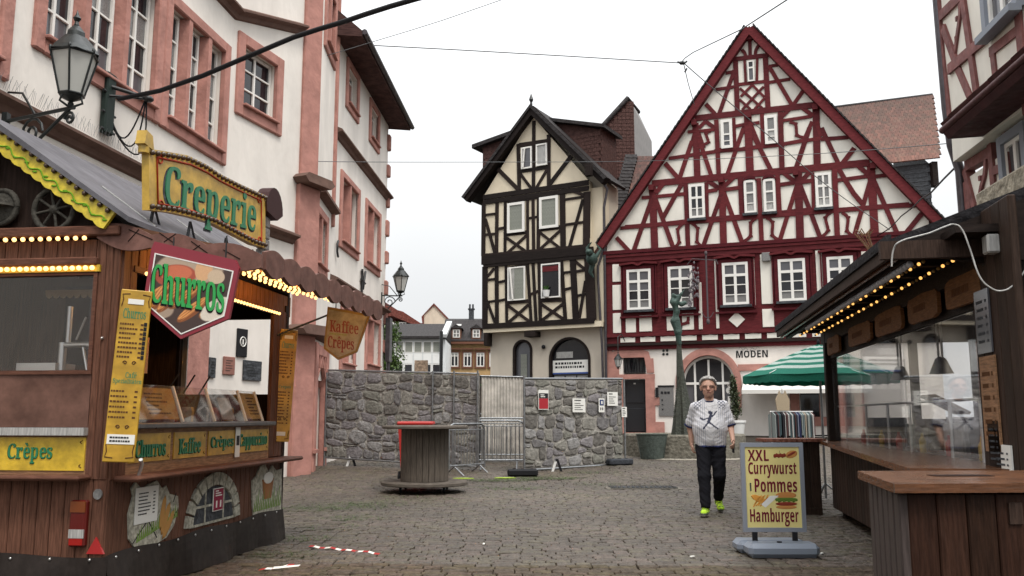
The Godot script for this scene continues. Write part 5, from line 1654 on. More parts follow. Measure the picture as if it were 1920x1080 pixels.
func make_fences() -> void:
	var I := Transform3D.IDENTITY
	var la := Vector3(Vector3(-4.308, 0.377, -20.600))
	var lb := Vector3(Vector3(-0.727, 0.256, -19.700))
	var ls := stone_screen("site_fence", "long grey rubble stone fence panel between the town hall tower and the white sheet", la, lb, 0.36, 0.22, 2.33, 2.2, 0, 41)
	var L := Vector2(lb.x - la.x, lb.z - la.z).length()
	var rail := MB.new()
	rail.tube([Vector3(-0.02, 2.36, 0.0), Vector3(L, 2.23, 0.0)], 0.025, 6)
	part("rail", rail, M.galvanised, ls)
	rod("rail", ls, Vector3(0, 0.36, 0.04), Vector3(L, 0.2, 0.06), 0.022, M.galvanised)
	for u in [0.02, 2.62, 3.12, L - 0.02]:
		rod("post", ls, Vector3(u, 0.18, 0.07), Vector3(u, 2.3, 0.07), 0.022, M.galvanised)
	var ra := Vector3(Vector3(0.250, 0.221, -19.100))
	var rb := Vector3(Vector3(2.625, 0.226, -21.200))
	var rs := stone_screen("site_fence", "short grey rubble stone fence panel hung with posters, right of the white sheet", ra, rb, 0.2, 0.21, 2.08, 2.165, 0, 57)
	var L2 := Vector2(rb.x - ra.x, rb.z - ra.z).length()
	var rl := MB.new()
	rl.tube([Vector3(-0.03, 2.1, 0.0), Vector3(L2 + 0.03, 2.185, 0.0)], 0.025, 6)
	part("rail", rl, M.galvanised, rs)
	rod("rail", rs, Vector3(-0.03, 0.16, 0.05), Vector3(L2, 0.18, 0.05), 0.025, M.galvanised)
	for u in [-0.03, L2 + 0.03]:
		rod("post", rs, Vector3(u, 0.1, 0.05), Vector3(u, 2.17, 0.05), 0.024, M.galvanised)
	# white and black braces that hold the fences
	var n := 0
	for e in [[Vector3(-3.669, 0.166, -20.489), "striped prop under the left end of the long stone fence", 0.12], [Vector3(0.962, 0.121, -19.272), "striped prop under the short stone fence panel", 0.11]]:
		var p := thing("fence_prop", e[1], "fence prop", e[0], 0.0, "props of the site fence")
		for s in [-1, 1]:
			bx("leg", p, I, Vector3(0.055 * s, 0.12, 0.05), Vector3(0.05, 0.27, 0.03), M.white_paint if s < 0 else M.black_plastic, Basis(Vector3(0, 0, 1), 0.32 * s))
		bx("band", p, I, Vector3(0, 0.24, 0.05), Vector3(0.07, 0.05, 0.035), M.black_plastic)
	# the white corrugated sheet that closes the gap
	var wa := Vector3(Vector3(-0.746, 0.281, -21.600))
	var wb := Vector3(Vector3(0.309, 0.281, -21.600))
	var ws := thing("corrugated_sheet", "white corrugated sheet closing the gap between the stone fence panels", "fence panel", Vector3(wa.x, 0, wa.z), 0.0)
	var wl := wb.x - wa.x
	var out := []
	for i in 57:
		out.append(Vector2(wl * i / 56.0, 0.018 if i % 4 in [1, 2] else 0.0))
	var ob := []
	for i in 57:
		ob.append(out[56 - i] + Vector2(0, -0.012))
	var cs := MB.new()
	cs.prism(out + ob, -1.95, 0.0)
	part("sheet", cs, mat("dirty_white", 0.64, 0.60, 0.54, 0.6, "grime", 0.5), ws, Transform3D(UPSWEEP, Vector3(0, 0.3, 0)))
	rod("post", ws, Vector3(-0.04, 0.2, 0.03), Vector3(-0.04, 2.28, 0.03), 0.025, M.black_plastic)
	rod("rail", ws, Vector3(-0.05, 2.27, 0.02), Vector3(wl, 2.24, 0.02), 0.02, M.galvanised)
	# crowd barriers in front
	crowd_barrier("back crowd barrier against the white sheet, half hidden by the others", Vector3(Vector3(-1.162, 0.228, -22.174)), 0.0, 1.75, 1.12)
	crowd_barrier("middle crowd barrier leaning beside the white sheet", Vector3(Vector3(-0.989, 0.196, -21.298)) + Vector3(0.1, 0, 0.1), -0.03, 1.45, 1.05)
	crowd_barrier("front crowd barrier standing before the white sheet", Vector3(Vector3(-0.845, 0.138, -19.741)), -0.02, 1.12, 1.06)
	crowd_barrier("crowd barrier standing end-on to the right of the cable drum table", Vector3(Vector3(-1.293, 0.085, -18.295)), 0.95, 1.2, 1.05)
	fence_foot("dark block under the left end of the short stone fence panel", Vector3(Vector3(0.217, 0.085, -18.295)), 0.05, M.black_plastic)
	fence_foot("dark block under the right end of the short stone fence panel", Vector3(Vector3(2.494, 0.176, -20.752)), 0.4, mat("block_grey", 0.06, 0.065, 0.075, 0.8, "stone", 2.0))
	fence_foot("dark block beside the end-on crowd barrier", Vector3(Vector3(-1.087, 0.176, -20.752)), 0.3, M.black_plastic)
	# posters on the right panel
	var fx := Transform3D(Basis(Vector3.UP, atan2(-(rb.z - ra.z), rb.x - ra.x)), Vector3(ra.x, 0, ra.z))
	var yaw := atan2(-(rb.z - ra.z), rb.x - ra.x)
	for e in [[0.366,1.439,0.669,1.865],[1.420,1.384,1.830,1.694],[2.281,1.386,2.474,1.705],[2.576,1.538,2.941,1.858],[3.072,1.275,3.256,1.514]]:
		n += 1
		var lb2 := ["", "red and black poster with a white head strip on the stone fence", "white sheet of printed text in the middle of the stone fence", "narrow white poster with a dark blue field on the stone fence", "white notice at the top right of the stone fence", "small white notice on the right edge post of the stone fence"][n] as String
		var p := thing("poster", lb2, "poster", fx * Vector3((e[0] + e[2]) / 2, (e[1] + e[3]) / 2, 0.075), yaw, "posters on the stone fence")
		var w: float = e[2] - e[0]
		var h: float = e[3] - e[1]
		bx("sheet", p, I, Vector3.ZERO, Vector3(w, h, 0.006), M.paper)
		match n:
			1:
				bx("red_field", p, I, Vector3(0, -h * 0.2, 0.005), Vector3(w * 0.9, h * 0.52, 0.004), mat("poster_red", 0.36, 0.03, 0.04, 0.6))
				bx("black_field", p, I, Vector3(0, h * 0.2, 0.005), Vector3(w * 0.9, h * 0.26, 0.004), M.ink)
				scribble("print", p, I, Vector3(0, h * 0.2, 0.008), w * 0.6, h * 0.18, 2, M.paper, 0.6, false)
			3:
				bx("blue_field", p, I, Vector3(0, h * 0.2, 0.005), Vector3(w * 0.7, h * 0.42, 0.004), mat("poster_blue", 0.03, 0.05, 0.14, 0.6))
				bx("symbol", p, I, Vector3(0, h * 0.2, 0.009), Vector3(w * 0.25, h * 0.22, 0.003), M.paper)
				bx("figure", p, I, Vector3(-w * 0.17, -h * 0.25, 0.005), Vector3(w * 0.16, h * 0.2, 0.003), M.ink)
				bx("figure", p, I, Vector3(w * 0.17, -h * 0.25, 0.005), Vector3(w * 0.16, h * 0.2, 0.003), M.ink)
			_:
				scribble("heading", p, I, Vector3(0, h * 0.36, 0.005), w * 0.7, h * 0.12, 1, M.ink, 0.7, false)
				scribble("print", p, I, Vector3(0, -h * 0.08, 0.005), w * 0.7, h * 0.6, 4, M.ink, 0.35, false)

func crowd_barrier(label: String, at: Vector3, yaw: float, L: float, H: float) -> void:
	var o := thing("crowd_barrier", label, "crowd barrier", at, yaw, "steel crowd barriers in the gap")
	var fr := MB.new()
	fr.tube([Vector3(0, 0.14, 0), Vector3(0, H - 0.14, 0), Vector3(0.04, H - 0.04, 0), Vector3(0.14, H, 0), Vector3(L - 0.14, H, 0), Vector3(L - 0.04, H - 0.04, 0), Vector3(L, H - 0.14, 0), Vector3(L, 0.14, 0)], 0.024, 6)
	part("frame", fr, M.galvanised, o)
	rod("lower_rail", o, Vector3(0, 0.2, 0), Vector3(L, 0.2, 0), 0.018, M.galvanised)
	rod("upper_rail", o, Vector3(0, H - 0.12, 0), Vector3(L, H - 0.12, 0), 0.012, M.galvanised)
	var n := int(L / 0.095)
	for i in range(1, n):
		rod("bar", o, Vector3(L * i / n, 0.2, 0), Vector3(L * i / n, H - 0.12, 0), 0.011, M.galvanised, 5)
	for u in [L * 0.15, L * 0.85]:
		var f := MB.new()
		f.tube([Vector3(u, 0.0, 0.26), Vector3(u, 0.17, 0.02), Vector3(u, 0.17, -0.02), Vector3(u, 0.0, -0.26)], 0.018, 5)
		part("foot", f, M.galvanised, o)

# ---------------------------------------------------------------- fountain with the bronze column
func make_fountain() -> void:
	var c := Vector3(4.60, 0.25, -23.90)
	var o := thing("fountain", "round stone fountain with a twisted bronze column and a figure on top", "fountain", c)
	var q := MB.new()
	q.lathe([Vector2(1.95, -0.25), Vector2(1.95, -0.02), Vector2(1.72, 0.0)], 40)
	part("step", q, mat("fountain_step", 0.33, 0.30, 0.25, 0.85, "stone", 0.8), o)
	var w := MB.new()
	w.lathe([Vector2(1.62, -0.1), Vector2(1.60, 0.54), Vector2(1.57, 0.58), Vector2(1.36, 0.58), Vector2(1.33, 0.54), Vector2(1.33, 0.3), Vector2(0.0, 0.3)], 44)
	part("basin", w, mat("fountain_stone", 0.20, 0.185, 0.15, 0.85, "stone", 0.7), o)
	var wa := MB.new()
	wa.lathe([Vector2(1.34, 0.44), Vector2(0.0, 0.44)], 30)
	part("water", wa, mat("water", 0.02, 0.03, 0.03, 0.05), o)
	var bz := mat("bronze", 0.055, 0.06, 0.045, 0.55, "stone", 1.0, 0.35)
	var pat := mat("patina", 0.045, 0.085, 0.07, 0.6, "stone", 1.3, 0.2)
	# faceted bowl that juts out over the rim
	var b := MB.new()
	b.lathe([Vector2(0.24, -0.16), Vector2(0.3, 0.0), Vector2(0.40, 0.56), Vector2(0.42, 0.6), Vector2(0.34, 0.6), Vector2(0.3, 0.5), Vector2(0.0, 0.48)], 9, Vector3(-1.08, 0.0, 1.42), 1.0, 0.7)
	part("bowl", b, mat("bowl_bronze", 0.10, 0.125, 0.11, 0.6, "stone", 1.2, 0.2), o)
	# column: a flared trunk of bronze folds, twisting as it rises
	var col := MB.new()
	var prev := []
	var n := 26
	var prof := [[0.4, 0.36, 0.0], [0.7, 0.31, 0.0], [1.05, 0.26, -0.01], [1.45, 0.19, -0.02], [1.8, 0.14, -0.03], [2.25, 0.10, -0.05], [2.65, 0.075, -0.06], [2.95, 0.06, -0.06], [3.1, 0.07, -0.07]]
	for i in prof.size():
		var cur := []
		for k in n:
			var a := TAU * k / n
			var r: float = prof[i][1] * (1.0 + 0.1 * sin(5.0 * a + prof[i][0] * 0.8) + 0.06 * sin(9.0 * a - prof[i][0]))
			cur.append(Vector3(prof[i][2] + r * cos(a), prof[i][0], r * sin(a) * 0.85))
		if i > 0:
			for k in n:
				var k2 := (k + 1) % n
				col.quad(prev[k2], prev[k], cur[k], cur[k2])
		prev = cur
	part("column", col, bz, o)
	var rags := MB.new()
	for i in 9:
		var y := 1.0 + 0.13 * i
		rags.tri(Vector3(-0.22 + 0.016 * i, y, 0.1), Vector3(-0.31 + 0.02 * i, y + 0.04 * (i % 3), 0.12), Vector3(-0.20 + 0.016 * i, y + 0.14, 0.1))
	part("bronze_folds", rags, bz, o)
	# the slender figure with arms thrown over its head
	var bones := [[Vector3(-0.06, 3.15, 0), Vector3(-0.1, 3.55, 0.02), 0.093, 0.119], [Vector3(-0.1, 3.55, 0.02), Vector3(-0.2, 3.95, 0.0), 0.119, 0.145], [Vector3(-0.04, 3.6, 0), Vector3(-0.12, 4.0, 0.02), 0.102, 0.111], [Vector3(-0.2, 3.95, 0.0), Vector3(-0.12, 4.3, 0.02), 0.111, 0.111], [Vector3(-0.12, 4.3, 0.02), Vector3(-0.2, 4.62, 0.04), 0.102, 0.128], [Vector3(-0.2, 4.6, 0.04), Vector3(-0.1, 4.72, 0.05), 0.102, 0.085], [Vector3(-0.1, 4.7, 0.05), Vector3(-0.06, 4.86, 0.06), 0.051, 0.043], [Vector3(0.02, 4.55, 0.12), Vector3(0.12, 4.6, 0.12), 0.102, 0.085], [Vector3(-0.28, 4.65, 0.02), Vector3(-0.22, 4.9, 0.03), 0.068, 0.051], [Vector3(-0.22, 4.9, 0.03), Vector3(-0.02, 4.8, 0.08), 0.051, 0.043], [Vector3(-0.1, 4.66, 0.06), Vector3(0.02, 4.92, 0.1), 0.060, 0.043], [Vector3(0.02, 4.92, 0.1), Vector3(0.14, 5.1, 0.12), 0.043, 0.021]]
	for bo in bones:
		for k in 2:
			bo[k] = Vector3(bo[k].x * 0.85, 3.0 + (bo[k].y - 3.15) * 0.76, bo[k].z)
			bo[2 + k] *= 0.72
	part("figure", nets(bones, 0.022, 0.05, 0, []), pat, o)

func paint_food(kind: int, w: int, h: int) -> ImageTexture:
	# flat printed food photographs for the signs
	var r := RandomNumberGenerator.new()
	r.seed = 900 + kind
	var im := Image.create(w, h, false, Image.FORMAT_RGB8)
	im.fill([Color(0.25, 0.18, 0.16), Color(0.93, 0.88, 0.55), Color(0.75, 0.72, 0.62)][kind])
	if kind == 0:
		blob(im, Vector2(0.5, 0.2), Vector2(0.4, 0.2), Color(0.66, 0.58, 0.5), 0.0)
		blob(im, Vector2(0.35, 0.28), Vector2(0.24, 0.13), Color(0.62, 0.28, 0.2), 0.0)
		blob(im, Vector2(0.35, 0.25), Vector2(0.19, 0.09), Color(0.75, 0.4, 0.28), 0.0)
		blob(im, Vector2(0.12, 0.6), Vector2(0.25, 0.14), Color(0.62, 0.54, 0.47), 0.3)
		for i in 8:
			var p := Vector2(r.randf_range(0.12, 0.9), r.randf_range(0.45, 0.9))
			var a := r.randf_range(-1.0, -0.3)
			blob(im, p, Vector2(0.22, 0.065), Color(0.5, 0.28, 0.13), a)
			blob(im, p + Vector2(-0.01, -0.015), Vector2(0.2, 0.042), Color(0.82, 0.56, 0.32), a)
			for k in 3:
				blob(im, p + Vector2(0, -0.03 + 0.025 * k).rotated(a), Vector2(0.19, 0.006), Color(0.66, 0.4, 0.2), a)
		blob(im, Vector2(0.82, 0.65), Vector2(0.2, 0.11), Color(0.82, 0.78, 0.72), -0.5)
		blob(im, Vector2(0.66, 0.22), Vector2(0.1, 0.13), Color(0.8, 0.62, 0.46), 0.2)
		blob(im, Vector2(0.8, 0.3), Vector2(0.1, 0.08), Color(0.75, 0.66, 0.56), 0.2)
	elif kind == 1:
		pass
	else:
		for i in 70:
			var c: Color = [Color(0.45, 0.3, 0.2), Color(0.62, 0.42, 0.22), Color(0.3, 0.4, 0.2), Color(0.8, 0.75, 0.62)][r.randi() % 4]
			blob(im, Vector2(r.randf(), r.randf()), Vector2(0.14, 0.06), c, r.randf() * 3.0)
	for y in h:
		for x in w:
			var c := im.get_pixel(x, y)
			var f := 0.96 + 0.08 * r.randf()
			im.set_pixel(x, y, Color(c.r * f, c.g * f, c.b * f))
	return ImageTexture.create_from_image(im)

func blob(im: Image, c: Vector2, rad: Vector2, col: Color, a: float) -> void:
	var w := im.get_width()
	var h := im.get_height()
	var R := maxf(rad.x, rad.y)
	for y in range(maxi(0, int((c.y - R) * h)), mini(h, int((c.y + R) * h) + 1)):
		for x in range(maxi(0, int((c.x - R) * w)), mini(w, int((c.x + R) * w) + 1)):
			var d := (Vector2((x + 0.5) / w, (y + 0.5) / h) - c).rotated(-a) / rad
			var l := d.length_squared()
			if l < 1.0:
				im.set_pixel(x, y, im.get_pixel(x, y).lerp(col, clampf((1.0 - l) * 6.0, 0.0, 1.0)))

func print_mat(key: String, t: Texture2D) -> StandardMaterial3D:
	var m := StandardMaterial3D.new()
	m.albedo_texture = t
	m.roughness = 0.45
	M[key] = m
	return m

func double_text(parent: Node, xf: Transform3D, s: String, c: Vector3, w: float, h: float, face_m: Material, edge_m: Material, off := 0.008, shear := 0.0) -> void:
	var t := text("lettering", parent, xf, s, c, w, h, face_m, true, true, 0.008, shear)
	text("lettering_shadow", t, t.transform.affine_inverse() * xf, s, c + Vector3(-off, -off, -0.006), w * 1.02, h * 1.03, edge_m, true, true, 0.005, shear)

func scallops(a: Vector2, b: Vector2, n: int, top: float, drop: float, dip: float) -> Array:
	# outline of a board from a to b: wavy top and n hanging lobes below
	var o := []
	for i in n * 8 + 1:
		var t := float(i) / (n * 8)
		var ph := fmod(t * n, 1.0)
		o.append(a.lerp(b, t) + Vector2(0, -drop - dip * sin(PI * ph)))
	for i in n * 8 + 1:
		var t := 1.0 - float(i) / (n * 8)
		var ph := fmod(t * n, 1.0)
		o.append(a.lerp(b, t) + Vector2(0, top + dip * 0.8 * sin(PI * ph)))
	return o

# ---------------------------------------------------------------- crepe trailer on the left
func make_crepe_kiosk() -> void:
	var o := thing("crepe_kiosk", "brown wooden crepe trailer with yellow signs, a scalloped awning and rows of lit bulbs", "kiosk", Vector3(-2.880, 0, -6.400), 1.4505)
	var I := Transform3D.IDENTITY
	var nx := Transform3D(Basis(Vector3.UP, -PI / 2), Vector3.ZERO)
	var L := 3.33
	var wd := [M.trailer_wood0, M.trailer_wood1, M.trailer_wood2]
	var yel: Material = M.yellow
	# chassis, floor, back wall, ceiling, inner lining
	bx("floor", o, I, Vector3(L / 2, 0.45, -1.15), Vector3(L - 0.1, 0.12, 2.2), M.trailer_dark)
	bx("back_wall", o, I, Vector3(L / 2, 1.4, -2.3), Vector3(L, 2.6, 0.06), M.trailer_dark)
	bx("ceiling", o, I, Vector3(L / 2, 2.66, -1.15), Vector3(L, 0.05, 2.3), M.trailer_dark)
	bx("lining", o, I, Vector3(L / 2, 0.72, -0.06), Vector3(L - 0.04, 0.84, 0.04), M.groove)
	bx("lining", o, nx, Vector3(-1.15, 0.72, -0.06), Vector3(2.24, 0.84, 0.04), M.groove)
	bx("worktop", o, I, Vector3(L / 2 - 0.1, 1.16, -0.4), Vector3(L - 0.4, 0.06, 0.55), M.steel)
	# near face: planks below the shelf
	for i in 19:
		var u := -0.055 - 0.105 * i
		var q := MB.new()
		q.bevel_box(Vector3(u, 0.58, -0.01), Vector3(0.1, 0.56, 0.03), 0.006)
		part("plank", q, wd[rng.randi() % 3], o, nx)
	# corner posts of three boards
	for i in 3:
		var q := MB.new()
		q.bevel_box(Vector3(-0.032 - 0.056 * i, 1.72, -0.005), Vector3(0.053, 1.74, 0.04), 0.006)
		part("corner_board", q, wd[i], o, nx)
	for i in 2:
		var q := MB.new()
		q.bevel_box(Vector3(0.06 + 0.1 * i, 1.7, -0.01), Vector3(0.096, 1.72, 0.04), 0.006)
		part("corner_board", q, wd[i], o)
	# near window with its panel and the yellow sign under it
	part("window", frame_mesh(-2.1, 1.6, -0.17, 2.36, 0.03, [[0.5, 0.04]], [], 0, 0.0, 0.05), M.trailer_trim, o, nx)
	bx("glass", o, nx, Vector3(-1.13, 1.98, -0.01), Vector3(1.88, 0.7, 0.006), glass("trailer_glass", 0.05, 0.1))
	bx("lower_panel", o, nx, Vector3(-1.14, 1.41, -0.005), Vector3(1.93, 0.38, 0.03), mat("panel_brown", 0.185, 0.098, 0.075, 0.5, "grime", 0.6))
	bx("ledge", o, nx, Vector3(-1.14, 1.19, 0.03), Vector3(1.95, 0.055, 0.07), M.pane_pale)
	bx("sign_frame", o, nx, Vector3(-1.14, 1.025, -0.005), Vector3(1.95, 0.29, 0.02), mat("frame_tan", 0.36, 0.2, 0.11, 0.5, "wood_h", 1.2))
	var sb := bx("sign_board", o, nx, Vector3(-0.62, 1.03, 0.008), Vector3(0.88, 0.235, 0.012), yel)
	double_text(sb, sb.transform.affine_inverse() * nx, "Crèpes", Vector3(-0.6, 1.035, 0.018), 0.345, 0.145, M.letter_green, M.ink, 0.004)
	corner_scrolls(sb, sb.transform.affine_inverse() * nx, -0.2, 0.93, 1.13, 0.016)
	var sh := MB.new(nx)
	sh.bevel_box(Vector3(-1.2, 0.868, 0.07), Vector3(2.16, 0.04, 0.2), 0.016)
	part("shelf", sh, M.trailer_trim, o)
	# header with two rows of lit bulbs
	for i in 20:
		bx("header_plank", o, nx, Vector3(-0.05 - 0.105 * i, 2.5, -0.02), Vector3(0.098, 0.2, 0.03), wd[i % 3])
	var hb := MB.new(nx)
	hb.bevel_box(Vector3(-1.15, 2.655, 0.02), Vector3(2.3, 0.075, 0.09), 0.01)
	hb.bevel_box(Vector3(-1.15, 2.43, 0.03), Vector3(1.96, 0.06, 0.06), 0.01)
	part("header_beam", hb, M.trailer_trim, o)
	var lit := glow("bulb_lit", 1.0, 0.58, 0.2, 1.8)
	for i in 13:
		part("bulb", bulb_mesh(0.017), lit, o, nx * Transform3D(Basis.IDENTITY, Vector3(-0.27 - 0.07 * i, 2.6, 0.06)))
	for i in 18:
		part("bulb", bulb_mesh(0.018), lit, o, nx * Transform3D(Basis.IDENTITY, Vector3(-0.2 - 0.052 * i, 2.378, 0.05)))
	bx("bulb_rail", o, nx, Vector3(-1.1, 2.378, 0.02), Vector3(1.9, 0.05, 0.03), M.yellow)
	# gable with old wheels, bargeboard
	var gb := MB.new(nx)
	gb.prism([Vector2(0.0, 2.7), Vector2(-2.3, 2.7), Vector2(-1.15, 3.55)], -0.05, -0.02)
	part("gable", gb, M.trailer_dark, o)
	for e in [[-0.55, 2.83, 0.16], [-0.98, 2.86, 0.13], [-1.25, 3.15, 0.2]]:
		var wh := MB.new(nx)
		var p := Vector3(e[0], e[1], 0.03)
		wh.tube(arc_ring(p, e[2], 18), 0.022, 5)
		for k in 4:
			var a := PI * k / 4 + 0.2
			wh.tube([p + Vector3(cos(a), sin(a), 0) * e[2], p - Vector3(cos(a), sin(a), 0) * e[2]], 0.012, 4)
		wh.ell(p, Vector3(0.04, 0.04, 0.03), 8)
		if e[2] < 0.15:
			wh.lathe([Vector2(0.0, 0.03), Vector2(0.11, 0.02), Vector2(0.12, 0.0), Vector2(0.0, 0.0)], 16, p)
			wh.ell(p, Vector3(0.12, 0.12, 0.025), 14)
		part("wagon_wheel", wh, mat("old_wheel", 0.07, 0.065, 0.055, 0.7, "stone", 1.5), o)
	var slope := atan2(0.66, 0.94)
	var bw := MB.new()
	var out := []
	for i in 61:
		out.append(Vector2(-1.55 + 1.6 * i / 60.0, -0.085 - 0.014 * absf(sin(i * PI / 4.0))))
	for i in 2:
		out.append([Vector2(0.05, 0.075), Vector2(-1.55, 0.075)][i])
	bw.prism(out, 0.0, 0.03)
	var bx0 := nx * Transform3D(Basis(Vector3(0, 0, 1), -slope), Vector3(-0.1, 2.76, 0.06))
	var bb := part("bargeboard", bw, mat("lemon", 0.78, 0.60, 0.05, 0.45, "grime", 1.5), o, bx0)
	var vine := MB.new()
	var vp := []
	for i in 80:
		vp.append(Vector3(-1.5 + 1.52 * i / 79.0, -0.035 + 0.018 * sin(i * 0.75), 0.034))
	vine.tube(vp, 0.006, 4)
	for i in 16:
		vine.ell(Vector3(-1.48 + 0.1 * i, -0.05 + 0.02 * (i % 2), 0.034), Vector3(0.022, 0.009, 0.005), 6, Basis(Vector3(0, 0, 1), 0.5))
	part("painted_vine", vine, mat("vine_green", 0.13, 0.30, 0.02, 0.6), bb)
	for i in 20:
		part("bulb", bulb_mesh(0.02), mat("bulb_dark", 0.06, 0.035, 0.02, 0.25), bb, Transform3D(Basis.IDENTITY, Vector3(0.0 - 0.078 * i, 0.04, 0.042)))
	# roof
	var rf := MB.new()
	rf.prism([Vector2(0.1, 2.70), Vector2(0.1, 2.74), Vector2(-1.15, 3.6), Vector2(-2.4, 2.74), Vector2(-2.4, 2.70), Vector2(-1.15, 3.55)], -L - 0.1, 0.12)
	part("roof", rf, M.roof_tarp, o, Transform3D(SWEEP, Vector3.ZERO))
	var rr := MB.new()
	for i in 3:
		rr.tube([Vector3(0.3 + 1.2 * i, 2.75, 0.08), Vector3(0.35 + 1.2 * i, 3.1, -0.42)], 0.012, 5)
	part("roof_seam", rr, M.pane_grey, o)
	# long side: planks below the shelf
	for i in 31:
		var q := MB.new()
		q.bevel_box(Vector3(0.055 + 0.1065 * i, 0.58, -0.01), Vector3(0.1, 0.56, 0.03), 0.006)
		part("plank", q, wd[rng.randi() % 3], o)
	var s2 := MB.new()
	s2.bevel_box(Vector3(1.72, 0.85, 0.09), Vector3(3.34, 0.04, 0.24), 0.016)
	part("shelf", s2, M.trailer_trim, o)
	var rc := MB.new()
	rc.tube([Vector3(0.2, 0.87, 0.12), Vector3(0.2, 0.95, 0.14), Vector3(0.16, 0.985, 0.15)], 0.015, 6)
	part("hook", rc, M.steel, o)
	# the four painted name boards
	bx("sign_frame", o, I, Vector3(1.55, 1.035, -0.005), Vector3(2.7, 0.34, 0.02), M.frame_tan)
	var xs := [[0.24, 0.84, "Churros", 0.32, 0.76, 0.13], [0.90, 1.46, "Kaffee", 0.98, 1.36, 0.13], [1.51, 2.11, "Crèpes", 1.56, 2.02, 0.13], [2.13, 2.86, "Cappuccino", 2.16, 2.82, 0.13]]
	for e in xs:
		var b := bx("sign_board", o, I, Vector3((e[0] + e[1]) / 2, 1.06, 0.008), Vector3(e[1] - e[0], 0.215, 0.012), M.ochre)
		double_text(b, b.transform.affine_inverse(), e[2], Vector3((e[3] + e[4]) / 2, 1.055, 0.018), e[4] - e[3], e[5] + (0.03 if e[2] == "Cappuccino" else 0.0), M.letter_green, M.ink, 0.004)
		corner_scrolls(b, b.transform.affine_inverse(), e[1] - 0.02, 0.97, 1.15, 0.016)
	# counter with slanted display cases
	var ct := MB.new()
	ct.bevel_box(Vector3(1.55, 1.225, -0.02), Vector3(2.7, 0.045, 0.2), 0.01)
	part("counter", ct, mat("counter_grey", 0.13, 0.135, 0.145, 0.4, "grime", 1.0, 0.4), o)
	for i in 5:
		var x: float = [0.42, 1.14, 1.74, 2.43, 2.84][i]
		bx("case_bar", o, I, Vector3(x, 1.4, -0.1), Vector3(0.022, 0.32, 0.022), M.paper, Basis(Vector3.RIGHT, -0.35))
	var cg := MB.new()
	cg.box(Vector3(1.63, 1.4, -0.1), Vector3(2.42, 0.32, 0.005), Basis(Vector3.RIGHT, -0.35))
	part("case_glass", cg, glass("case_glass", 0.1), o)
	var sbs := Basis(Vector3.RIGHT, -0.35)
	for e in [[0.47, 1.11], [2.47, 2.83]]:
		var b := bx("menu_card", o, I, Vector3((e[0] + e[1]) / 2, 1.4, -0.11), Vector3(e[1] - e[0], 0.27, 0.008), M.ochre, sbs)
		scribble("menu_print", b, b.transform.affine_inverse() * Transform3D(sbs, Vector3((e[0] + e[1]) / 2, 1.4, -0.104)), Vector3(0.05, 0, 0), (e[1] - e[0]) * 0.6, 0.2, 6, M.brown_ink, 0.4, false)
	# ladles, jars and trays inside the cases
	for i in 3:
		var y0 := Vector3(1.22 + 0.3 * i, 1.5, -0.25)
		rod("ladle", o, y0, y0 + Vector3(0.16, 0.17, 0.02), 0.008, M.ink)
	for i in 9:
		var j := MB.new()
		var x := 1.2 + 0.145 * i
		j.lathe([Vector2(0.0, 0.0), Vector2(0.045, 0.0), Vector2(0.05, 0.1), Vector2(0.04, 0.13), Vector2(0.0, 0.13)], 10, Vector3(x, 1.25, -0.2 - 0.05 * (i % 2)))
		part("jar", j, [M.pane_pale, mat("jam", 0.2, 0.03, 0.02, 0.3), M.pane_grey, M.ochre, M.ink][i % 5], o)
	bx("price_card", o, I, Vector3(2.16, 1.37, -0.14), Vector3(0.26, 0.22, 0.008), M.pane_pale, sbs)
	# header over the opening, its bulbs and a far post
	for i in 30:
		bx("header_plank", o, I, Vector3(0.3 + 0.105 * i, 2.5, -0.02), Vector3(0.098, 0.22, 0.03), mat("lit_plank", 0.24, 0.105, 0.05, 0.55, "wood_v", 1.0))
	bx("bulb_rail", o, I, Vector3(1.6, 2.4, 0.0), Vector3(2.9, 0.05, 0.04), M.trailer_trim)
	for i in 40:
		part("bulb", bulb_mesh(0.016), lit, o, Transform3D(Basis.IDENTITY, Vector3(0.3 + 0.069 * i, 2.385, 0.03)))
	for i in 3:
		var q := MB.new()
		q.bevel_box(Vector3(2.96 + 0.13 * i, 1.65, -0.01), Vector3(0.125, 1.55, 0.04), 0.006)
		part("end_board", q, wd[i], o)
	bx("end_post", o, I, Vector3(3.28, 1.4, -0.06), Vector3(0.1, 2.2, 0.14), M.trailer_dark)
	# far end wall with the wide window one looks through
	var ex := Transform3D(Basis(Vector3.UP, -PI / 2), Vector3(L, 0, 0))
	bx("end_wall", o, ex, Vector3(-1.15, 0.95, 0.0), Vector3(2.3, 1.1, 0.05), M.trailer_dark)
	bx("end_wall", o, ex, Vector3(-1.15, 2.55, 0.0), Vector3(2.3, 0.3, 0.05), M.trailer_dark)
	part("end_window", frame_mesh(-1.27, 1.5, -0.12, 2.4, 0.035, [], [], 0, 0.0, 0.07), M.trailer_dark, o, ex)
	bx("end_wall", o, ex, Vector3(-1.78, 1.95, 0.0), Vector3(1.03, 0.95, 0.05), M.cupboard if M.has("cupboard") else mat("cupboard", 0.1, 0.06, 0.035, 0.5, "wood_v", 1.0))
	bx("end_curtain", o, ex, Vector3(-1.22, 1.95, -0.05), Vector3(0.08, 0.85, 0.02), M.pane_pale)
	# things inside: urn and tap behind the near window, red cloth, paper
	var tap := MB.new(nx)
	tap.tube([Vector3(-0.62, 1.62, -0.3), Vector3(-0.62, 1.86, -0.3)], 0.03, 8)
	tap.tube([Vector3(-0.64, 1.84, -0.3), Vector3(-0.4, 1.84, -0.28), Vector3(-0.34, 1.82, -0.28), Vector3(-0.32, 1.77, -0.28), Vector3(-0.32, 1.62, -0.28)], 0.022, 8)
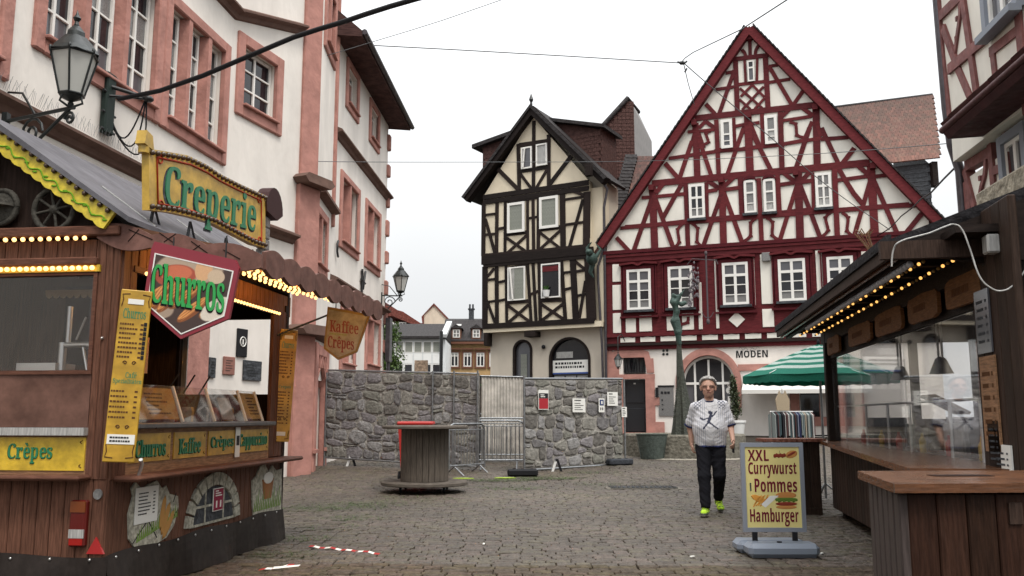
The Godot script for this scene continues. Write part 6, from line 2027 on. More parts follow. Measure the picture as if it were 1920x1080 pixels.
	tap.tube([Vector3(-0.58, 1.86, -0.3), Vector3(-0.58, 2.14, -0.3)], 0.02, 8)
	tap.tube([Vector3(-0.5, 1.88, -0.28), Vector3(-0.42, 2.05, -0.26)], 0.008, 5)
	tap.tube([Vector3(-0.44, 1.82, -0.28), Vector3(-0.38, 1.63, -0.26)], 0.01, 5)
	part("beer_tap", tap, M.steel, o)
	bx("tap_base", o, nx, Vector3(-0.78, 1.63, -0.35), Vector3(0.32, 0.14, 0.25), M.steel)
	bx("inner_cupboard", o, nx, Vector3(-0.85, 2.0, -0.9), Vector3(0.36, 0.9, 0.1), mat("cupboard", 0.1, 0.06, 0.035, 0.5, "wood_v", 1.0))
	bx("inner_panel", o, nx, Vector3(-0.85, 2.05, -0.84), Vector3(0.26, 0.66, 0.02), M.trailer_dark)
	bx("partition", o, I, Vector3(1.0, 2.0, -1.6), Vector3(0.04, 1.2, 1.2), M.cupboard)
	var cu := MB.new(nx)
	for i in 12:
		cu.prism(arc(Vector2(-0.9 + 0.06 * i, 2.3), 0.035, 0.07, 180, 360, 6), -0.5, -0.49)
	part("pelmet", cu, mat("pelmet", 0.3, 0.2, 0.1, 0.8), o)
	var rcl := MB.new()
	rcl.lathe([Vector2(0.24, 1.2), Vector2(0.2, 1.45), Vector2(0.13, 1.68), Vector2(0.0, 1.72)], 12, Vector3(0.75, 0, -0.55))
	part("red_cloth", rcl, mat("red_cloth", 0.17, 0.012, 0.02, 0.8), o)
	var og := MB.new()
	og.ell(Vector3(0.62, 1.5, -0.35), Vector3(0.07, 0.06, 0.06), 9)
	part("orange", og, mat("orange", 0.6, 0.13, 0.02, 0.5), o)
	bx("price_list", o, I, Vector3(0.62, 1.75, -0.3), Vector3(0.2, 0.25, 0.006), M.pane_pale)
	bx("spout_bottle", o, I, Vector3(0.85, 1.8, -0.3), Vector3(0.12, 0.3, 0.08), mat("amber", 0.4, 0.22, 0.08, 0.4))
	# awning flap: boarded underside full of bulbs, scalloped edging
	var aw := MB.new(Transform3D(SWEEP, Vector3.ZERO))
	aw.prism([Vector2(-0.05, 2.68), Vector2(1.05, 2.44), Vector2(1.05, 2.47), Vector2(-0.05, 2.72)], -3.2, -0.02)
	var awn := part("awning", aw, mat("awning_under", 0.20, 0.10, 0.06, 0.6, "wood_h", 1.2), o)
	var scal := mat("scallop_brown", 0.205, 0.105, 0.085, 0.6, "grime", 1.0)
	var e1 := MB.new(nx)
	e1.prism(scallops(Vector2(-0.19, 2.68), Vector2(1.09, 2.43), 3, 0.02, 0.075, 0.055), 0.0, 0.035)
	var eb := part("awning_edge", e1, scal, awn)
	var cr := MB.new(nx)
	for e in [[0.06, 2.66, 0.25, 2.58], [0.14, 2.66, 0.06, 2.57], [0.3, 2.63, 0.42, 2.55], [0.43, 2.62, 0.34, 2.56], [0.62, 2.53, 0.52, 2.46], [0.55, 2.56, 0.68, 2.47], [0.8, 2.49, 0.93, 2.42]]:
		cr.prism(ribbon([Vector2(e[0], e[1]), Vector2(e[2], e[3])], 0.007), 0.035, 0.038)
	part("carved_cracks", cr, M.groove, eb)
	for i in 9:
		var q := MB.new()
		var x := 0.04 + 0.355 * i
		q.prism(scallops(Vector2(x, 2.44), Vector2(x + 0.35, 2.44), 1, 0.045, 0.085, 0.045), 1.06, 1.095)
		part("awning_scallop", q, scal, awn)
	var pts := 0
	for j in 5:
		for i in 24:
			pts += 1
			part("bulb", bulb_mesh(0.019), lit, o, Transform3D(Basis.IDENTITY, Vector3(0.22 + 0.125 * i + 0.03 * (j % 2), 2.43 + 0.0436 * j + 0.005, 0.98 - 0.2 * j)))
	for i in [3, 9, 15]:
		var l := OmniLight3D.new()
		l.name = "bulb_light"
		l.light_color = Color(1.0, 0.72, 0.4)
		l.light_energy = 0.2
		l.light_size = 0.018
		l.omni_range = 6.0
		l.omni_attenuation = 2.0
		l.shadow_enabled = true
		l.position = Vector3(0.22 + 0.125 * i, 2.43 + 0.0436 * 2 + 0.005, 0.98 - 0.4)
		o.add_child(l, true)
	rod("strut", o, Vector3(3.0, 2.15, 0.0), Vector3(3.25, 2.42, 0.55), 0.012, M.black_iron)
	rod("strut", o, Vector3(0.1, 2.15, 0.02), Vector3(0.1, 2.48, 0.8), 0.012, M.black_iron)
	# small details on the near face and the skirt
	var tl := MB.new(nx)
	tl.bevel_box(Vector3(-0.18, 0.55, 0.025), Vector3(0.125, 0.32, 0.05), 0.012)
	var tlp := part("tail_light", tl, mat("lens_red", 0.10, 0.010, 0.008, 0.2), o)
	bx("amber_lens", tlp, nx, Vector3(-0.18, 0.665, 0.03), Vector3(0.112, 0.075, 0.052), mat("lens_amber", 0.17, 0.045, 0.012, 0.2))
	bx("clear_lens", tlp, nx, Vector3(-0.18, 0.48, 0.03), Vector3(0.112, 0.06, 0.052), M.pane_pale)
	bx("bright_lens", tlp, nx, Vector3(-0.18, 0.425, 0.03), Vector3(0.1, 0.045, 0.051), mat("lens_bright", 0.3, 0.015, 0.012, 0.15))
	var tri := MB.new(nx)
	tri.prism([Vector2(-0.115, 0.34), Vector2(0.015, 0.34), Vector2(-0.05, 0.455)], 0.0, 0.02)
	part("reflector", tri, mat("reflector_red", 0.34, 0.02, 0.02, 0.3), o)
	var dc := MB.new(nx)
	dc.prism(arc(Vector2(-0.06, 0.75), 0.033, 0.037, 0, 342, 16), 0.0, 0.02)
	part("cap", dc, M.pane_grey, o)
	var kn := MB.new(nx)
	kn.ell(Vector3(-0.1, 1.86, 0.02), Vector3(0.012, 0.014, 0.02), 7)
	part("latch", kn, M.steel, o)
	skirt(o, nx * Transform3D(Basis.IDENTITY, Vector3(-2.3, 0, 0)), 2.35)
	skirt(o, I, L)
	# stone-look pictures on the planks, cut out along their outline
	var st_m := print_mat("stone_print", paint_food(2, 96, 96))
	var wall_m := mat("cutout_pale", 0.48, 0.46, 0.38, 0.7, "stone", 1.6)
	for e in [[[Vector2(0.30, 0.40), Vector2(0.27, 0.58), Vector2(0.32, 0.71), Vector2(0.29, 0.77), Vector2(0.34, 0.81), Vector2(0.44, 0.75), Vector2(0.53, 0.78), Vector2(0.65, 0.80), Vector2(0.74, 0.73), Vector2(0.80, 0.75), Vector2(0.86, 0.68), Vector2(1.00, 0.65), Vector2(1.02, 0.56), Vector2(0.96, 0.42), Vector2(0.85, 0.34), Vector2(0.67, 0.31), Vector2(0.40, 0.31)], "bread"], [[Vector2(2.51, 0.49), Vector2(2.49, 0.67), Vector2(2.59, 0.71), Vector2(2.66, 0.79), Vector2(2.77, 0.83), Vector2(2.89, 0.73), Vector2(2.99, 0.79), Vector2(3.10, 0.73), Vector2(3.25, 0.74), Vector2(3.28, 0.31), Vector2(2.93, 0.32), Vector2(2.55, 0.33)], "cup"]]:
		var q := MB.new()
		q.prism(e[0], 0.006, 0.02)
		var ct2 := part("painted_cutout", q, wall_m, o)
		var lo := Vector2(99, 99)
		var hi := Vector2(-99, -99)
		for p in e[0]:
			lo = lo.min(p)
			hi = hi.max(p)
		var cc := (lo + hi) / 2
		var sz := hi - lo
		var pr := MB.new()
		if e[1] == "bread":
			for k in 3:
				pr.ell(Vector3(cc.x + 0.12 + 0.05 * k, cc.y - 0.02 - 0.05 * k, 0.021), Vector3(0.04, 0.14, 0.004), 9, Basis(Vector3(0, 0, 1), -0.2 - 0.25 * k))
			part("painted_bread", pr, mat("bread", 0.42, 0.22, 0.07, 0.7), ct2)
			var gr := MB.new()
			for k in 22:
				var x := cc.x - 0.25 + 0.028 * k
				gr.prism([Vector2(x, lo.y + 0.05 + 0.006 * k), Vector2(x + 0.02, lo.y + 0.05 + 0.006 * k), Vector2(x + 0.012, lo.y + 0.12 + 0.006 * k + 0.02 * (k % 3))], 0.02, 0.023)
			part("painted_grass", gr, mat("painted_green", 0.14, 0.24, 0.04, 0.7), ct2)
			var jo := MB.new()
			for k in [[-0.3, -0.2, -0.1, -0.05], [-0.1, -0.05, 0.05, -0.2], [-0.3, 0.0, -0.15, 0.1], [-0.1, -0.05, -0.08, 0.0], [0.28, 0.05, 0.32, 0.12], [0.25, -0.1, 0.36, -0.02]]:
				jo.prism(ribbon([cc + Vector2(k[0], k[1]), cc + Vector2(k[2], k[3])], 0.008), 0.02, 0.0225)
			part("painted_joint", jo, M.ink, ct2)
			var sheet := bx("price_sheet", ct2, I, Vector3(0.504, 0.630, 0.026), Vector3(0.33, 0.27, 0.004), M.paper)
			scribble("print", sheet, sheet.transform.affine_inverse(), Vector3(0.503, 0.642, 0.03), 0.24, 0.18, 7, M.iron, 0.35)
		else:
			pr.lathe([Vector2(0.1, -0.13), Vector2(0.15, 0.05), Vector2(0.16, 0.07), Vector2(0.0, 0.07)], 12, Vector3(cc.x, cc.y + 0.02, 0.02), 1.0, 0.03)
			part("painted_cup", pr, mat("painted_brown", 0.36, 0.17, 0.08, 0.7), ct2)
			var fo := MB.new()
			fo.ell(Vector3(cc.x, cc.y + 0.1, 0.024), Vector3(0.13, 0.06, 0.005), 12)
			part("painted_foam", fo, M.paper, ct2)
			var gr := MB.new()
			for k in 16:
				var x := lo.x + 0.05 + 0.045 * k
				gr.prism([Vector2(x, lo.y + 0.05), Vector2(x + 0.02, lo.y + 0.05), Vector2(x + 0.03, lo.y + 0.16 + 0.05 * (k % 3))], 0.02, 0.024)
			part("painted_grass", gr, M.painted_green, ct2)
	# painted arch window with voussoirs and a red notice
	var ac := Vector2(1.68, 0.36)
	var pane := MB.new()
	pane.prism(arc(ac, 0.4, 0.32, 0, 180, 18), 0.006, 0.016)
	var pa := part("arch_picture", pane, M.slate, o)
	for k in 11:
		var a0 := 180.0 * k / 11 + 1.5
		var a1 := 180.0 * (k + 1) / 11 - 1.5
		var q := MB.new()
		q.ring_wall(arc(ac, 0.53, 0.44, a0, a1, 2), arc(ac, 0.41, 0.33, a0, a1, 2), 0.006, 0.03)
		part("voussoir", q, wall_m, pa)
	for e in [[Vector2(1.5, 0.36), Vector2(1.5, 0.65)], [Vector2(1.86, 0.36), Vector2(1.86, 0.65)], [Vector2(1.28, 0.52), Vector2(2.08, 0.52)], [Vector2(1.22, 0.37), Vector2(2.14, 0.37)]]:
		var q := MB.new()
		q.prism(ribbon([e[0], e[1]], 0.02), 0.014, 0.022)
		part("glazing_bar", q, wall_m, pa)
	var no := bx("notice", pa, I, Vector3(1.72, 0.56, 0.03), Vector3(0.2, 0.2, 0.006), M.paper)
	bx("notice_field", no, no.transform.affine_inverse(), Vector3(1.72, 0.56, 0.0345), Vector3(0.18, 0.185, 0.004), mat("notice_red", 0.24, 0.02, 0.05, 0.5))
	scribble("print", no, no.transform.affine_inverse(), Vector3(1.72, 0.615, 0.038), 0.13, 0.06, 3, M.paper, 0.5, false)
	for s in [-1, 1]:
		bx("figure", no, no.transform.affine_inverse(), Vector3(1.72 + 0.04 * s, 0.52, 0.038), Vector3(0.022, 0.06, 0.003), M.paper)
	var wt := bx("sticker", o, I, Vector3(2.1, 1.055, 0.022), Vector3(0.1, 0.28, 0.004), M.paper)
	bx("sticker_symbol", wt, wt.transform.affine_inverse(), Vector3(2.1, 1.07, 0.026), Vector3(0.06, 0.09, 0.003), M.slate)

func corner_scrolls(parent: Node, xf: Transform3D, x: float, y0: float, y1: float, z: float) -> void:
	var q := MB.new()
	for y in [y0, y1]:
		var s := 1.0 if y == y0 else -1.0
		var p := []
		for i in 9:
			var a := i * 0.75
			p.append(Vector3(x - 0.012 + 0.011 * cos(a) * (1.0 - i * 0.08), y + s * (0.004 + 0.003 * i), z))
		q.tube(p, 0.003, 4)
	part("scroll", q, M.brown_ink, parent, xf)

func skirt(parent: Node, xf: Transform3D, L: float) -> void:
	# heavy tarpaulin with soft folds, hung from studs
	var q := MB.new()
	var n := 40
	var m := 5
	var P := func(i: int, j: int) -> Vector3:
		var u := L * i / n
		var t := 1.0 - float(j) / m
		return Vector3(u, 0.32 * (1.0 - t) + 0.012 * sin(u * 5.2) * (1.0 - t) + 0.005, 0.02 + t * (0.035 + 0.03 * sin(u * 4.3 + 0.7) + 0.015 * sin(u * 11.0)))
	for i in n:
		for j in m:
			q.quad(P.call(i, j), P.call(i + 1, j), P.call(i + 1, j + 1), P.call(i, j + 1))
	var o := part("skirt", q, M.tarp, parent, xf)
	var k := 0.12
	while k < L:
		var s := MB.new()
		s.ell(Vector3(k, 0.3, 0.03), Vector3(0.011, 0.011, 0.008), 7)
		part("stud", s, M.steel, o)
		k += 0.3

# ---------------------------------------------------------------- signs hung on the trailer
func make_crepe_signs() -> void:
	var I := Transform3D.IDENTITY
	# the big board on the roof
	var sx := Transform3D(Basis(Vector3.UP, 1.4505), Vector3(-2.880, 0, -6.400))
	var o := thing("creperie_sign", "large yellow roof sign with green Creperie lettering and rows of dark bulbs", "sign", sx * Vector3(1.3, 2.85, 0.03), 1.4505)
	var dx := Vector2(-1.3, -2.85)
	var out := []
	var top := [Vector2(0.17, 3.34), Vector2(0.44, 3.40), Vector2(0.78, 3.47), Vector2(1.12, 3.49), Vector2(1.38, 3.48), Vector2(1.83, 3.50), Vector2(2.42, 3.54)]
	var bot := [Vector2(2.48, 3.00), Vector2(2.19, 2.98), Vector2(1.76, 2.99), Vector2(1.32, 3.00), Vector2(0.93, 2.97), Vector2(0.58, 2.93), Vector2(0.23, 2.87)]
	for p in top + bot:
		out.append(p + dx)
	var q := MB.new()
	q.prism(out, -0.03, 0.03)
	part("board", q, mat("creperie_yellow", 0.66, 0.42, 0.07, 0.45, "grime", 0.8), o)
	var ro := MB.new()
	var a: Vector2 = top[0] + dx
	ro.tube([Vector3(a.x - 0.02, a.y - 0.04, 0), Vector3(a.x - 0.02, a.y + 0.1, 0)], 0.042, 10)
	ro.prism([a + Vector2(-0.08, 0.02), a + Vector2(-0.06, 0.13), a + Vector2(0.03, 0.11), a + Vector2(0.06, 0.0)], -0.04, 0.04)
	part("scroll_end", ro, M.creperie_yellow, o)
	var en := MB.new()
	var b: Vector2 = top[6] + dx
	en.prism(arc(b + Vector2(0.22, -0.12), 0.22, 0.25, 0, 170, 10) + [b + Vector2(0.02, -0.16), b + Vector2(0.3, -0.2)], -0.08, 0.05)
	part("end_hood", en, mat("hood_brown", 0.05, 0.025, 0.025, 0.6), o)
	var sp := MB.new()
	for i in 5:
		for j in 2:
			sp.bevel_box(Vector3(b.x + 0.05 + 0.11 * j, b.y - 0.25 - 0.12 * i, -0.02), Vector3(0.105, 0.115, 0.06), 0.01)
	part("end_blocks", sp, M.pane_grey, o)
	double_text(o, I, "Creperie", Vector3(1.32 + dx.x, 3.16 + dx.y, 0.035), 1.76, 0.46, M.letter_green, M.slate, 0.014, 0.085)
	# red scroll line painted round the text
	var rl := MB.new()
	var pts := []
	for p in out:
		var c := Vector2(1.34, 3.2) + dx
		var d: Vector2 = c + (p - c) * Vector2(0.9, 0.76)
		pts.append(Vector3(d.x, d.y, 0.034))
	pts.append(pts[0])
	rl.tube(pts, 0.009, 4)
	for e in [pts[0], pts[6], pts[7], pts[13]]:
		rl.tube(arc_ring(e + Vector3(0.05 if e.x < 0 else -0.05, 0, 0), 0.035, 10), 0.007, 4)
	part("painted_line", rl, mat("line_red", 0.36, 0.05, 0.025, 0.5), o)
	for k in 2:
		var edge: Array = top if k == 0 else bot
		var len := 0.0
		for i in 6:
			len += edge[i].distance_to(edge[i + 1])
		var run := 0.0
		var nextb := 0.03
		for i in 6:
			var seg: float = edge[i].distance_to(edge[i + 1])
			while nextb < run + seg:
				var p: Vector2 = edge[i].lerp(edge[i + 1], (nextb - run) / seg) + dx + Vector2(0, -0.03 if k == 0 else 0.03)
				part("bulb", bulb_mesh(0.022), M.bulb_dark, o, Transform3D(Basis.IDENTITY, Vector3(p.x, p.y, 0.045)))
				nextb += 0.082
			run += seg
	var lg := MB.new()
	for x in [-0.9, -0.3, 0.4, 1.0]:
		lg.tube([Vector3(x, 0.1, -0.03), Vector3(x, -0.12, -0.06)], 0.014, 5)
		lg.tube([Vector3(x, 0.1, -0.03), Vector3(x + 0.2, -0.1, -0.06)], 0.01, 5)
	part("support", lg, M.slate, o)
	# churros pentagon
	var nx := Transform3D(Basis(Vector3.UP, -0.1203), Vector3(-2.880, 0, -6.400))
	var cp := nx * Vector3(0.6, 2.2, 0.1)
	var ch := thing("churros_sign", "five sided hanging sign with a churros photo, green Churros lettering and a red rim", "sign", cp, -0.1203)
	var pg := [Vector2(0.29, 2.50), Vector2(0.96, 2.34), Vector2(0.90, 1.98), Vector2(0.55, 1.84), Vector2(0.25, 2.08)]
	var sg := []
	for p in pg:
		sg.append(p - Vector2(0.6, 2.2))
	var c0 := Vector2.ZERO
	for p in sg:
		c0 += p / 5.0
	var inner := []
	for p in sg:
		inner.append(c0 + (p - c0) * 0.9)
	var inn2 := []
	for p in sg:
		inn2.append(c0 + (p - c0) * 0.87)
	sg.reverse()
	var cq := MB.new()
	cq.prism(sg, -0.015, 0.015)
	cq.prism([sg[4], sg[3], sg[3] + Vector2(-0.03, 0.06), sg[4] + Vector2(0.02, 0.05)], -0.014, 0.014)
	part("panel", cq, M.sign_red, ch)
	inner.reverse()
	inn2.reverse()
	var bo := MB.new()
	bo.ring_wall(inner + [inner[0]], inn2 + [inn2[0]], 0.014, 0.02)
	part("border", bo, M.paper, ch)
	var pc := MB.new()
	pc.face(inn2, 0.018, c0 - Vector2(0.34, 0.33), c0 + Vector2(0.34, 0.33))
	part("picture", pc, print_mat("churros_print", paint_food(0, 256, 256)), ch)
	double_text(ch, I, "Churros", Vector3(c0.x + 0.0, c0.y + 0.06, 0.024), 0.55, 0.29, M.letter_bright_green, M.ink, 0.009, -0.16)
	var cc := MB.new()
	for x in [-0.15, 0.25]:
		cc.tube([Vector3(x, 0.22, 0), Vector3(x, 0.38, 0)], 0.006, 4)
	part("hanger", cc, M.black_iron, ch)
	# coffee and crepes pentagon at the far end of the awning
	var ex := Transform3D(Basis(Vector3.UP, -0.1203), Vector3(-2.480, 0, -9.710))
	var kp := thing("coffee_sign", "cream hanging sign with red Kaffee and Crêpes lettering at the awning's far end", "sign", ex * Vector3(0.73, 2.2, 0.12), -0.1203)
	var kg := []
	for p in [Vector2(0.49, 2.48), Vector2(0.97, 2.39), Vector2(0.83, 1.98), Vector2(0.62, 1.90), Vector2(0.46, 2.02)]:
		kg.append(p - Vector2(0.73, 2.2))
	kg.reverse()
	var kq := MB.new()
	kq.prism(kg, -0.015, 0.012)
	part("panel", kq, mat("coffee_rim", 0.30, 0.20, 0.09, 0.6), kp)
	var kc := Vector2.ZERO
	for p in kg:
		kc += p / 5.0
	var ki := []
	for p in kg:
		ki.append(kc + (p - kc) * 0.9)
	var kf := MB.new()
	kf.prism(ki, 0.01, 0.018)
	part("face", kf, mat("coffee_face", 0.50, 0.46, 0.38, 0.5, "grime", 1.5), kp)
	text("lettering", kp, I, "Kaffee", Vector3(kc.x + 0.01, kc.y + 0.10, 0.02), 0.32, 0.13, M.sign_red, true, true, 0.006, -0.12)
	text("lettering", kp, I, "Crêpes", Vector3(kc.x - 0.02, kc.y - 0.09, 0.02), 0.29, 0.17, M.sign_red, true, true, 0.006, -0.12)
	scribble("green_script", kp, Transform3D(Basis(Vector3(0, 0, 1), -0.1), Vector3.ZERO), Vector3(kc.x + 0.0, kc.y + 0.01, 0.02), 0.3, 0.03, 1, mat("script_green", 0.30, 0.36, 0.15, 0.6), 0.5, false)
	var kh := MB.new()
	for x in [-0.15, 0.18]:
		kh.tube([Vector3(x, 0.2, 0), Vector3(x, 0.33, 0)], 0.006, 4)
	part("hanger", kh, M.black_iron, kp)
	# tall menu boards
	for e in [[Vector3(-2.687, 1.584, -6.180), 0.205, 1.2, 0.42, "tall yellow menu board with Churros heading on the near corner of the trailer", -0.045], [Vector3(-2.439, 1.629, -9.500), 0.18, 1.2, 0.35, "tall yellow menu board at the far end of the trailer opening", -0.045]]:
		var m := thing("menu_board", e[4], "menu board", e[0], e[3], "menu boards on the trailer")
		m.rotation.z = e[5]
		var w: float = e[1]
		var h: float = e[2]
		var mq := MB.new()
		mq.bevel_box(Vector3.ZERO, Vector3(w, h, 0.024), 0.006)
		part("board", mq, M.ochre, m)
		var g: Material = M.letter_green
		text("heading", m, I, "Churros", Vector3(0.0, h * 0.36, 0.012), w * 0.72, h * 0.06, g, true, true, 0.003)
		bx("label", m, I, Vector3(0.0, h * 0.43, 0.014), Vector3(w * 0.5, h * 0.03, 0.004), M.paper)
		scribble("price_list", m, I, Vector3(-0.01, h * 0.2, 0.013), w * 0.75, h * 0.22, 8, M.brown_ink, 0.4)
		if w > 0.19:
			for k in 8:
				bx("price_tab", m, I, Vector3(w * 0.38, h * 0.3 - h * 0.028 * k, 0.014), Vector3(w * 0.1, h * 0.022, 0.004), M.ink)
			text("heading", m, I, "Café", Vector3(0.02, h * 0.0, 0.012), w * 0.35, h * 0.035, g, true, true, 0.003)
			text("heading", m, I, "Spezialitäten", Vector3(0.0, -h * 0.04, 0.012), w * 0.9, h * 0.036, g, true, true, 0.003)
			scribble("price_list", m, I, Vector3(-0.01, -h * 0.17, 0.013), w * 0.85, h * 0.18, 6, M.brown_ink, 0.35)
			var lb := bx("label", m, I, Vector3(0.0, -h * 0.37, 0.014), Vector3(w * 0.86, h * 0.055, 0.004), M.paper)
			scribble("label_print", m, I, Vector3(0.0, -h * 0.37, 0.017), w * 0.7, h * 0.04, 2, M.ink, 0.5, false)
		else:
			text("heading", m, I, "Crèpes", Vector3(0.0, -h * 0.02, 0.012), w * 0.7, h * 0.035, g, true, true, 0.003)
			scribble("price_list", m, I, Vector3(-0.01, -h * 0.2, 0.013), w * 0.75, h * 0.3, 11, M.brown_ink, 0.4)
			bx("label", m, I, Vector3(0.0, -h * 0.43, 0.014), Vector3(w * 0.5, h * 0.035, 0.004), M.paper)
		var sc := MB.new()
		for y in [0.07, -0.3]:
			for s in [-1, 1]:
				var p := []
				for i in 12:
					var an := 0.6 * i
					p.append(Vector3(s * (w * 0.14 + 0.014 * cos(an) * (1 - 0.06 * i)), h * y + 0.014 * sin(an) * (1 - 0.06 * i), 0.014))
				sc.tube(p, 0.0035, 4)
		for s in [-1, 1]:
			for t in [-1, 1]:
				sc.tube([Vector3(s * w * 0.44, t * h * 0.4, 0.014), Vector3(s * w * 0.4, t * h * 0.44, 0.014), Vector3(s * w * 0.44, t * h * 0.47, 0.014), Vector3(s * w * 0.2, t * h * 0.475, 0.014)], 0.0035, 4)
		part("scrolls", sc, M.brown_ink, m)

# ---------------------------------------------------------------- grill kiosk on the right
func make_grill_kiosk() -> void:
	var o := thing("grill_kiosk", "dark wooden grill kiosk with a low roof, glazed counter and hanging wooden name plates", "kiosk", Vector3(4.230, 0, -11.840), -1.7427)
	var I := Transform3D.IDENTITY
	var wd := [M.kiosk_wood0, M.kiosk_wood1, M.kiosk_wood2]
	var dk: Material = mat("kiosk_beam", 0.026, 0.018, 0.015, 0.6, "wood_h", 1.0)
	var L := 6.5
	# front boards and the far end boards
	var n := 44
	for i in n:
		var q := MB.new()
		q.bevel_box(Vector3((i + 0.5) * L / n, 0.52, 0.0), Vector3(L / n - 0.006, 0.82, 0.03), 0.006)
		part("plank", q, wd[rng.randi() % 3], o)
	for i in 16:
		var q := MB.new()
		q.bevel_box(Vector3(-0.02, 0.52, -0.08 - 0.148 * i), Vector3(0.03, 0.82, 0.142), 0.006)
		part("plank", q, wd[rng.randi() % 3], o)
	bx("lining", o, I, Vector3(L / 2, 0.52, -0.05), Vector3(L - 0.1, 0.8, 0.04), M.groove)
	bx("skid", o, I, Vector3(L / 2, 0.05, -0.35), Vector3(L, 0.1, 0.2), M.groove)
	bx("skid", o, I, Vector3(0.1, 0.06, -1.2), Vector3(0.2, 0.12, 2.2), M.groove)
	bx("floor", o, I, Vector3(L / 2, 0.14, -1.2), Vector3(L - 0.1, 0.08, 2.3), M.groove)
	# serving counter with a carved front edge
	var ct := MB.new()
	var poly := [Vector2(-0.12, 0.15), Vector2(-0.12, -2.3), Vector2(0.5, -2.3), Vector2(0.5, -0.12), Vector2(6.4, -0.12)]
	var m := 150
	for i in m + 1:
		var t := 1.0 - float(i) / m
		poly.append(Vector2(lerpf(-0.1, 6.4, t), lerpf(0.12, 0.64, t) + 0.012 * absf(sin(i * 1.57))))
	ct.prism(poly, -0.045, 0.0)
	part("counter", ct, M.varnished, o, Transform3D(Basis(Vector3(1, 0, 0), Vector3(0, 0, 1), Vector3(0, -1, 0)), Vector3(0, 0.93, 0)))
	# posts
	for e in [[0.08, 0.0, 0.15], [0.05, -1.05, 0.1], [0.08, -2.3, 0.15]]:
		var q := MB.new()
		q.bevel_box(Vector3(e[0], 1.72, e[1] - 0.03), Vector3(e[2], 1.5, e[2]), 0.012)
		part("post", q, dk, o)
	for i in 5:
		var q := MB.new()
		q.bevel_box(Vector3(6.0 + 0.15 * i, 1.35, 0.02), Vector3(0.145, 2.6, 0.05), 0.008)
		part("end_board", q, wd[i % 3], o)
	# header beams and ceiling
	bx("header_beam", o, I, Vector3(3.2, 2.36, -0.02), Vector3(6.7, 0.2, 0.12), dk)
	bx("header_board", o, I, Vector3(3.2, 2.16, -0.03), Vector3(6.4, 0.22, 0.03), dk)
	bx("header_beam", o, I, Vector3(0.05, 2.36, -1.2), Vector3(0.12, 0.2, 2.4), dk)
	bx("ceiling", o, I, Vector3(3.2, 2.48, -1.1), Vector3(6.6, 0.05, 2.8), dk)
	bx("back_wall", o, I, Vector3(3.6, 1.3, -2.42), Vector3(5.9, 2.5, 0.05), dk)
	# roof: sloping boards with a layered eave
	var rf := MB.new()
	rf.prism([Vector2(0.60, 2.42), Vector2(0.62, 2.485), Vector2(-1.1, 3.13), Vector2(-2.8, 2.5), Vector2(-2.8, 2.42), Vector2(-1.1, 3.05)], -6.25, 0.05)
	part("roof", rf, mat("bitumen", 0.035, 0.033, 0.036, 0.85, "stone", 1.0), o, Transform3D(SWEEP, Vector3(-0.05, 0, 0)))
	var sf := MB.new()
	sf.prism([Vector2(0.58, 2.405), Vector2(0.58, 2.42), Vector2(0.0, 2.50), Vector2(0.0, 2.47)], -6.2, 0.0)
	part("soffit", sf, dk, o, Transform3D(SWEEP, Vector3.ZERO))
	for e in [[0.63, 2.48, 0.03, 0.07, "bitumen"], [0.61, 2.405, 0.03, 0.075, "kiosk_wood2"], [0.565, 2.38, 0.025, 0.05, "varnished"], [0.48, 2.372, 0.06, 0.05, "kiosk_beam"]]:
		bx("eave_board", o, I, Vector3(3.05, e[1], e[0]), Vector3(6.3, e[3], e[2]), M[e[4]])
	for i in 12:
		bx("rafter", o, I, Vector3(0.1 + 0.54 * i, 2.43, 0.28), Vector3(0.07, 0.06, 0.52), dk)
	var gbl := MB.new()
	gbl.prism([Vector2(0.58, 2.405), Vector2(0.56, 2.47), Vector2(-1.1, 3.08), Vector2(-2.75, 2.5), Vector2(-2.8, 2.1), Vector2(0.0, 2.1), Vector2(0.05, 2.3)], -6.2, -6.15)
	part("gable_board", gbl, dk, o, Transform3D(SWEEP, Vector3.ZERO))
	var gb2 := MB.new()
	gb2.prism([Vector2(0.0, 2.42), Vector2(-1.1, 3.04), Vector2(-2.75, 2.5)], 0.0, 0.05)
	part("gable_board", gb2, dk, o, Transform3D(SWEEP, Vector3.ZERO))
	bx("gable_beam", o, I, Vector3(6.22, 2.4, -0.6), Vector3(0.06, 0.12, 2.6), M.kiosk_wood2)
	# bulbs along the eave: a row of frosted domes and two rows of small warm lights
	var frost := mat("frosted", 0.45, 0.46, 0.50, 0.25)
	for i in 52:
		part("bulb", bulb_mesh(0.026), frost, o, Transform3D(Basis.IDENTITY, Vector3(1.6 + 0.088 * i, 2.325, 0.48)))
	var lit := glow("bulb_amber", 1.0, 0.5, 0.13, 1.0)
	var dim := mat("bulb_brass", 0.4, 0.26, 0.08, 0.3)
	for j in 2:
		for i in 52:
			part("bulb", bulb_mesh(0.013), lit if (i * 7 + j * 3) % 5 < 2 else dim, o, Transform3D(Basis.IDENTITY, Vector3(0.3 + 0.112 * i, 2.355, 0.37 - 0.19 * j)))
	# wooden name plates hanging from the header
	var plates := [[0.35, 1.15], [1.72, 2.85], [3.05, 4.08], [4.3, 5.15], [5.35, 6.1]]
	var carved := mat("plate_wood", 0.22, 0.10, 0.04, 0.6, "wood_h", 1.5)
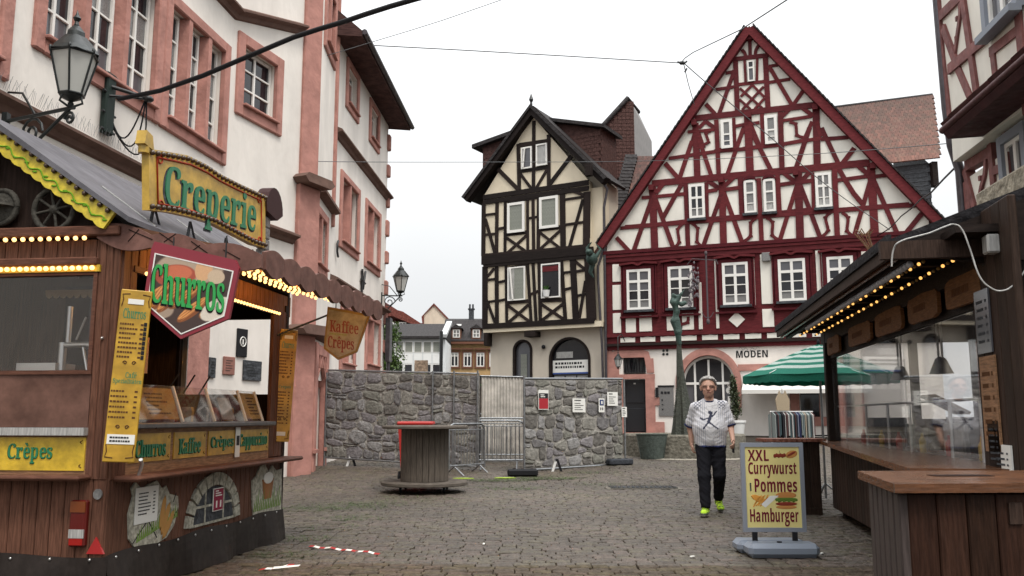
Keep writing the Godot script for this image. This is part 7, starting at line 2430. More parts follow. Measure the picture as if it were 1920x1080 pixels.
	for e in plates:
		var w: float = e[1] - e[0]
		var out := []
		for i in 28:
			var a := TAU * i / 28
			var rx := w * 0.5 * (pow(absf(cos(a)), 0.3) * signf(cos(a)))
			var ry := 0.11 * (pow(absf(sin(a)), 0.3) * signf(sin(a)))
			out.append(Vector2((e[0] + e[1]) / 2 + rx * rng.randf_range(0.97, 1.02), 2.185 + ry * rng.randf_range(0.92, 1.05)))
		var q := MB.new()
		q.prism(out, 0.02, 0.05)
		var pp := part("name_plate", q, carved, o)
		scribble("carved_lettering", pp, I, Vector3((e[0] + e[1]) / 2, 2.19, 0.052), w * 0.6, 0.07, 1, mat("burnt", 0.12, 0.052, 0.022, 0.7), 0.8, false)
	# glass: sneeze panes on the counter and the far end
	for e in [[0.2, 1.9], [1.93, 3.7], [3.73, 5.9]]:
		bx("glass", o, I, Vector3((e[0] + e[1]) / 2, 1.5, -0.03), Vector3(e[1] - e[0], 1.08, 0.006), glass("kiosk_glass", 0.1, 0.4))
	bx("glass", o, I, Vector3(0.05, 1.5, -0.5), Vector3(0.006, 1.08, 0.95), M.kiosk_glass)
	for x in [0.75, 1.92, 2.9, 3.72, 4.9, 5.6]:
		rod("glass_post", o, Vector3(x, 0.93, -0.06), Vector3(x, 1.42, -0.06), 0.014, M.steel, 6)
	rod("glass_rail", o, Vector3(0.3, 1.42, -0.06), Vector3(5.9, 1.42, -0.06), 0.012, M.steel)
	# heat lamps on pairs of pale tubes
	for x in [1.9, 3.4, 5.0]:
		for s in [-0.06, 0.06]:
			rod("lamp_tube", o, Vector3(x + s, 2.35, -0.45), Vector3(x + s, 1.85, -0.45), 0.011, M.white_paint)
		var hl := MB.new()
		hl.lathe([Vector2(0.02, 0.16), Vector2(0.05, 0.14), Vector2(0.11, 0.0), Vector2(0.10, 0.0), Vector2(0.04, 0.13)], 12, Vector3(x, 1.7, -0.45))
		part("heat_lamp", hl, M.galvanised, o)
	# grills, fryer, boxes and pans on the inner bench
	bx("bench", o, I, Vector3(3.0, 0.9, -0.75), Vector3(5.6, 0.06, 0.8), M.steel)
	var items := [[0.6, 0.3, 0.3, 0.35, "pane_grey", "fryer"], [0.75, -0.25, 0.34, 0.16, "black_plastic", "pan_box"], [1.6, -0.2, 0.4, 0.28, "pane_mid", "case"], [2.4, 0.0, 0.5, 0.34, "cupboard", "bread_box"], [3.3, -0.1, 0.6, 0.3, "pane_pale", "case"], [4.2, 0.05, 0.5, 0.36, "black_plastic", "grill"], [5.0, -0.1, 0.45, 0.26, "galvanised", "tray"]]
	for e in items:
		var q := MB.new()
		q.bevel_box(Vector3(e[0], 0.93 + e[3] / 2, -0.7 + e[1] * 0.4), Vector3(e[2], e[3], 0.4), 0.015)
		part(e[5], q, M[e[4]], o)
	var lidq := MB.new()
	lidq.box(Vector3(2.4, 1.42, -0.75), Vector3(0.5, 0.03, 0.38), Basis(Vector3.RIGHT, -0.5))
	part("open_lid", lidq, mat("lid_wood", 0.3, 0.17, 0.05, 0.5, "wood_h", 1.0), o)
	for i in 8:
		var q := MB.new()
		q.lathe([Vector2(0.0, 0.0), Vector2(0.03, 0.0), Vector2(0.034, 0.14), Vector2(0.014, 0.18), Vector2(0.014, 0.21), Vector2(0.0, 0.21)], 9, Vector3(1.05 + 0.55 * i, 0.93, -0.2 - 0.08 * (i % 3)))
		part("bottle", q, [M.letter_red_sauce if M.has("letter_red_sauce") else mat("letter_red_sauce", 0.35, 0.02, 0.015, 0.3), M.yellow, M.pane_pale][i % 3], o)
	var ck := MB.new()
	for i in 3:
		ck.tube(arc_ring(Vector3(5.1 + 0.05 * i, 1.3, -0.5), 0.1 + 0.02 * i, 12), 0.012, 5)
	part("wire_basket", ck, M.steel, o)
	var cabinet := bx("cabinet", o, I, Vector3(5.0, 1.45, -2.1), Vector3(1.6, 1.9, 0.4), M.cupboard)
	# notices on the near boards
	for e in [[6.13, 1.92, 0.26, 0.42, "pane_mid", "framed_picture"], [6.15, 1.38, 0.28, 0.62, "frame_tan", "price_list"], [6.17, 1.12, 0.2, 0.3, "trailer_dark", "slate_menu"], [6.3, 0.98, 0.28, 0.28, "paper", "white_notice"]]:
		var b := bx(e[5], o, I, Vector3(e[0], e[1], 0.055), Vector3(e[2], e[3], 0.012), M[e[4]])
		scribble("print", b, b.transform.affine_inverse(), Vector3(e[0], e[1], 0.063), e[2] * 0.7, e[3] * 0.75, 6, M.brown_ink if e[5] == "price_list" else M.slate, 0.35)
	var jb := MB.new()
	jb.bevel_box(Vector3(6.45, 2.38, 0.08), Vector3(0.1, 0.12, 0.08), 0.01)
	part("junction_box", jb, M.pane_pale, o)
	# pale cable looped along the roof edge and down to the box
	var cb := MB.new()
	var cp := [Vector3(2.394, 2.232, -5.470),Vector3(2.410, 2.334, -5.470),Vector3(2.451, 2.390, -5.440),Vector3(2.622, 2.438, -5.440),Vector3(2.723, 2.478, -5.420),Vector3(2.784, 2.492, -5.420),Vector3(2.821, 2.450, -5.400),Vector3(2.851, 2.317, -5.380),Vector3(2.879, 2.163, -5.360),Vector3(2.928, 2.083, -5.340),Vector3(2.996, 2.057, -5.320),Vector3(3.070, 2.104, -5.300),Vector3(3.143, 2.214, -5.270)]
	var cv := Curve3D.new()
	for i in cp.size():
		var t: Vector3 = (cp[mini(i + 1, cp.size() - 1)] - cp[maxi(i - 1, 0)]) * 0.2
		cv.add_point(cp[i], -t, t)
	var path := []
	for p in cv.tessellate(3, 5):
		path.append(p)
	cb.tube(path, 0.0055, 6)
	tag(part("power_cable", cb, M.pane_pale, self), "pale power cable looped along the grill kiosk roof edge", "cable")

# ---------------------------------------------------------------- furniture of the square
func make_square_furniture() -> void:
	var I := Transform3D.IDENTITY
	# cable drum used as a standing table
	var d := thing("cable_drum_table", "grey wooden cable drum on castors used as a standing table", "table", Vector3(-1.52, 0, -15.60))
	var gw := mat("grey_wood", 0.14, 0.118, 0.098, 0.85, "wood_v", 1.0)
	var gh := mat("grey_wood_top", 0.15, 0.128, 0.108, 0.8, "wood_h", 1.0)
	for e in [[0.12, 0.185, "lower_flange"], [1.08, 1.135, "table_top"]]:
		var q := MB.new()
		q.lathe([Vector2(0.0, e[0]), Vector2(0.735, e[0]), Vector2(0.75, e[0] + 0.012), Vector2(0.75, e[1] - 0.012), Vector2(0.735, e[1]), Vector2(0.0, e[1])], 44)
		part(e[2], q, gh, d)
	for i in 24:
		var a := TAU * (i + 0.5) / 24
		var q := MB.new()
		q.bevel_box(Vector3(0.395, 0.632, 0), Vector3(0.035, 0.895, 0.1), 0.008)
		part("stave", q, gw, d, Transform3D(Basis(Vector3.UP, a), Vector3.ZERO))
	var core := MB.new()
	core.lathe([Vector2(0.38, 0.185), Vector2(0.38, 1.08)], 24)
	part("core", core, M.groove, d)
	for i in 4:
		var a := PI / 4 + PI / 2 * i
		var p := Vector3(0.52 * cos(a), 0.06, 0.52 * sin(a))
		var c := MB.new()
		c.lathe([Vector2(0.0, -0.02), Vector2(0.05, -0.018), Vector2(0.055, 0.0), Vector2(0.05, 0.018), Vector2(0.0, 0.02)], 14)
		var w := part("castor", c, M.black_plastic, d, Transform3D(Basis(Vector3(0, 0, 1), PI / 2), p))
		bx("fork", w, w.transform.affine_inverse(), p + Vector3(0.0, 0.035, 0), Vector3(0.06, 0.05, 0.03), M.galvanised)
	# red wheeled bin behind it
	var b := thing("wheeled_bin", "red wheeled bin half hidden behind the cable drum table", "bin", Vector3(-1.86, 0.04, -17.30))
	var rm := mat("bin_red", 0.42, 0.025, 0.02, 0.4)
	var bb := MB.new()
	bb.prism([Vector2(-0.24, 0.08), Vector2(0.24, 0.08), Vector2(0.32, 1.08), Vector2(-0.32, 1.08)], -0.3, 0.26)
	part("body", bb, rm, b)
	var bl := MB.new()
	bl.bevel_box(Vector3(0, 1.12, -0.02), Vector3(0.68, 0.07, 0.66), 0.02)
	bl.tube([Vector3(-0.3, 1.1, -0.36), Vector3(0.3, 1.1, -0.36)], 0.02, 6)
	part("lid", bl, rm, b)
	for s in [-0.29, 0.29]:
		var c := MB.new()
		c.lathe([Vector2(0.0, -0.03), Vector2(0.1, -0.03), Vector2(0.11, 0.0), Vector2(0.1, 0.03), Vector2(0.0, 0.03)], 16)
		part("wheel", c, M.black_plastic, b, Transform3D(Basis(Vector3(0, 0, 1), PI / 2), Vector3(s, 0.11, 0.1 if s < 0 else -0.25)))
	# pavement sign with three dishes
	var yaw := -0.01
	var s := thing("pavement_sign", "yellow pavement sign for currywurst, fries and burgers on a grey water filled foot", "sign", Vector3(2.50, 0, -8.62), yaw)
	var fw := 0.60
	var y0 := 0.21
	var y1 := 1.045
	var fr := frame_mesh(-fw / 2, y0, fw / 2, y1, 0.04, [], [], 0, 0.0, 0.035)
	part("frame", fr, mat("alu_grey", 0.34, 0.37, 0.43, 0.35, "", 1.0, 0.5), s)
	var ps := bx("poster", s, I, Vector3(0, (y0 + y1) / 2, 0.0), Vector3(fw - 0.075, y1 - y0 - 0.075, 0.012), mat("poster_yellow", 0.70, 0.60, 0.24, 0.4))
	var pi := ps.transform.affine_inverse()
	var dr := mat("poster_maroon", 0.145, 0.012, 0.028, 0.5)
	for e in [["XXL", -0.13, 0.925, 0.20, 0.105], ["Currywurst", 0.0, 0.785, 0.46, 0.15], ["Pommes", 0.027, 0.643, 0.405, 0.125], ["Hamburger", 0.0, 0.345, 0.46, 0.17]]:
		text("lettering", ps, pi, e[0], Vector3(e[1], e[2], 0.007), e[3], e[4], dr, false, true, 0.003)
	scribble("small_lettering", ps, pi * Transform3D(Basis(Vector3(0, 0, 1), PI / 2), Vector3(-0.215, 0.645, 0.008)), Vector3.ZERO, 0.11, 0.018, 1, M.slate, 0.8, false)
	# printed pictures: sausage in a roll, chips in a cone, burger, as flat coloured shapes
	var bun := mat("print_bun", 0.50, 0.22, 0.07, 0.5)
	var meat := mat("print_meat", 0.22, 0.04, 0.025, 0.5)
	var chip := mat("print_chip", 0.66, 0.30, 0.06, 0.5)
	var salad := mat("print_salad", 0.10, 0.17, 0.03, 0.5)
	var p1 := MB.new()
	for k in 6:
		p1.ell(Vector3(0.03 + 0.018 * k, 0.92 + 0.006 * (k % 2), 0.0065), Vector3(0.016, 0.02, 0.002), 8)
	part("print_sausage", p1, meat, ps, pi)
	rod("print_fork", ps, pi * Vector3(0.08, 0.93, 0.008), pi * Vector3(0.075, 0.97, 0.008), 0.003, M.ink)
	var p2 := MB.new()
	p2.ell(Vector3(0.19, 0.935, 0.0065), Vector3(0.06, 0.035, 0.002), 12, Basis(Vector3(0, 0, 1), 0.3))
	part("print_roll", p2, bun, ps, pi)
	var p3 := MB.new()
	p3.ell(Vector3(0.19, 0.94, 0.008), Vector3(0.05, 0.012, 0.002), 10, Basis(Vector3(0, 0, 1), 0.5))
	part("print_sausage", p3, meat, ps, pi)
	var p4 := MB.new()
	for k in 9:
		p4.box(Vector3(-0.17 + 0.012 * k, 0.485 + 0.012 * (k % 3), 0.0065), Vector3(0.012, 0.10, 0.002), Basis(Vector3(0, 0, 1), -0.5 - 0.1 * (k % 4)))
	p4.ell(Vector3(-0.14, 0.515, 0.0062), Vector3(0.08, 0.03, 0.001), 10, Basis(Vector3(0, 0, 1), -0.4))
	part("print_chips", p4, chip, ps, pi)
	var p5 := MB.new()
	p5.prism([Vector2(-0.12, 0.465), Vector2(-0.08, 0.435), Vector2(0.05, 0.545), Vector2(-0.03, 0.545)], 0.0055, 0.008)
	part("print_cone", p5, M.paper, ps, pi)
	var p6 := MB.new()
	p6.ell(Vector3(0.12, 0.55, 0.0065), Vector3(0.10, 0.032, 0.002), 14)
	part("print_bun", p6, bun, ps, pi)
	var p9 := MB.new()
	p9.ell(Vector3(0.12, 0.44, 0.0065), Vector3(0.10, 0.02, 0.002), 14)
	part("print_bun", p9, bun, ps, pi)
	var p7 := MB.new()
	p7.ell(Vector3(0.12, 0.515, 0.0072), Vector3(0.11, 0.014, 0.002), 14)
	for k in 9:
		p7.ell(Vector3(0.03 + 0.023 * k, 0.505 - 0.01 * (k % 2), 0.0074), Vector3(0.017, 0.012, 0.002), 7)
	part("print_salad", p7, salad, ps, pi)
	var p8 := MB.new()
	p8.ell(Vector3(0.12, 0.47, 0.0078), Vector3(0.105, 0.018, 0.002), 14)
	part("print_patty", p8, meat, ps, pi)
	for x in [-0.19, 0.19]:
		bx("leg", s, I, Vector3(x, 0.17, 0.0), Vector3(0.045, 0.1, 0.03), M.black_plastic)
	var bm := mat("foot_plastic", 0.20, 0.23, 0.28, 0.4)
	var bs := MB.new()
	bs.bevel_box(Vector3(0.02, 0.065, 0.12), Vector3(0.66, 0.13, 0.26), 0.04)
	part("foot", bs, bm, s)
	var bs2 := MB.new()
	bs2.bevel_box(Vector3(-0.02, 0.065, -0.15), Vector3(0.66, 0.12, 0.27), 0.04)
	part("foot", bs2, bm, s)
	var cap := MB.new()
	cap.lathe([Vector2(0.025, 0.13), Vector2(0.025, 0.14), Vector2(0.0, 0.142)], 10, Vector3(0.0, 0, 0.14))
	part("filler_cap", cap, M.black_plastic, s)
	# small standing table behind the sign
	var t := thing("standing_table", "dark boxy standing table with a scalloped reddish top behind the pavement sign", "table", Vector3(3.77, 0, -12.10), 0.05)
	var tp := MB.new()
	var po := []
	for i in 81:
		var a := TAU * i / 80
		var r := 0.42 / pow(pow(absf(cos(a)), 6.0) + pow(absf(sin(a)), 6.0), 1.0 / 6.0)
		po.append(Vector2(r * cos(a), 0.7 * r * sin(a)) * (1.0 + 0.018 * sin(i * PI)) * (1.0 if i % 2 else 0.975))
	po.pop_back()
	tp.prism(po, -1.0, -0.96)
	part("table_top", tp, mat("table_red", 0.27, 0.10, 0.065, 0.4, "wood_h", 1.0), t, Transform3D(UPSWEEP, Vector3.ZERO))
	for i in 5:
		var q := MB.new()
		q.bevel_box(Vector3(-0.24 + 0.12 * i, 0.49, 0.2), Vector3(0.115, 0.94, 0.03), 0.006)
		part("board", q, [M.kiosk_wood0, M.kiosk_wood1, M.kiosk_wood2][i % 3], t)
	for sg in [-0.3, 0.3]:
		bx("side", t, I, Vector3(sg, 0.48, 0.0), Vector3(0.03, 0.94, 0.42), M.kiosk_wood1)
	bx("base", t, I, Vector3(0, 0.05, 0.0), Vector3(0.62, 0.1, 0.46), M.kiosk_wood0)
	# bar table at the right edge, close to the camera
	var c0 := Vector3(1.255, 0, -2.95)
	var bt := thing("bar_table", "dark plank bar table with a varnished carved top close by on the right", "table", c0, 0.02)
	var top := []
	var crn := [Vector2(0, 0), Vector2(1.0, 0.04), Vector2(1.1, 0.7), Vector2(0.16, 0.68)]
	for k in 4:
		var a: Vector2 = crn[k]
		var e: Vector2 = crn[(k + 1) % 4]
		var m := int(a.distance_to(e) / 0.022)
		var nn := (e - a).orthogonal().normalized()
		for i in m:
			top.append(a.lerp(e, float(i) / m) + nn * 0.006 * (i % 2))
	var tq := MB.new()
	tq.prism(top, 1.05, 1.08)
	part("table_top", tq, M.varnished, bt, Transform3D(Basis(Vector3.RIGHT, -PI / 2), Vector3.ZERO))
	var slot := MB.new()
	slot.box(Vector3(0.42, 1.0815, -0.38), Vector3(0.22, 0.002, 0.07))
	part("slot", slot, M.groove, bt)
	for i in 9:
		var q := MB.new()
		q.bevel_box(Vector3(0.11 + 0.1 * i, 0.53, -0.06), Vector3(0.097, 1.03, 0.025), 0.005)
		part("plank", q, [mat("bar_wood0", 0.04, 0.018, 0.0115, 0.5, "wood_v", 1.5), mat("bar_wood1", 0.033, 0.016, 0.010, 0.5, "wood_v", 1.8), mat("bar_wood2", 0.048, 0.022, 0.014, 0.5, "wood_v", 1.3)][(i * 5) % 3], bt)
	for i in 6:
		var q := MB.new()
		q.bevel_box(Vector3(0.055 + 0.021 * i, 0.53, -0.085 - 0.09 * i), Vector3(0.03, 1.03, 0.078), 0.006, Basis(Vector3.UP, -0.24))
		part("side_slat", q, mat("bar_grey", 0.075, 0.058, 0.053, 0.5, "wood_v", 1.3), bt)
	bx("inner_panel", bt, I, Vector3(0.62, 0.53, -0.35), Vector3(0.85, 1.02, 0.5), M.groove)
	bx("hinge", bt, I, Vector3(0.42, 0.98, -0.045), Vector3(0.045, 0.07, 0.01), M.kiosk_wood2)
	# green striped parasol on a tripod
	var pb := thing("parasol", "green and white striped parasol on a tripod between the grill kiosk and the red house", "parasol", Vector3(4.81, 0, -13.80))
	rod("pole", pb, Vector3(0, 0.05, 0), Vector3(0, 2.38, 0), 0.02, M.galvanised, 8)
	for i in 3:
		var a := TAU * i / 3 + 0.5
		rod("tripod_leg", pb, Vector3(0, 0.28, 0), Vector3(0.3 * cos(a), 0.02, 0.3 * sin(a)), 0.012, M.galvanised)
	rod("crank", pb, Vector3(-0.12, 1.0, 0), Vector3(0.1, 1.0, 0), 0.012, M.black_plastic)
	var g1 := mat("canopy_green", 0.025, 0.19, 0.13, 0.8, "fine", 2.0)
	var g2 := mat("canopy_pale", 0.52, 0.62, 0.56, 0.8, "fine", 2.0)
	g1.backlight_enabled = true
	g1.backlight = lin(0.01, 0.1, 0.07)
	g2.backlight_enabled = true
	g2.backlight = lin(0.2, 0.26, 0.22)
	var segs := 8
	var R1 := 1.17
	for k in segs:
		var a0 := TAU * k / segs + 0.2
		var a1 := TAU * (k + 1) / segs + 0.2
		var rows := 12
		var pt := func(r: float, a: float, h: float, s: float) -> Vector3: return Vector3(r * s * cos(a), h, r * s * sin(a))
		var am := (a0 + a1) / 2
		for j in rows:
			var q := MB.new()
			var r0 := R1 * j / rows
			var r1 := R1 * (j + 1) / rows
			var h0 := 2.42 - 0.50 * pow(float(j) / rows, 1.12)
			var h1 := 2.42 - 0.50 * pow(float(j + 1) / rows, 1.12)
			q.quad(pt.call(r1, a1, h1, 1.0), pt.call(r1, am, h1 - 0.012, 0.945), pt.call(r0, am, h0 - 0.012, 0.945), pt.call(r0, a1, h0, 1.0))
			q.quad(pt.call(r1, am, h1 - 0.012, 0.945), pt.call(r1, a0, h1, 1.0), pt.call(r0, a0, h0, 1.0), pt.call(r0, am, h0 - 0.012, 0.945))
			part("canopy_stripe", q, g1 if j % 2 == 0 or j >= rows - 2 else g2, pb)
		var vl := MB.new()
		var e0 := Vector3(R1 * cos(a0), 1.92, R1 * sin(a0))
		var e1 := Vector3(R1 * cos(a1), 1.92, R1 * sin(a1))
		for i in 8:
			var p := e0.lerp(e1, i / 8.0)
			var pn := e0.lerp(e1, (i + 1) / 8.0)
			var dd := 0.10 + 0.03 * sin(PI * fmod(i / 2.0, 1.0) + 0.4)
			var d2 := 0.10 + 0.03 * sin(PI * fmod((i + 1) / 2.0, 1.0) + 0.4)
			vl.quad(pn - Vector3(0, d2, 0), p - Vector3(0, dd, 0), p, pn)
		part("valance", vl, g1, pb)
		rod("rib", pb, Vector3(0, 2.36, 0), Vector3(R1 * cos(a0), 1.93, R1 * sin(a0)), 0.007, M.white_paint, 5)
	var fn := MB.new()
	fn.ell(Vector3(0, 2.44, 0), Vector3(0.03, 0.05, 0.03), 8)
	part("finial", fn, M.black_plastic, pb)
	# white sun awning of the shop
	var rx := Transform3D(Basis(Vector3.UP, -0.3653), Vector3(3.571, 0, -34.600))
	var ay := -0.3653
	var aw := thing("shop_awning", "white sun awning over the clothes shop window behind the green parasol", "awning", rx * Vector3(6.6, 0.5, 0), ay)
	var aq := MB.new()
	aq.prism([Vector2(0.0, 2.28), Vector2(1.25, 1.72), Vector2(1.25, 1.70), Vector2(0.0, 2.25)], -3.1, 1.2)
	aq.prism([Vector2(1.25, 1.72), Vector2(1.26, 1.72), Vector2(1.26, 1.58), Vector2(1.25, 1.58)], -3.1, 1.2)
	part("cloth", aq, mat("awning_white", 0.66, 0.64, 0.60, 0.8), aw, Transform3D(SWEEP, Vector3.ZERO))
	for u in [-1.1, 3.0]:
		rod("arm", aw, Vector3(u, 1.6, 0.02), Vector3(u, 1.72, 1.22), 0.015, M.galvanised)
	# clothes rail with garments, one beige apron on a hook above
	var cr := thing("clothes_rail", "clothes rail of blue, grey and white garments outside the shop", "clothes rail", Vector3(7.86, 0.333, -25.00), 0.1)
	cr.scale = Vector3.ONE * 0.84
	rod("rail", cr, Vector3(-0.75, 1.3, 0), Vector3(0.75, 1.3, 0), 0.015, M.steel)
	for u in [-0.72, 0.72]:
		rod("upright", cr, Vector3(u, 0.0, 0), Vector3(u, 1.3, 0), 0.015, M.steel)
		rod("foot", cr, Vector3(u, 0.03, -0.25), Vector3(u, 0.03, 0.25), 0.015, M.steel)
	var cl := [Color(0.16, 0.18, 0.24), Color(0.03, 0.035, 0.09), Color(0.25, 0.28, 0.27), Color(0.45, 0.44, 0.42), Color(0.06, 0.09, 0.10), Color(0.10, 0.05, 0.05), Color(0.03, 0.03, 0.035), Color(0.36, 0.30, 0.24)]
	for i in 26:
		var q := MB.new()
		var u := -0.68 + 0.054 * i
		var dn := rng.randf_range(0.75, 0.95)
		q.prism([Vector2(-0.05, 1.28), Vector2(0.05, 1.28), Vector2(0.24, 1.18), Vector2(0.25, 1.28 - dn), Vector2(-0.25, 1.28 - dn + 0.03), Vector2(-0.24, 1.18)], -0.018, 0.018)
		var c: Color = cl[rng.randi() % cl.size()]
		part("garment", q, mat("garment%d" % cl.find(c), c.r, c.g, c.b, 0.9, "fine", 3.0), cr, Transform3D(Basis(Vector3.UP, PI / 2 + rng.randf_range(-0.12, 0.12)), Vector3(u, 0, 0)))
	var ap := thing("apron", "beige sleeveless top hanging over the left end of the clothes rail", "top", Vector3(7.59, 1.66, -24.90), 0.1)
	ap.scale = Vector3.ONE * 0.84
	var aq2 := MB.new()
	aq2.prism([Vector2(-0.2, -0.25), Vector2(0.22, -0.25), Vector2(0.24, 0.1), Vector2(0.16, 0.28), Vector2(0.1, 0.42), Vector2(0.05, 0.3), Vector2(-0.05, 0.3), Vector2(-0.1, 0.42), Vector2(-0.15, 0.28), Vector2(-0.24, 0.1)], -0.03, 0.03)
	part("cloth", aq2, mat("beige_cloth", 0.42, 0.34, 0.24, 0.9, "fine", 3.0), ap)
	rod("hanger", ap, Vector3(0, 0.3, 0), Vector3(0, 0.5, 0), 0.008, M.black_iron)
	# conifer in a white pot by the arched window
	var pp := rx * Vector3(5.18, 0.55, 1.2)
	var pot := thing("planter", "white round planter beside the arched shop window", "planter", pp)
	var pq := MB.new()
	pq.lathe([Vector2(0.0, 0.0), Vector2(0.22, 0.0), Vector2(0.30, 0.5), Vector2(0.33, 0.52), Vector2(0.33, 0.6), Vector2(0.28, 0.6), Vector2(0.27, 0.5), Vector2(0.0, 0.5)], 20)
	part("pot", pq, M.white_paint, pot)
	leafy("potted_conifer", "narrow dark conifer growing in the white round planter", "conifer", pp + Vector3(0, 0.5, 0), [[Vector3(0, 0.5, 0), Vector3(0.22, 0.5, 0.22)], [Vector3(-0.05, 1.0, 0), Vector3(0.2, 0.45, 0.2)], [Vector3(-0.08, 1.4, 0), Vector3(0.13, 0.35, 0.13)]], 2400, 0.075, Color(0.05, 0.065, 0.03), 1.3)
	# lantern and spout on the red house corner, the wrought sign by the second window
	wall_lantern("wrought iron lantern hanging over the black door of the red house", rx * Vector3(0.84, 3.15, 0.9), rx * Vector3(0.90, 4.18, 0.0), 0.62, false)
	var gs := thing("dragon_spout", "green copper dragon spout at the gutter between the two half-timbered houses", "gutter spout", rx * Vector3(-0.1, 7.4, 0.5), ay)
	var gq := MB.new()
	gq.ell(Vector3(-0.1, 0.0, 0.2), Vector3(0.22, 0.26, 0.4), 12)
	gq.ell(Vector3(-0.1, 0.2, 0.55), Vector3(0.14, 0.14, 0.25), 10)
	gq.tube([Vector3(-0.25, 0.1, 0.1), Vector3(-0.35, 0.5, 0.0), Vector3(-0.15, 0.7, 0.05)], [0.08, 0.06, 0.02], 6)
	gq.tube([Vector3(0.05, 0.1, 0.1), Vector3(0.2, 0.4, 0.0), Vector3(0.05, 0.6, 0.05)], [0.08, 0.06, 0.02], 6)
	gq.tube([Vector3(-0.1, -0.2, 0.1), Vector3(-0.2, -0.5, 0.1), Vector3(-0.1, -0.7, 0.0)], [0.12, 0.08, 0.04], 6)
	part("copper", gq, M.patina, gs)
	var wi := thing("wrought_sign", "tall wrought iron guild sign with a hanging garland on the red house front", "sign", rx * Vector3(3.75, 5.8, 0.35), ay)
	var wq := MB.new()
	wq.tube([Vector3(0.42, 1.55, 0), Vector3(0.42, -0.95, 0)], 0.035, 6)
	wq.tube([Vector3(0.42, 1.35, 0), Vector3(-0.1, 1.42, 0), Vector3(-0.3, 1.2, 0)], 0.02, 5)
	wq.tube([Vector3(0.42, 1.35, 0), Vector3(0.8, 1.3, 0), Vector3(0.85, 1.15, 0)], 0.02, 5)
	for k in 2:
		var sgn := 1 if k == 0 else -1
		var sp := []
		for i in 14:
			var a := i * 0.5
			sp.append(Vector3(0.42 + sgn * (0.05 + 0.16 * sin(a * 0.5)), -0.75 - 0.1 * cos(a), 0))
		wq.tube(sp, 0.016, 4)
	wq.ell(Vector3(0.42, -1.0, 0), Vector3(0.07, 0.12, 0.07), 8)
	wq.ell(Vector3(0.42, 1.6, 0), Vector3(0.06, 0.1, 0.06), 8)
	part("iron", wq, mat("grey_iron", 0.09, 0.075, 0.08, 0.6), wi)
	var gq2 := MB.new()
	for i in 90:
		var x := rng.randf_range(-0.28, 0.12)
		var lo := -0.4 if x < -0.12 else 0.3 + rng.randf_range(-0.6, 0.0)
		gq2.ell(Vector3(x, lerpf(1.35, lo, sqrt(rng.randf())), rng.randf_range(-0.06, 0.06)), Vector3(0.035, 0.06, 0.03), 5)
	part("garland", gq2, mat("garland_grey", 0.16, 0.14, 0.15, 0.6), wi)
	var wo := thing("wire_ornament", "tangle of pale bent wires standing above the grill kiosk roof", "ornament", Vector3(Vector3(5.108, 3.530, -12.200)))
	var oq := MB.new()
	for i in 6:
		var a := i * 1.1
		oq.tube([Vector3(0.02 * cos(a), -0.55, 0.02 * sin(a)), Vector3(0.02 * cos(a), 0, 0.02 * sin(a)), Vector3(-0.1 + 0.06 * cos(a), 0.2, 0.05 * sin(a)), Vector3(-0.16 + 0.1 * cos(a), 0.32, 0.08 * sin(a)), Vector3(-0.12 + 0.12 * cos(a), 0.38, 0.08 * sin(a)), Vector3(-0.1 + 0.05 * cos(a), 0.3, 0.04 * sin(a))], 0.009, 4)
	part("wire", oq, M.frame_tan, wo)

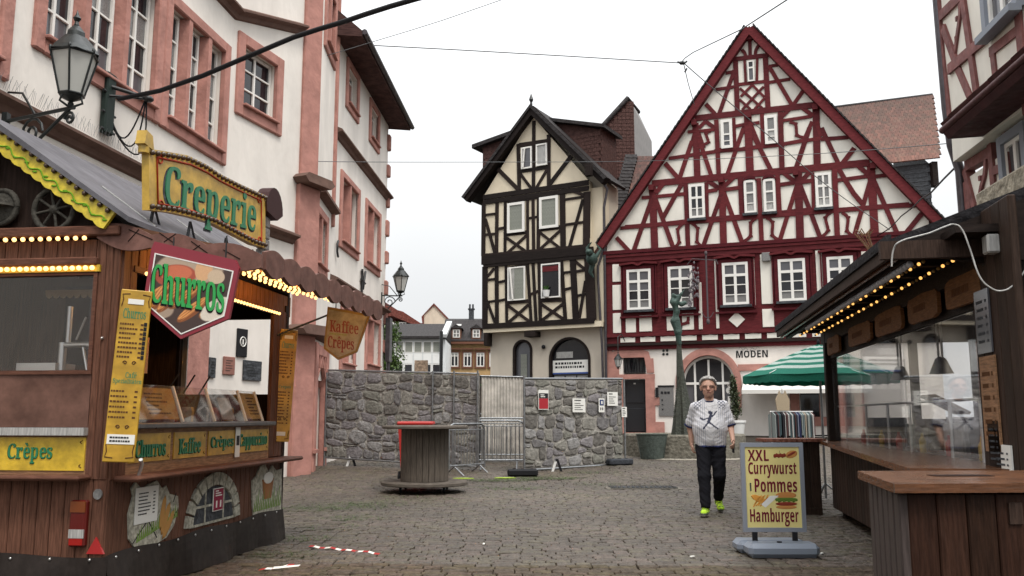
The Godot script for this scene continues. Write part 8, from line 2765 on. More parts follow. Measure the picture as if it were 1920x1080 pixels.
# ---------------------------------------------------------------- lanterns and overhead cables
func wall_lantern(label: String, at: Vector3, root: Vector3, size: float, scroll := true) -> void:
	# at = bottom of the glass cage, root = where the arm meets the wall
	var o := thing("wall_lantern", label, "lantern", root, 0.0, "iron wall lanterns")
	var p := at - root
	var k := size
	var ir: Material = M.iron
	var s0 := 0.13 * k
	var s1 := 0.25 * k
	var h := 0.46 * k
	var cage := MB.new()
	for i in 6:
		var a := TAU * i / 6 + 0.26
		var a2 := TAU * (i + 1) / 6 + 0.26
		var b0 := p + Vector3(s0 * cos(a), 0, s0 * sin(a))
		var b1 := p + Vector3(s1 * cos(a), h, s1 * sin(a))
		cage.tube([b0, b1], 0.012 * k, 5)
		cage.tube([b0, p + Vector3(s0 * cos(a2), 0, s0 * sin(a2))], 0.016 * k, 5)
		cage.tube([b1, p + Vector3(s1 * cos(a2), h, s1 * sin(a2))], 0.018 * k, 5)
		cage.ell(b1 + Vector3(0, 0.02 * k, 0), Vector3(0.02, 0.035, 0.02) * k, 6)
	var body := part("cage", cage, ir, o)
	for i in 6:
		var a := TAU * i / 6 + 0.26
		var a2 := TAU * (i + 1) / 6 + 0.26
		var g := MB.new()
		var f := 0.96
		g.quad(p + Vector3(s0 * f * cos(a2), 0, s0 * f * sin(a2)), p + Vector3(s0 * f * cos(a), 0, s0 * f * sin(a)), p + Vector3(s1 * f * cos(a), h, s1 * f * sin(a)), p + Vector3(s1 * f * cos(a2), h, s1 * f * sin(a2)))
		var gm := mat("frosted_pane", 0.5, 0.5, 0.47, 0.4)
		gm.backlight_enabled = true
		gm.backlight = lin(0.25, 0.25, 0.23)
		part("pane", g, gm, body)
	var roof := MB.new()
	roof.lathe([Vector2(s1 * 1.1, h), Vector2(s1 * 0.95, h + 0.06 * k), Vector2(s1 * 0.5, h + 0.2 * k), Vector2(s1 * 0.42, h + 0.21 * k), Vector2(s1 * 0.4, h + 0.26 * k), Vector2(s1 * 0.15, h + 0.34 * k), Vector2(0.0, h + 0.36 * k)], 6, p)
	part("roof", roof, ir, o)
	var fin := MB.new()
	fin.lathe([Vector2(0.0, 0.0), Vector2(0.03 * k, 0.01), Vector2(0.02 * k, 0.05 * k), Vector2(0.045 * k, 0.09 * k), Vector2(0.02 * k, 0.13 * k), Vector2(0.0, 0.2 * k)], 8, p + Vector3(0, h + 0.34 * k, 0))
	part("finial", fin, ir, o)
	var neck := MB.new()
	neck.lathe([Vector2(0.02 * k, -0.15 * k), Vector2(0.035 * k, -0.10 * k), Vector2(0.02 * k, -0.08 * k), Vector2(s0 * 0.9, -0.03 * k), Vector2(s0, 0.0)], 8, p)
	for i in 3:
		var a := TAU * i / 3
		neck.tube([p + Vector3(s0 * 0.8 * cos(a), -0.02 * k, s0 * 0.8 * sin(a)), p + Vector3(s0 * cos(a), -0.1 * k, s0 * sin(a)), p + Vector3(0.02 * cos(a), -0.14 * k, 0.02 * sin(a))], 0.014 * k, 5)
	part("neck", neck, ir, o)
	var foot := p + Vector3(0, -0.15 * k, 0)
	var arm := MB.new()
	if scroll:
		arm.tube([Vector3(0, foot.y, 0), foot, foot + foot.normalized() * 0.06], 0.022 * k, 6)
		arm.tube([Vector3(0, foot.y - 0.5 * k, 0), Vector3(foot.x * 0.35, foot.y - 0.42 * k, foot.z * 0.35), Vector3(foot.x * 0.7, foot.y - 0.2 * k, foot.z * 0.7), foot], 0.02 * k, 6)
		var d := Vector3(foot.x, 0, foot.z).normalized()
		for e in [[0.42, -0.2, 0.19, 1.0], [1.0, -0.12, 0.08, -1.0]]:
			var sp := []
			for i in 20:
				var a := i * 0.52
				var r: float = e[2] * k * (1.0 - i / 23.0)
				sp.append(Vector3(foot.x * e[0], foot.y + e[1] * k, foot.z * e[0]) + d * (r * cos(a) * e[3]) + Vector3(0, r * sin(a), 0))
			arm.tube(sp, 0.016 * k, 5)
		arm.box(Vector3(0, foot.y - 0.25 * k, 0), Vector3(0.06, 0.7 * k, 0.08))
		arm.tube([Vector3(0, foot.y + 0.35 * k, 0), d * 0.25 + Vector3(0, foot.y + 0.3 * k, 0), d * 0.5 + Vector3(0, foot.y, 0)], 0.014 * k, 5)
	else:
		arm.tube([Vector3.ZERO, Vector3(p.x * 0.5, 0.25, p.z * 0.5), Vector3(p.x, 0.1, p.z), p + Vector3(0, h + 0.5 * k, 0)], 0.02, 5)
	part("arm", arm, ir, o)

func cable(called: String, label: String, pts: Array, r: float, m: Material, sag := 0.0) -> void:
	var cv := Curve3D.new()
	for i in pts.size():
		var t: Vector3 = (pts[mini(i + 1, pts.size() - 1)] - pts[maxi(i - 1, 0)]) * 0.2
		cv.add_point(pts[i], -t, t)
	var path := []
	for p in cv.tessellate(4, 3):
		path.append(p - pts[0])
	var q := MB.new()
	q.tube(path, r, 6)
	var o := part(called, q, m, self)
	o.position = pts[0]
	tag(o, label, "cable")

func make_lanterns_and_cables() -> void:
	var I := Transform3D.IDENTITY
	wall_lantern("large wrought iron lantern with frosted panes on a scrolled arm, upper left of the trailer", Vector3(Vector3(-4.860, 4.805, -9.300)), Vector3(Vector3(-5.828, 4.737, -9.750)) , 1.0)
	wall_lantern("small wrought iron lantern on the far corner of the town hall against the sky", Vector3(Vector3(-3.531, 5.212, -27.600)), Vector3(Vector3(-4.120, 5.028, -27.500)), 1.0)
	var wire := mat("wire_grey", 0.12, 0.125, 0.13, 0.6)
	cable("power_cable", "thick black cable sagging from the town hall bracket across the sky", [Vector3(-5.552, 5.722, -11.900),Vector3(-4.847, 5.733, -11.600),Vector3(-4.160, 5.828, -11.300),Vector3(-3.502, 5.957, -11.000),Vector3(-2.803, 6.103, -10.700),Vector3(-2.132, 6.165, -10.400),Vector3(-1.685, 6.162, -10.100),Vector3(-1.135, 6.178, -9.800),Vector3(0.000, 6.235, -9.300)], 0.032, M.black_plastic)
	cable("span_wire", "thin wire running from the town hall to the knot in mid air", [Vector3(-4.595, 11.219, -22.500),Vector3(-1.613, 11.269, -23.000),Vector3(1.497, 11.297, -23.500),Vector3(4.809, 11.301, -24.000)], 0.014, wire)
	cable("span_wire", "thin wire rising from the knot towards the top edge", [Vector3(4.887, 11.365, -24.000),Vector3(4.767, 10.762, -22.000),Vector3(4.952, 9.562, -18.000),Vector3(4.636, 8.249, -14.000),Vector3(4.333, 7.503, -12.000)], 0.013, wire)
	cable("span_wire", "thin wire falling from the knot across the red gable", [Vector3(4.916, 11.301, -24.000),Vector3(6.096, 11.408, -26.000),Vector3(8.614, 10.311, -28.000),Vector3(11.207, 9.155, -30.000),Vector3(14.159, 7.511, -31.000)], 0.015, wire)
	cable("span_wire", "short wire from the knot down to the red gable verge", [Vector3(4.915, 11.269, -24.000),Vector3(5.858, 12.279, -28.000),Vector3(6.912, 12.959, -32.000)], 0.013, wire)
	cable("span_wire", "thin wire slanting over the town hall roof into the sky", [Vector3(-4.961, 9.400, -19.500),Vector3(-3.320, 10.170, -20.000),Vector3(-1.583, 10.240, -19.000),Vector3(-0.174, 10.259, -18.000)], 0.008, wire)
	cable("span_wire", "hair thin wire stretched level across the square at eaves height", [Vector3(-4.770, 6.685, -18.200),Vector3(-2.102, 7.487, -21.000),Vector3(3.603, 8.402, -24.000),Vector3(6.763, 7.373, -20.000),Vector3(7.291, 5.751, -14.000)], 0.008, wire)
	cable("service_wire", "slack dark wire from the right hand house to a hook on the red gable", [Vector3(7.326, 5.388, -14.000),Vector3(8.083, 5.695, -16.000),Vector3(8.792, 5.933, -18.000),Vector3(9.548, 6.320, -20.000),Vector3(10.706, 6.809, -23.000),Vector3(11.764, 7.280, -26.000),Vector3(12.775, 7.603, -29.000),Vector3(13.103, 7.688, -31.200)], 0.018, M.black_plastic)
	var kn := thing("wire_knot", "dark clamp where the overhead wires meet against the sky", "clamp", Vector3(Vector3(4.870, 11.301, -24.000)))
	var q := MB.new()
	q.ell(Vector3.ZERO, Vector3(0.1, 0.06, 0.06), 8)
	q.tube([Vector3(-0.14, 0.03, 0), Vector3(0.05, -0.02, 0), Vector3(0.14, 0.05, 0)], 0.03, 5)
	part("clamp", q, M.black_iron, kn)
	bx("weight", kn, I, Vector3(0.1, -0.22, 0), Vector3(0.05, 0.12, 0.05), M.black_iron, Basis(Vector3(0, 0, 1), -0.5))
	# the bracket that holds the thick cable
	var ax := Transform3D(Basis(Vector3.UP, 1.4456), Vector3(-5.319, 0, -15.950))
	var br := thing("cable_bracket", "dark iron cable bracket with hooks on the town hall wall beside the big lantern", "bracket", ax * Vector3(-3.95, 5.70, 0.0), 1.4456)
	var b := MB.new()
	b.bevel_box(Vector3(0, 0, 0.06), Vector3(0.22, 0.9, 0.1), 0.02)
	part("plate", b, mat("bracket_green", 0.022, 0.032, 0.028, 0.5), br)
	var h := MB.new()
	h.tube([Vector3(0, 0.25, 0.1), Vector3(0.1, 0.2, 0.3), Vector3(0.2, 0.12, 0.55)], 0.03, 6)
	h.tube([Vector3(-0.05, 0.1, 0.1), Vector3(0.1, 0.12, 0.35), Vector3(0.2, 0.12, 0.55)], 0.02, 6)
	h.ell(Vector3(0.2, 0.12, 0.55), Vector3(0.08, 0.05, 0.08), 8)
	for y in [-0.4, -0.15, 0.15, 0.42]:
		h.tube([Vector3(-0.16, y, 0.08), Vector3(0.16, y, 0.08)], 0.022, 5)
	part("hook", h, M.black_iron, br)
	var lp := MB.new()
	for k in 3:
		var lpp := []
		for i in 12:
			var t := i / 11.0
			lpp.append(Vector3(0.2 + 0.02 * k, 0.1 - (0.55 + 0.12 * k) * sin(PI * t * 0.85), 0.5 - 0.5 * t + 0.1 * sin(PI * t) * k))
		lp.tube(lpp, 0.012, 5)
	part("cable_loop", lp, M.black_plastic, br)

# ---------------------------------------------------------------- body modelling: joined capsules meshed as surface nets
func nets(bones: Array, cell: float, k: float, mode: int, clips: Array, into: MB = null) -> MB:
	var q := into if into else MB.new()
	var lo := Vector3(1e9, 1e9, 1e9)
	var hi := -lo
	for b in bones:
		var r: float = maxf(b[2], b[3]) + k + cell * 2
		lo = lo.min(b[0] - Vector3(r, r, r)).min(b[1] - Vector3(r, r, r))
		hi = hi.max(b[0] + Vector3(r, r, r)).max(b[1] + Vector3(r, r, r))
	var nx := int((hi.x - lo.x) / cell) + 2
	var ny := int((hi.y - lo.y) / cell) + 2
	var nz := int((hi.z - lo.z) / cell) + 2
	var f := PackedFloat32Array()
	f.resize(nx * ny * nz)
	f.fill(1.0)
	for b in bones:
		var a: Vector3 = b[0]
		var e: Vector3 = b[1]
		var ra: float = b[2]
		var rb: float = b[3]
		var zs: float = b[4] if b.size() > 4 else 1.0
		var r := maxf(ra, rb) + k + cell * 2
		var l := (a.min(e) - Vector3(r, r, r) - lo) / cell
		var h := (a.max(e) + Vector3(r, r, r) - lo) / cell
		var ab := e - a
		ab.z /= zs
		var d2 := maxf(ab.length_squared(), 1e-9)
		for z in range(maxi(0, int(l.z)), mini(nz, int(h.z) + 1)):
			for y in range(maxi(0, int(l.y)), mini(ny, int(h.y) + 1)):
				var row := (z * ny + y) * nx
				for x in range(maxi(0, int(l.x)), mini(nx, int(h.x) + 1)):
					var p := lo + Vector3(x, y, z) * cell - a
					p.z /= zs
					var t := clampf(p.dot(ab) / d2, 0.0, 1.0)
					var d := (p - ab * t).length() - lerpf(ra, rb, t)
					var v := f[row + x]
					var m := minf(v, d)
					var hh := maxf(k - absf(v - d), 0.0)
					f[row + x] = m - hh * hh * 0.25 / k
	for c in clips:
		var nn: Vector3 = c[0]
		for z in nz:
			for y in ny:
				for x in nx:
					var i := (z * ny + y) * nx + x
					f[i] = maxf(f[i], nn.dot(lo + Vector3(x, y, z) * cell) - c[1])
	if mode == 2 or mode == 5 or mode == 4:
		# soft cloth folds, mostly running across the body
		var fn := FastNoiseLite.new()
		fn.seed = 31 + mode
		fn.frequency = 1.0
		fn.fractal_octaves = 3
		for z in nz:
			for y in ny:
				for x in nx:
					var i := (z * ny + y) * nx + x
					if absf(f[i]) < 0.03:
						var p := lo + Vector3(x, y, z) * cell
						f[i] += 0.016 * fn.get_noise_3d(p.x * 38.0, p.y * 38.0, p.z * 30.0) if mode == 4 else (0.009 if mode == 2 else 0.012) * fn.get_noise_3d(p.x * 5.0 + p.y * 4.0, p.y * 13.0 - absf(p.x) * 9.0, p.z * 6.0)
	var ids := {}
	var vs := []
	var ns := []
	var off := [0, 1, nx, nx + 1, nx * ny, nx * ny + 1, nx * ny + nx, nx * ny + nx + 1]
	var ed := [[0, 1], [2, 3], [4, 5], [6, 7], [0, 2], [1, 3], [4, 6], [5, 7], [0, 4], [1, 5], [2, 6], [3, 7]]
	for z in nz - 1:
		for y in ny - 1:
			for x in nx - 1:
				var i := (z * ny + y) * nx + x
				var neg := 0
				for o in 8:
					if f[i + off[o]] < 0.0:
						neg += 1
				if neg == 0 or neg == 8:
					continue
				var s := Vector3.ZERO
				var c := 0
				for e in ed:
					var va := f[i + off[e[0]]]
					var vb := f[i + off[e[1]]]
					if (va < 0.0) != (vb < 0.0):
						var t := va / (va - vb)
						var pa := Vector3(e[0] & 1, (e[0] >> 1) & 1, e[0] >> 2)
						var pb := Vector3(e[1] & 1, (e[1] >> 1) & 1, e[1] >> 2)
						s += pa.lerp(pb, t)
						c += 1
				var g := Vector3(f[i + 1] - f[i] + f[i + off[3]] - f[i + off[2]] + f[i + off[5]] - f[i + off[4]] + f[i + off[7]] - f[i + off[6]], f[i + off[2]] - f[i] + f[i + off[3]] - f[i + 1] + f[i + off[6]] - f[i + off[4]] + f[i + off[7]] - f[i + off[5]], f[i + off[4]] - f[i] + f[i + off[5]] - f[i + 1] + f[i + off[6]] - f[i + off[2]] + f[i + off[7]] - f[i + off[3]])
				ids[i] = vs.size()
				vs.append(lo + (Vector3(x, y, z) + s / c) * cell)
				ns.append(g.normalized())
	var st := [1, nx, nx * ny]
	for i in ids:
		for ax in 3:
			var va := f[i]
			var vb := f[i + st[ax]]
			if (va < 0.0) == (vb < 0.0):
				continue
			var s1: int = st[(ax + 1) % 3]
			var s2: int = st[(ax + 2) % 3]
			if not (ids.has(i - s1) and ids.has(i - s2) and ids.has(i - s1 - s2)):
				continue
			var w := [ids[i], ids[i - s1], ids[i - s1 - s2], ids[i - s2]]
			if va < 0.0:
				w = [w[0], w[3], w[2], w[1]]
			for j in [0, 1, 2, 0, 2, 3]:
				if mode > 0:
					q.col = body_color(mode, vs[w[j]])
				q.v(vs[w[j]], ns[w[j]])
	return q

func seg_dist(p: Vector2, a: Vector2, b: Vector2) -> float:
	var t := clampf((p - a).dot(b - a) / maxf((b - a).length_squared(), 1e-9), 0.0, 1.0)
	return p.distance_to(a.lerp(b, t))

func body_color(mode: int, p: Vector3) -> Color:
	match mode:
		1:  # skin, ruddier on cheeks and hands
			var c := Color(0.47, 0.27, 0.195)
			if p.y > 1.55 and p.z > 0.06:
				var m := clampf(1.0 - absf(p.y - 1.655) * 18.0, 0.0, 1.0)
				c = c.lerp(Color(0.50, 0.24, 0.175), m * 0.7)
				if absf(p.y - 1.612) < 0.006 and absf(p.x) < 0.026:
					c = Color(0.24, 0.09, 0.075)
			return c
		2:  # white football shirt: dark pinstripes, navy edges, a dark figure drawn across the chest
			var c := Color(0.60, 0.59, 0.60)
			var stripe := fmod(p.x + 10.0, 0.026)
			if stripe < 0.0055:
				c = Color(0.30, 0.31, 0.37)
			if p.y < 0.905:
				return Color(0.03, 0.04, 0.14)
			if p.z > 0.0:
				var u := Vector2(p.x, p.y)
				for s in [[Vector2(0.0, 1.35), Vector2(0.02, 1.34), 0.022], [Vector2(0.015, 1.31), Vector2(-0.02, 1.22), 0.02], [Vector2(0.03, 1.29), Vector2(0.09, 1.36), 0.009], [Vector2(0.0, 1.28), Vector2(-0.09, 1.25), 0.009], [Vector2(-0.09, 1.25), Vector2(-0.12, 1.27), 0.012], [Vector2(-0.02, 1.22), Vector2(-0.09, 1.13), 0.011], [Vector2(-0.015, 1.22), Vector2(0.06, 1.16), 0.011], [Vector2(0.06, 1.16), Vector2(0.1, 1.13), 0.01]]:
					if seg_dist(u, s[0], s[1]) < s[2]:
						return Color(0.03, 0.035, 0.06)
				if p.y > 1.40 and absf(absf(p.x) - 0.16) < 0.05 and sin(p.x * 130.0) * sin(p.y * 150.0) > 0.35:
					return Color(0.03, 0.035, 0.06)
			return c
		3:  # bright yellow-green trainers with pale soles
			if p.y < 0.03:
				return Color(0.45, 0.44, 0.40)
			if p.y < 0.05:
				return Color(0.10, 0.11, 0.09)
			return Color(0.42, 0.66, 0.03) if sin(p.z * 90.0) * sin(p.y * 75.0 + 1.0) > -0.35 else Color(0.12, 0.2, 0.03)
		4:  # short grey hair
			var f := 0.85 + 0.3 * sin(p.x * 210.0 + p.y * 90.0) * sin(p.z * 160.0)
			return Color(0.36, 0.345, 0.325) * f
	return Color.WHITE

func make_person() -> void:
	var o := thing("person", "grey-haired man in a white striped football shirt and dark trousers walking across the square", "person", Vector3(2.70, 0, -12.15), -0.2)
	var vm := StandardMaterial3D.new()
	vm.vertex_color_use_as_albedo = true
	vm.roughness = 0.6
	var cm := StandardMaterial3D.new()
	cm.vertex_color_use_as_albedo = true
	cm.roughness = 0.85
	var V := func(x: float, y: float, z: float) -> Vector3: return Vector3(x, y, z)
	# joints: his right leg (viewer's left) steps forward
	var hl := Vector3(-0.10, 0.93, 0.0)
	var kl := Vector3(-0.095, 0.50, 0.17)
	var al := Vector3(-0.095, 0.10, 0.27)
	var hr := Vector3(0.10, 0.93, 0.0)
	var kr := Vector3(0.10, 0.51, 0.05)
	var ar := Vector3(0.09, 0.17, -0.27)
	var sl := Vector3(-0.19, 1.415, -0.0)
	var el := Vector3(-0.265, 1.165, -0.09)
	var wl := Vector3(-0.25, 0.925, -0.05)
	var sr := Vector3(0.19, 1.435, -0.02)
	var er := Vector3(0.27, 1.165, 0.0)
	var wr := Vector3(0.29, 0.985, 0.17)
	var skin := [[Vector3(0, 0.98, 0), Vector3(0, 1.2, 0.01), 0.15, 0.15, 0.8], [Vector3(0, 1.2, 0.01), Vector3(0, 1.4, -0.01), 0.15, 0.13, 0.75], [Vector3(-0.1, 1.41, -0.01), Vector3(0.1, 1.41, -0.01), 0.07, 0.07], [Vector3(0, 1.44, -0.015), Vector3(0, 1.58, 0.0), 0.062, 0.06], [sl, el, 0.05, 0.043], [el, wl, 0.046, 0.03], [sr, er, 0.05, 0.043], [er, wr, 0.046, 0.03], [hl, kl, 0.085, 0.055], [kl, al, 0.055, 0.04], [hr, kr, 0.085, 0.055], [kr, ar, 0.055, 0.04], [Vector3(-0.1, 1.42, -0.01), sl, 0.055, 0.052], [Vector3(0.1, 1.42, -0.01), sr, 0.055, 0.052]]
	var body := nets(skin, 0.014, 0.04, 1, [])
	# head with jaw, nose, ears, brow
	var H := Vector3(-0.008, 1.675, 0.02)
	var head := [[H + Vector3(0, 0.035, -0.015), H + Vector3(0, 0.03, 0.01), 0.088, 0.086], [H + Vector3(0, -0.05, 0.03), H + Vector3(0, -0.075, 0.042), 0.062, 0.05], [H + Vector3(-0.03, -0.06, 0.04), H + Vector3(0.03, -0.06, 0.04), 0.038, 0.038], [H + Vector3(-0.035, -0.03, 0.062), H + Vector3(0.035, -0.03, 0.062), 0.03, 0.03], [H + Vector3(0, 0.02, 0.09), H + Vector3(0, -0.022, 0.108), 0.012, 0.018], [H + Vector3(-0.04, 0.03, 0.075), H + Vector3(0.04, 0.03, 0.075), 0.018, 0.018], [H + Vector3(-0.018, -0.058, 0.082), H + Vector3(0.018, -0.058, 0.082), 0.012, 0.012], [H + Vector3(-0.089, 0.012, 0.0), H + Vector3(-0.089, -0.025, 0.005), 0.016, 0.012], [H + Vector3(0.089, 0.012, 0.0), H + Vector3(0.089, -0.025, 0.005), 0.016, 0.012], [Vector3(0, 1.50, -0.01), Vector3(0, 1.62, 0.0), 0.06, 0.058]]
	for hb in head.slice(0, 9):
		for i in 2:
			hb[i] = H + (hb[i] - H) * 1.08 + Vector3(0, 0.006, 0)
			hb[2 + i] *= 1.08
	nets(head, 0.0055, 0.018, 1, [], body)
	# hands: palm, four curled fingers, thumb
	for e in [[wl, el, -1.0], [wr, er, 1.0]]:
		var w: Vector3 = e[0]
		var dn: Vector3 = (w - e[1]).normalized()
		var fw := Vector3(0, 0, 1)
		fw = (fw - dn * fw.dot(dn)).normalized()
		var side := dn.cross(fw) * (1.0 if e[2] < 0 else -1.0)
		var hb := [[w - dn * 0.03, w + dn * 0.02, 0.03, 0.028]]
		for i in 4:
			var s := -0.03 + 0.02 * i
			var k0 := w + dn * 0.085 + fw * (-s) * 1.0
			hb.append([w + dn * 0.015 + fw * (-s * 0.7), k0, 0.017, 0.0125])
			var ln: float = [0.038, 0.044, 0.041, 0.032][i]
			var k1 := k0 + (dn * 0.85 - side * 0.5).normalized() * ln
			var k2 := k1 + (dn * 0.25 - side * 0.95).normalized() * ln * 0.75
			hb.append([k0, k1, 0.0105, 0.0095])
			hb.append([k1, k2, 0.0095, 0.008])
		var t0 := w + dn * 0.03 + fw * 0.028
		var t1 := t0 + (dn * 0.7 + fw * 0.7 - side * 0.3).normalized() * 0.045
		hb.append([t0, t1, 0.014, 0.011])
		hb.append([t1, t1 + (dn * 0.9 - side * 0.35).normalized() * 0.034, 0.011, 0.009])
		nets(hb, 0.0042, 0.008, 1, [], body)
	part("body", body, vm, o)
	for s in [-1, 1]:
		var ey := MB.new()
		ey.ell(H + Vector3(0.036 * s, 0.018, 0.09), Vector3(0.012, 0.007, 0.009), 8)
		part("eye", ey, M.ink, o)
	# shirt, worn loose over the belly; short sleeves
	var shirt := [[Vector3(-0.06, 0.90, 0.01), Vector3(-0.07, 1.14, 0.03), 0.142, 0.16, 0.92], [Vector3(0.06, 0.90, 0.01), Vector3(0.07, 1.14, 0.03), 0.142, 0.16, 0.92], [Vector3(-0.07, 1.14, 0.03), Vector3(-0.09, 1.37, -0.005), 0.16, 0.115, 0.9], [Vector3(0.07, 1.14, 0.03), Vector3(0.09, 1.37, -0.005), 0.16, 0.115, 0.9], [Vector3(0, 1.12, 0.06), Vector3(0, 1.02, 0.055), 0.15, 0.14, 0.9], [Vector3(0, 1.15, 0.03), Vector3(0, 1.40, 0.0), 0.17, 0.115, 0.9], [Vector3(-0.05, 1.455, -0.015), Vector3(0.05, 1.455, -0.015), 0.075, 0.075], [Vector3(-0.07, 1.455, -0.015), sl, 0.07, 0.068], [Vector3(0.07, 1.455, -0.015), sr, 0.07, 0.068], [sl, sl.lerp(el, 0.8), 0.07, 0.076], [sr, sr.lerp(er, 0.8), 0.07, 0.076]]
	var sh := nets(shirt, 0.0085, 0.035, 2, [[Vector3(0, -1, 0), -0.885], [Vector3(0, 0.95, 0.31), 1.47]])
	part("shirt", sh, cm, o)
	var nk := MB.new()
	var np := []
	for i in 25:
		var a := TAU * i / 24
		np.append(Vector3(0.07 * cos(a), 1.518 - 0.026 * sin(a), -0.005 + 0.074 * sin(a)))
	nk.tube(np, 0.011, 6)
	part("collar", nk, mat("navy", 0.02, 0.025, 0.07, 0.85), o)
	for e in [[sl, el], [sr, er]]:
		var cf := MB.new()
		var c: Vector3 = e[0].lerp(e[1], 0.985)
		var ax: Vector3 = (e[1] - e[0]).normalized()
		var u := ax.cross(Vector3(0, 0, 1)).normalized()
		var v := ax.cross(u)
		var rp := []
		for i in 19:
			var a := TAU * i / 18
			rp.append(c + (u * cos(a) + v * sin(a)) * 0.074)
		cf.tube(rp, 0.011, 5)
		part("cuff", cf, M.navy, o)
	# trousers, shoes, hair, glasses
	var tr := [[Vector3(-0.06, 0.93, 0.0), Vector3(0.06, 0.93, 0.0), 0.13, 0.13, 0.95], [hl, kl, 0.108, 0.085], [kl, al + Vector3(0, 0.03, -0.01), 0.085, 0.066], [hr, kr, 0.108, 0.085], [kr, ar + Vector3(0, 0.03, 0.0), 0.085, 0.066]]
	part("trousers", nets(tr, 0.012, 0.03, 5, [[Vector3(0, 1, 0), 0.99], [Vector3(0, -1, 0), -0.1]]), mat("trousers", 0.016, 0.016, 0.02, 0.9, "fine", 3.0), o)
	var shl := [[al + Vector3(0, -0.03, -0.02), al + Vector3(0, 0.01, -0.015), 0.048, 0.05], [al + Vector3(0, -0.045, -0.03), al + Vector3(-0.02, -0.055, 0.15), 0.046, 0.042], [al + Vector3(-0.02, -0.055, 0.12), al + Vector3(-0.03, -0.06, 0.18), 0.046, 0.036]]
	part("shoe", nets(shl, 0.008, 0.03, 3, [[Vector3(0, -1, 0), -0.004]]), cm, o)
	var shr := [[ar + Vector3(0, -0.03, -0.02), ar + Vector3(0, 0.0, -0.01), 0.048, 0.05], [ar + Vector3(0, -0.05, -0.03), ar + Vector3(0.02, -0.11, 0.14), 0.046, 0.04], [ar + Vector3(0.02, -0.105, 0.12), ar + Vector3(0.025, -0.112, 0.18), 0.044, 0.034]]
	part("shoe", nets(shr, 0.008, 0.03, 3, [[Vector3(0, -1, 0), -0.004]]), cm, o)
	var hr2 := [[H + Vector3(-0.01, 0.062, -0.025), H + Vector3(0.01, 0.067, -0.01), 0.108, 0.104], [H + Vector3(-0.088, 0.02, -0.03), H + Vector3(-0.07, 0.085, 0.03), 0.032, 0.038], [H + Vector3(0.088, 0.02, -0.03), H + Vector3(0.07, 0.085, 0.03), 0.032, 0.038], [H + Vector3(-0.05, 0.115, 0.055), H + Vector3(0.05, 0.11, 0.055), 0.034, 0.032], [H + Vector3(0, 0.0, -0.07), H + Vector3(0, -0.06, -0.06), 0.06, 0.045]]
	part("hair", nets(hr2, 0.0055, 0.02, 4, [[Vector3(0, -0.7, 0.7), -1.675 * 0.7 - 0.02]]), cm, o)
	var gl := MB.new()
	for s in [-1, 1]:
		var p := []
		for i in 13:
			var a := TAU * i / 12
			p.append(H + Vector3(0.036 * s + 0.027 * cos(a), 0.016 + 0.018 * sin(a), 0.108))
		gl.tube(p, 0.003, 4)
		gl.tube([H + Vector3(0.063 * s, 0.02, 0.105), H + Vector3(0.098 * s, 0.018, 0.0)], 0.003, 4)
	gl.tube([H + Vector3(-0.01, 0.018, 0.11), H + Vector3(0.01, 0.018, 0.11)], 0.003, 4)
	part("glasses", gl, M.ink, o)
	var ph := thing("phone", "small dark object held in the walking man's hand", "phone", o.transform * (wr + Vector3(0.0, -0.12, 0.03)), -0.2)
	var pq := MB.new()
	pq.bevel_box(Vector3.ZERO, Vector3(0.03, 0.1, 0.06), 0.008)
	part("case", pq, M.black_plastic, ph)

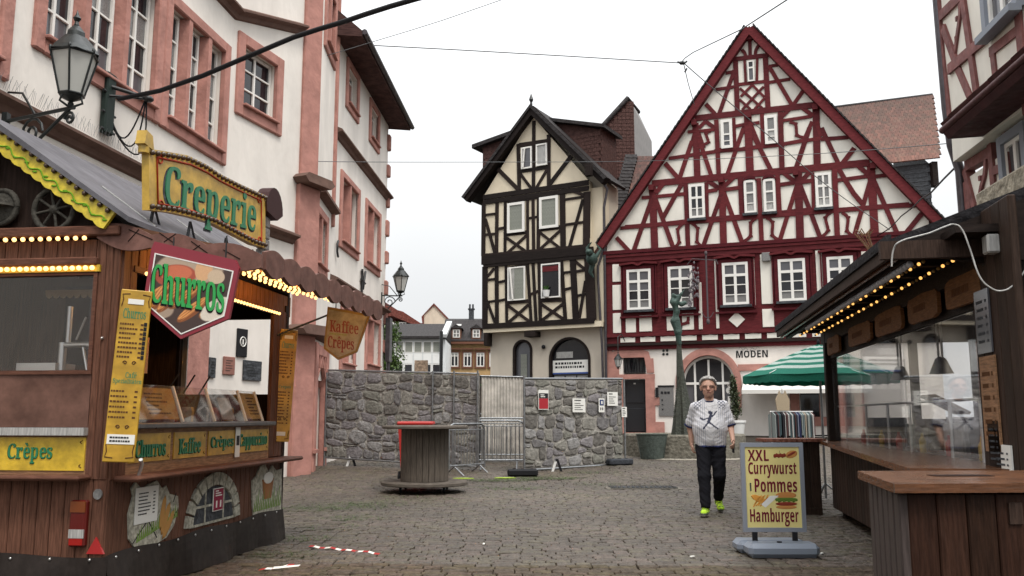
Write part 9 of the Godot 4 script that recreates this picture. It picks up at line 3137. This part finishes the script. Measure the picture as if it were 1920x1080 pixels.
# ---------------------------------------------------------------- litter, tape, drain cover
func make_small_things() -> void:
	var n := 0
	for e in [[Vector3(-2.029, 0.000, -9.093), Vector3(-1.253, 0.000, -8.614), "long strip of red and white barrier tape lying on the cobbles", 13], [Vector3(-2.140, 0.000, -7.716), Vector3(-1.910, 0.000, -7.956), "short crumpled piece of red and white barrier tape by the trailer skirt", 5]]:
		var a: Vector3 = e[0]
		var b: Vector3 = e[1]
		var o := thing("barrier_tape", e[2], "tape", a, 0.0, "scraps of barrier tape on the cobbles")
		for i in e[3]:
			var q := MB.new()
			var p0: Vector3 = a.lerp(b, float(i) / e[3]) - a + Vector3(0, 0.012 + 0.006 * sin(i * 1.9), 0.015 * sin(i * 1.1))
			var p1: Vector3 = a.lerp(b, float(i + 1) / e[3]) - a + Vector3(0, 0.012 + 0.006 * sin((i + 1) * 1.9), 0.015 * sin((i + 1) * 1.1))
			var w := Vector3(0.006, 0.004, -0.02)
			q.quad(p0 + w * -1, p1 + w * -1, p1 + w, p0 + w)
			part("stripe", q, M.paper if i % 2 else mat("tape_red", 0.36, 0.03, 0.03, 0.5), o)
	var tw := thing("barrier_tape", "curled end of barrier tape beside the short crumpled piece", "tape", Vector3(-2.036, 0.000, -7.768), 0.0, "scraps of barrier tape on the cobbles")
	var tq := MB.new()
	tq.quad(Vector3(0, 0.012, 0.015), Vector3(0.2, 0.02, -0.07), Vector3(0.21, 0.03, -0.1), Vector3(0, 0.025, -0.02))
	part("stripe", tq, M.paper, tw)
	var dc := thing("drain_cover", "rusty slotted drain cover set flush in the cobbles", "drain cover", Vector3(2.377, 0.013, -16.364))
	var fq := frame_mesh(-0.6, -0.24, 0.6, 0.24, 0.05, [], [], 0, 0, 0.02)
	part("frame", fq, M.iron, dc, Transform3D(Basis(Vector3.RIGHT, -PI / 2), Vector3(0, 0.006, 0)))
	for i in 13:
		bx("slat", dc, Transform3D.IDENTITY, Vector3(-0.5 + 0.083 * i, 0.004, 0), Vector3(0.045, 0.014, 0.38), M.slate)
	bx("cement_collar", dc, Transform3D.IDENTITY, Vector3(0, -0.004, 0), Vector3(1.35, 0.012, 0.62), mat("cement", 0.22, 0.2, 0.17, 0.9, "stone", 1.0))
	var lt := [[Vector3(-0.972, 0.066, -17.794), "bright green leaf scrap right of the cable drum table", "leaf_scrap"], [Vector3(-0.149, 0.070, -17.892), "bright green leaf scrap left of the dark fence block", "leaf_scrap"], [Vector3(1.669, 0.000, -8.424), "pale cigarette end on the cobbles in front of the pavement sign", "litter"], [Vector3(2.936, 0.000, -8.614), "pale paper crumb right of the pavement sign foot", "litter"], [Vector3(3.226, 0.000, -7.929), "white paper scrap beside the bar table", "litter"], [Vector3(-0.288, 0.000, -9.240), "small white pebble in the middle of the cobbles", "litter"]]
	for e in lt:
		var o := thing(e[2], e[1], "scrap", e[0])
		var q := MB.new()
		if e[2] == "leaf_scrap":
			q.prism([Vector2(-0.2, -0.04), Vector2(0.0, -0.08), Vector2(0.22, -0.02), Vector2(0.1, 0.06), Vector2(-0.12, 0.05)], -0.004, 0.012)
			part("leaf", q, mat("bright_leaf", 0.36, 0.5, 0.08, 0.6), o, Transform3D(Basis(Vector3.RIGHT, -PI / 2), Vector3(0, 0.008, 0)))
		else:
			q.bevel_box(Vector3(0, 0.012, 0), Vector3(0.05, 0.014, 0.022), 0.004, Basis(Vector3.UP, 0.3 * n))
			part("scrap", q, M.paper, o)
		n += 1
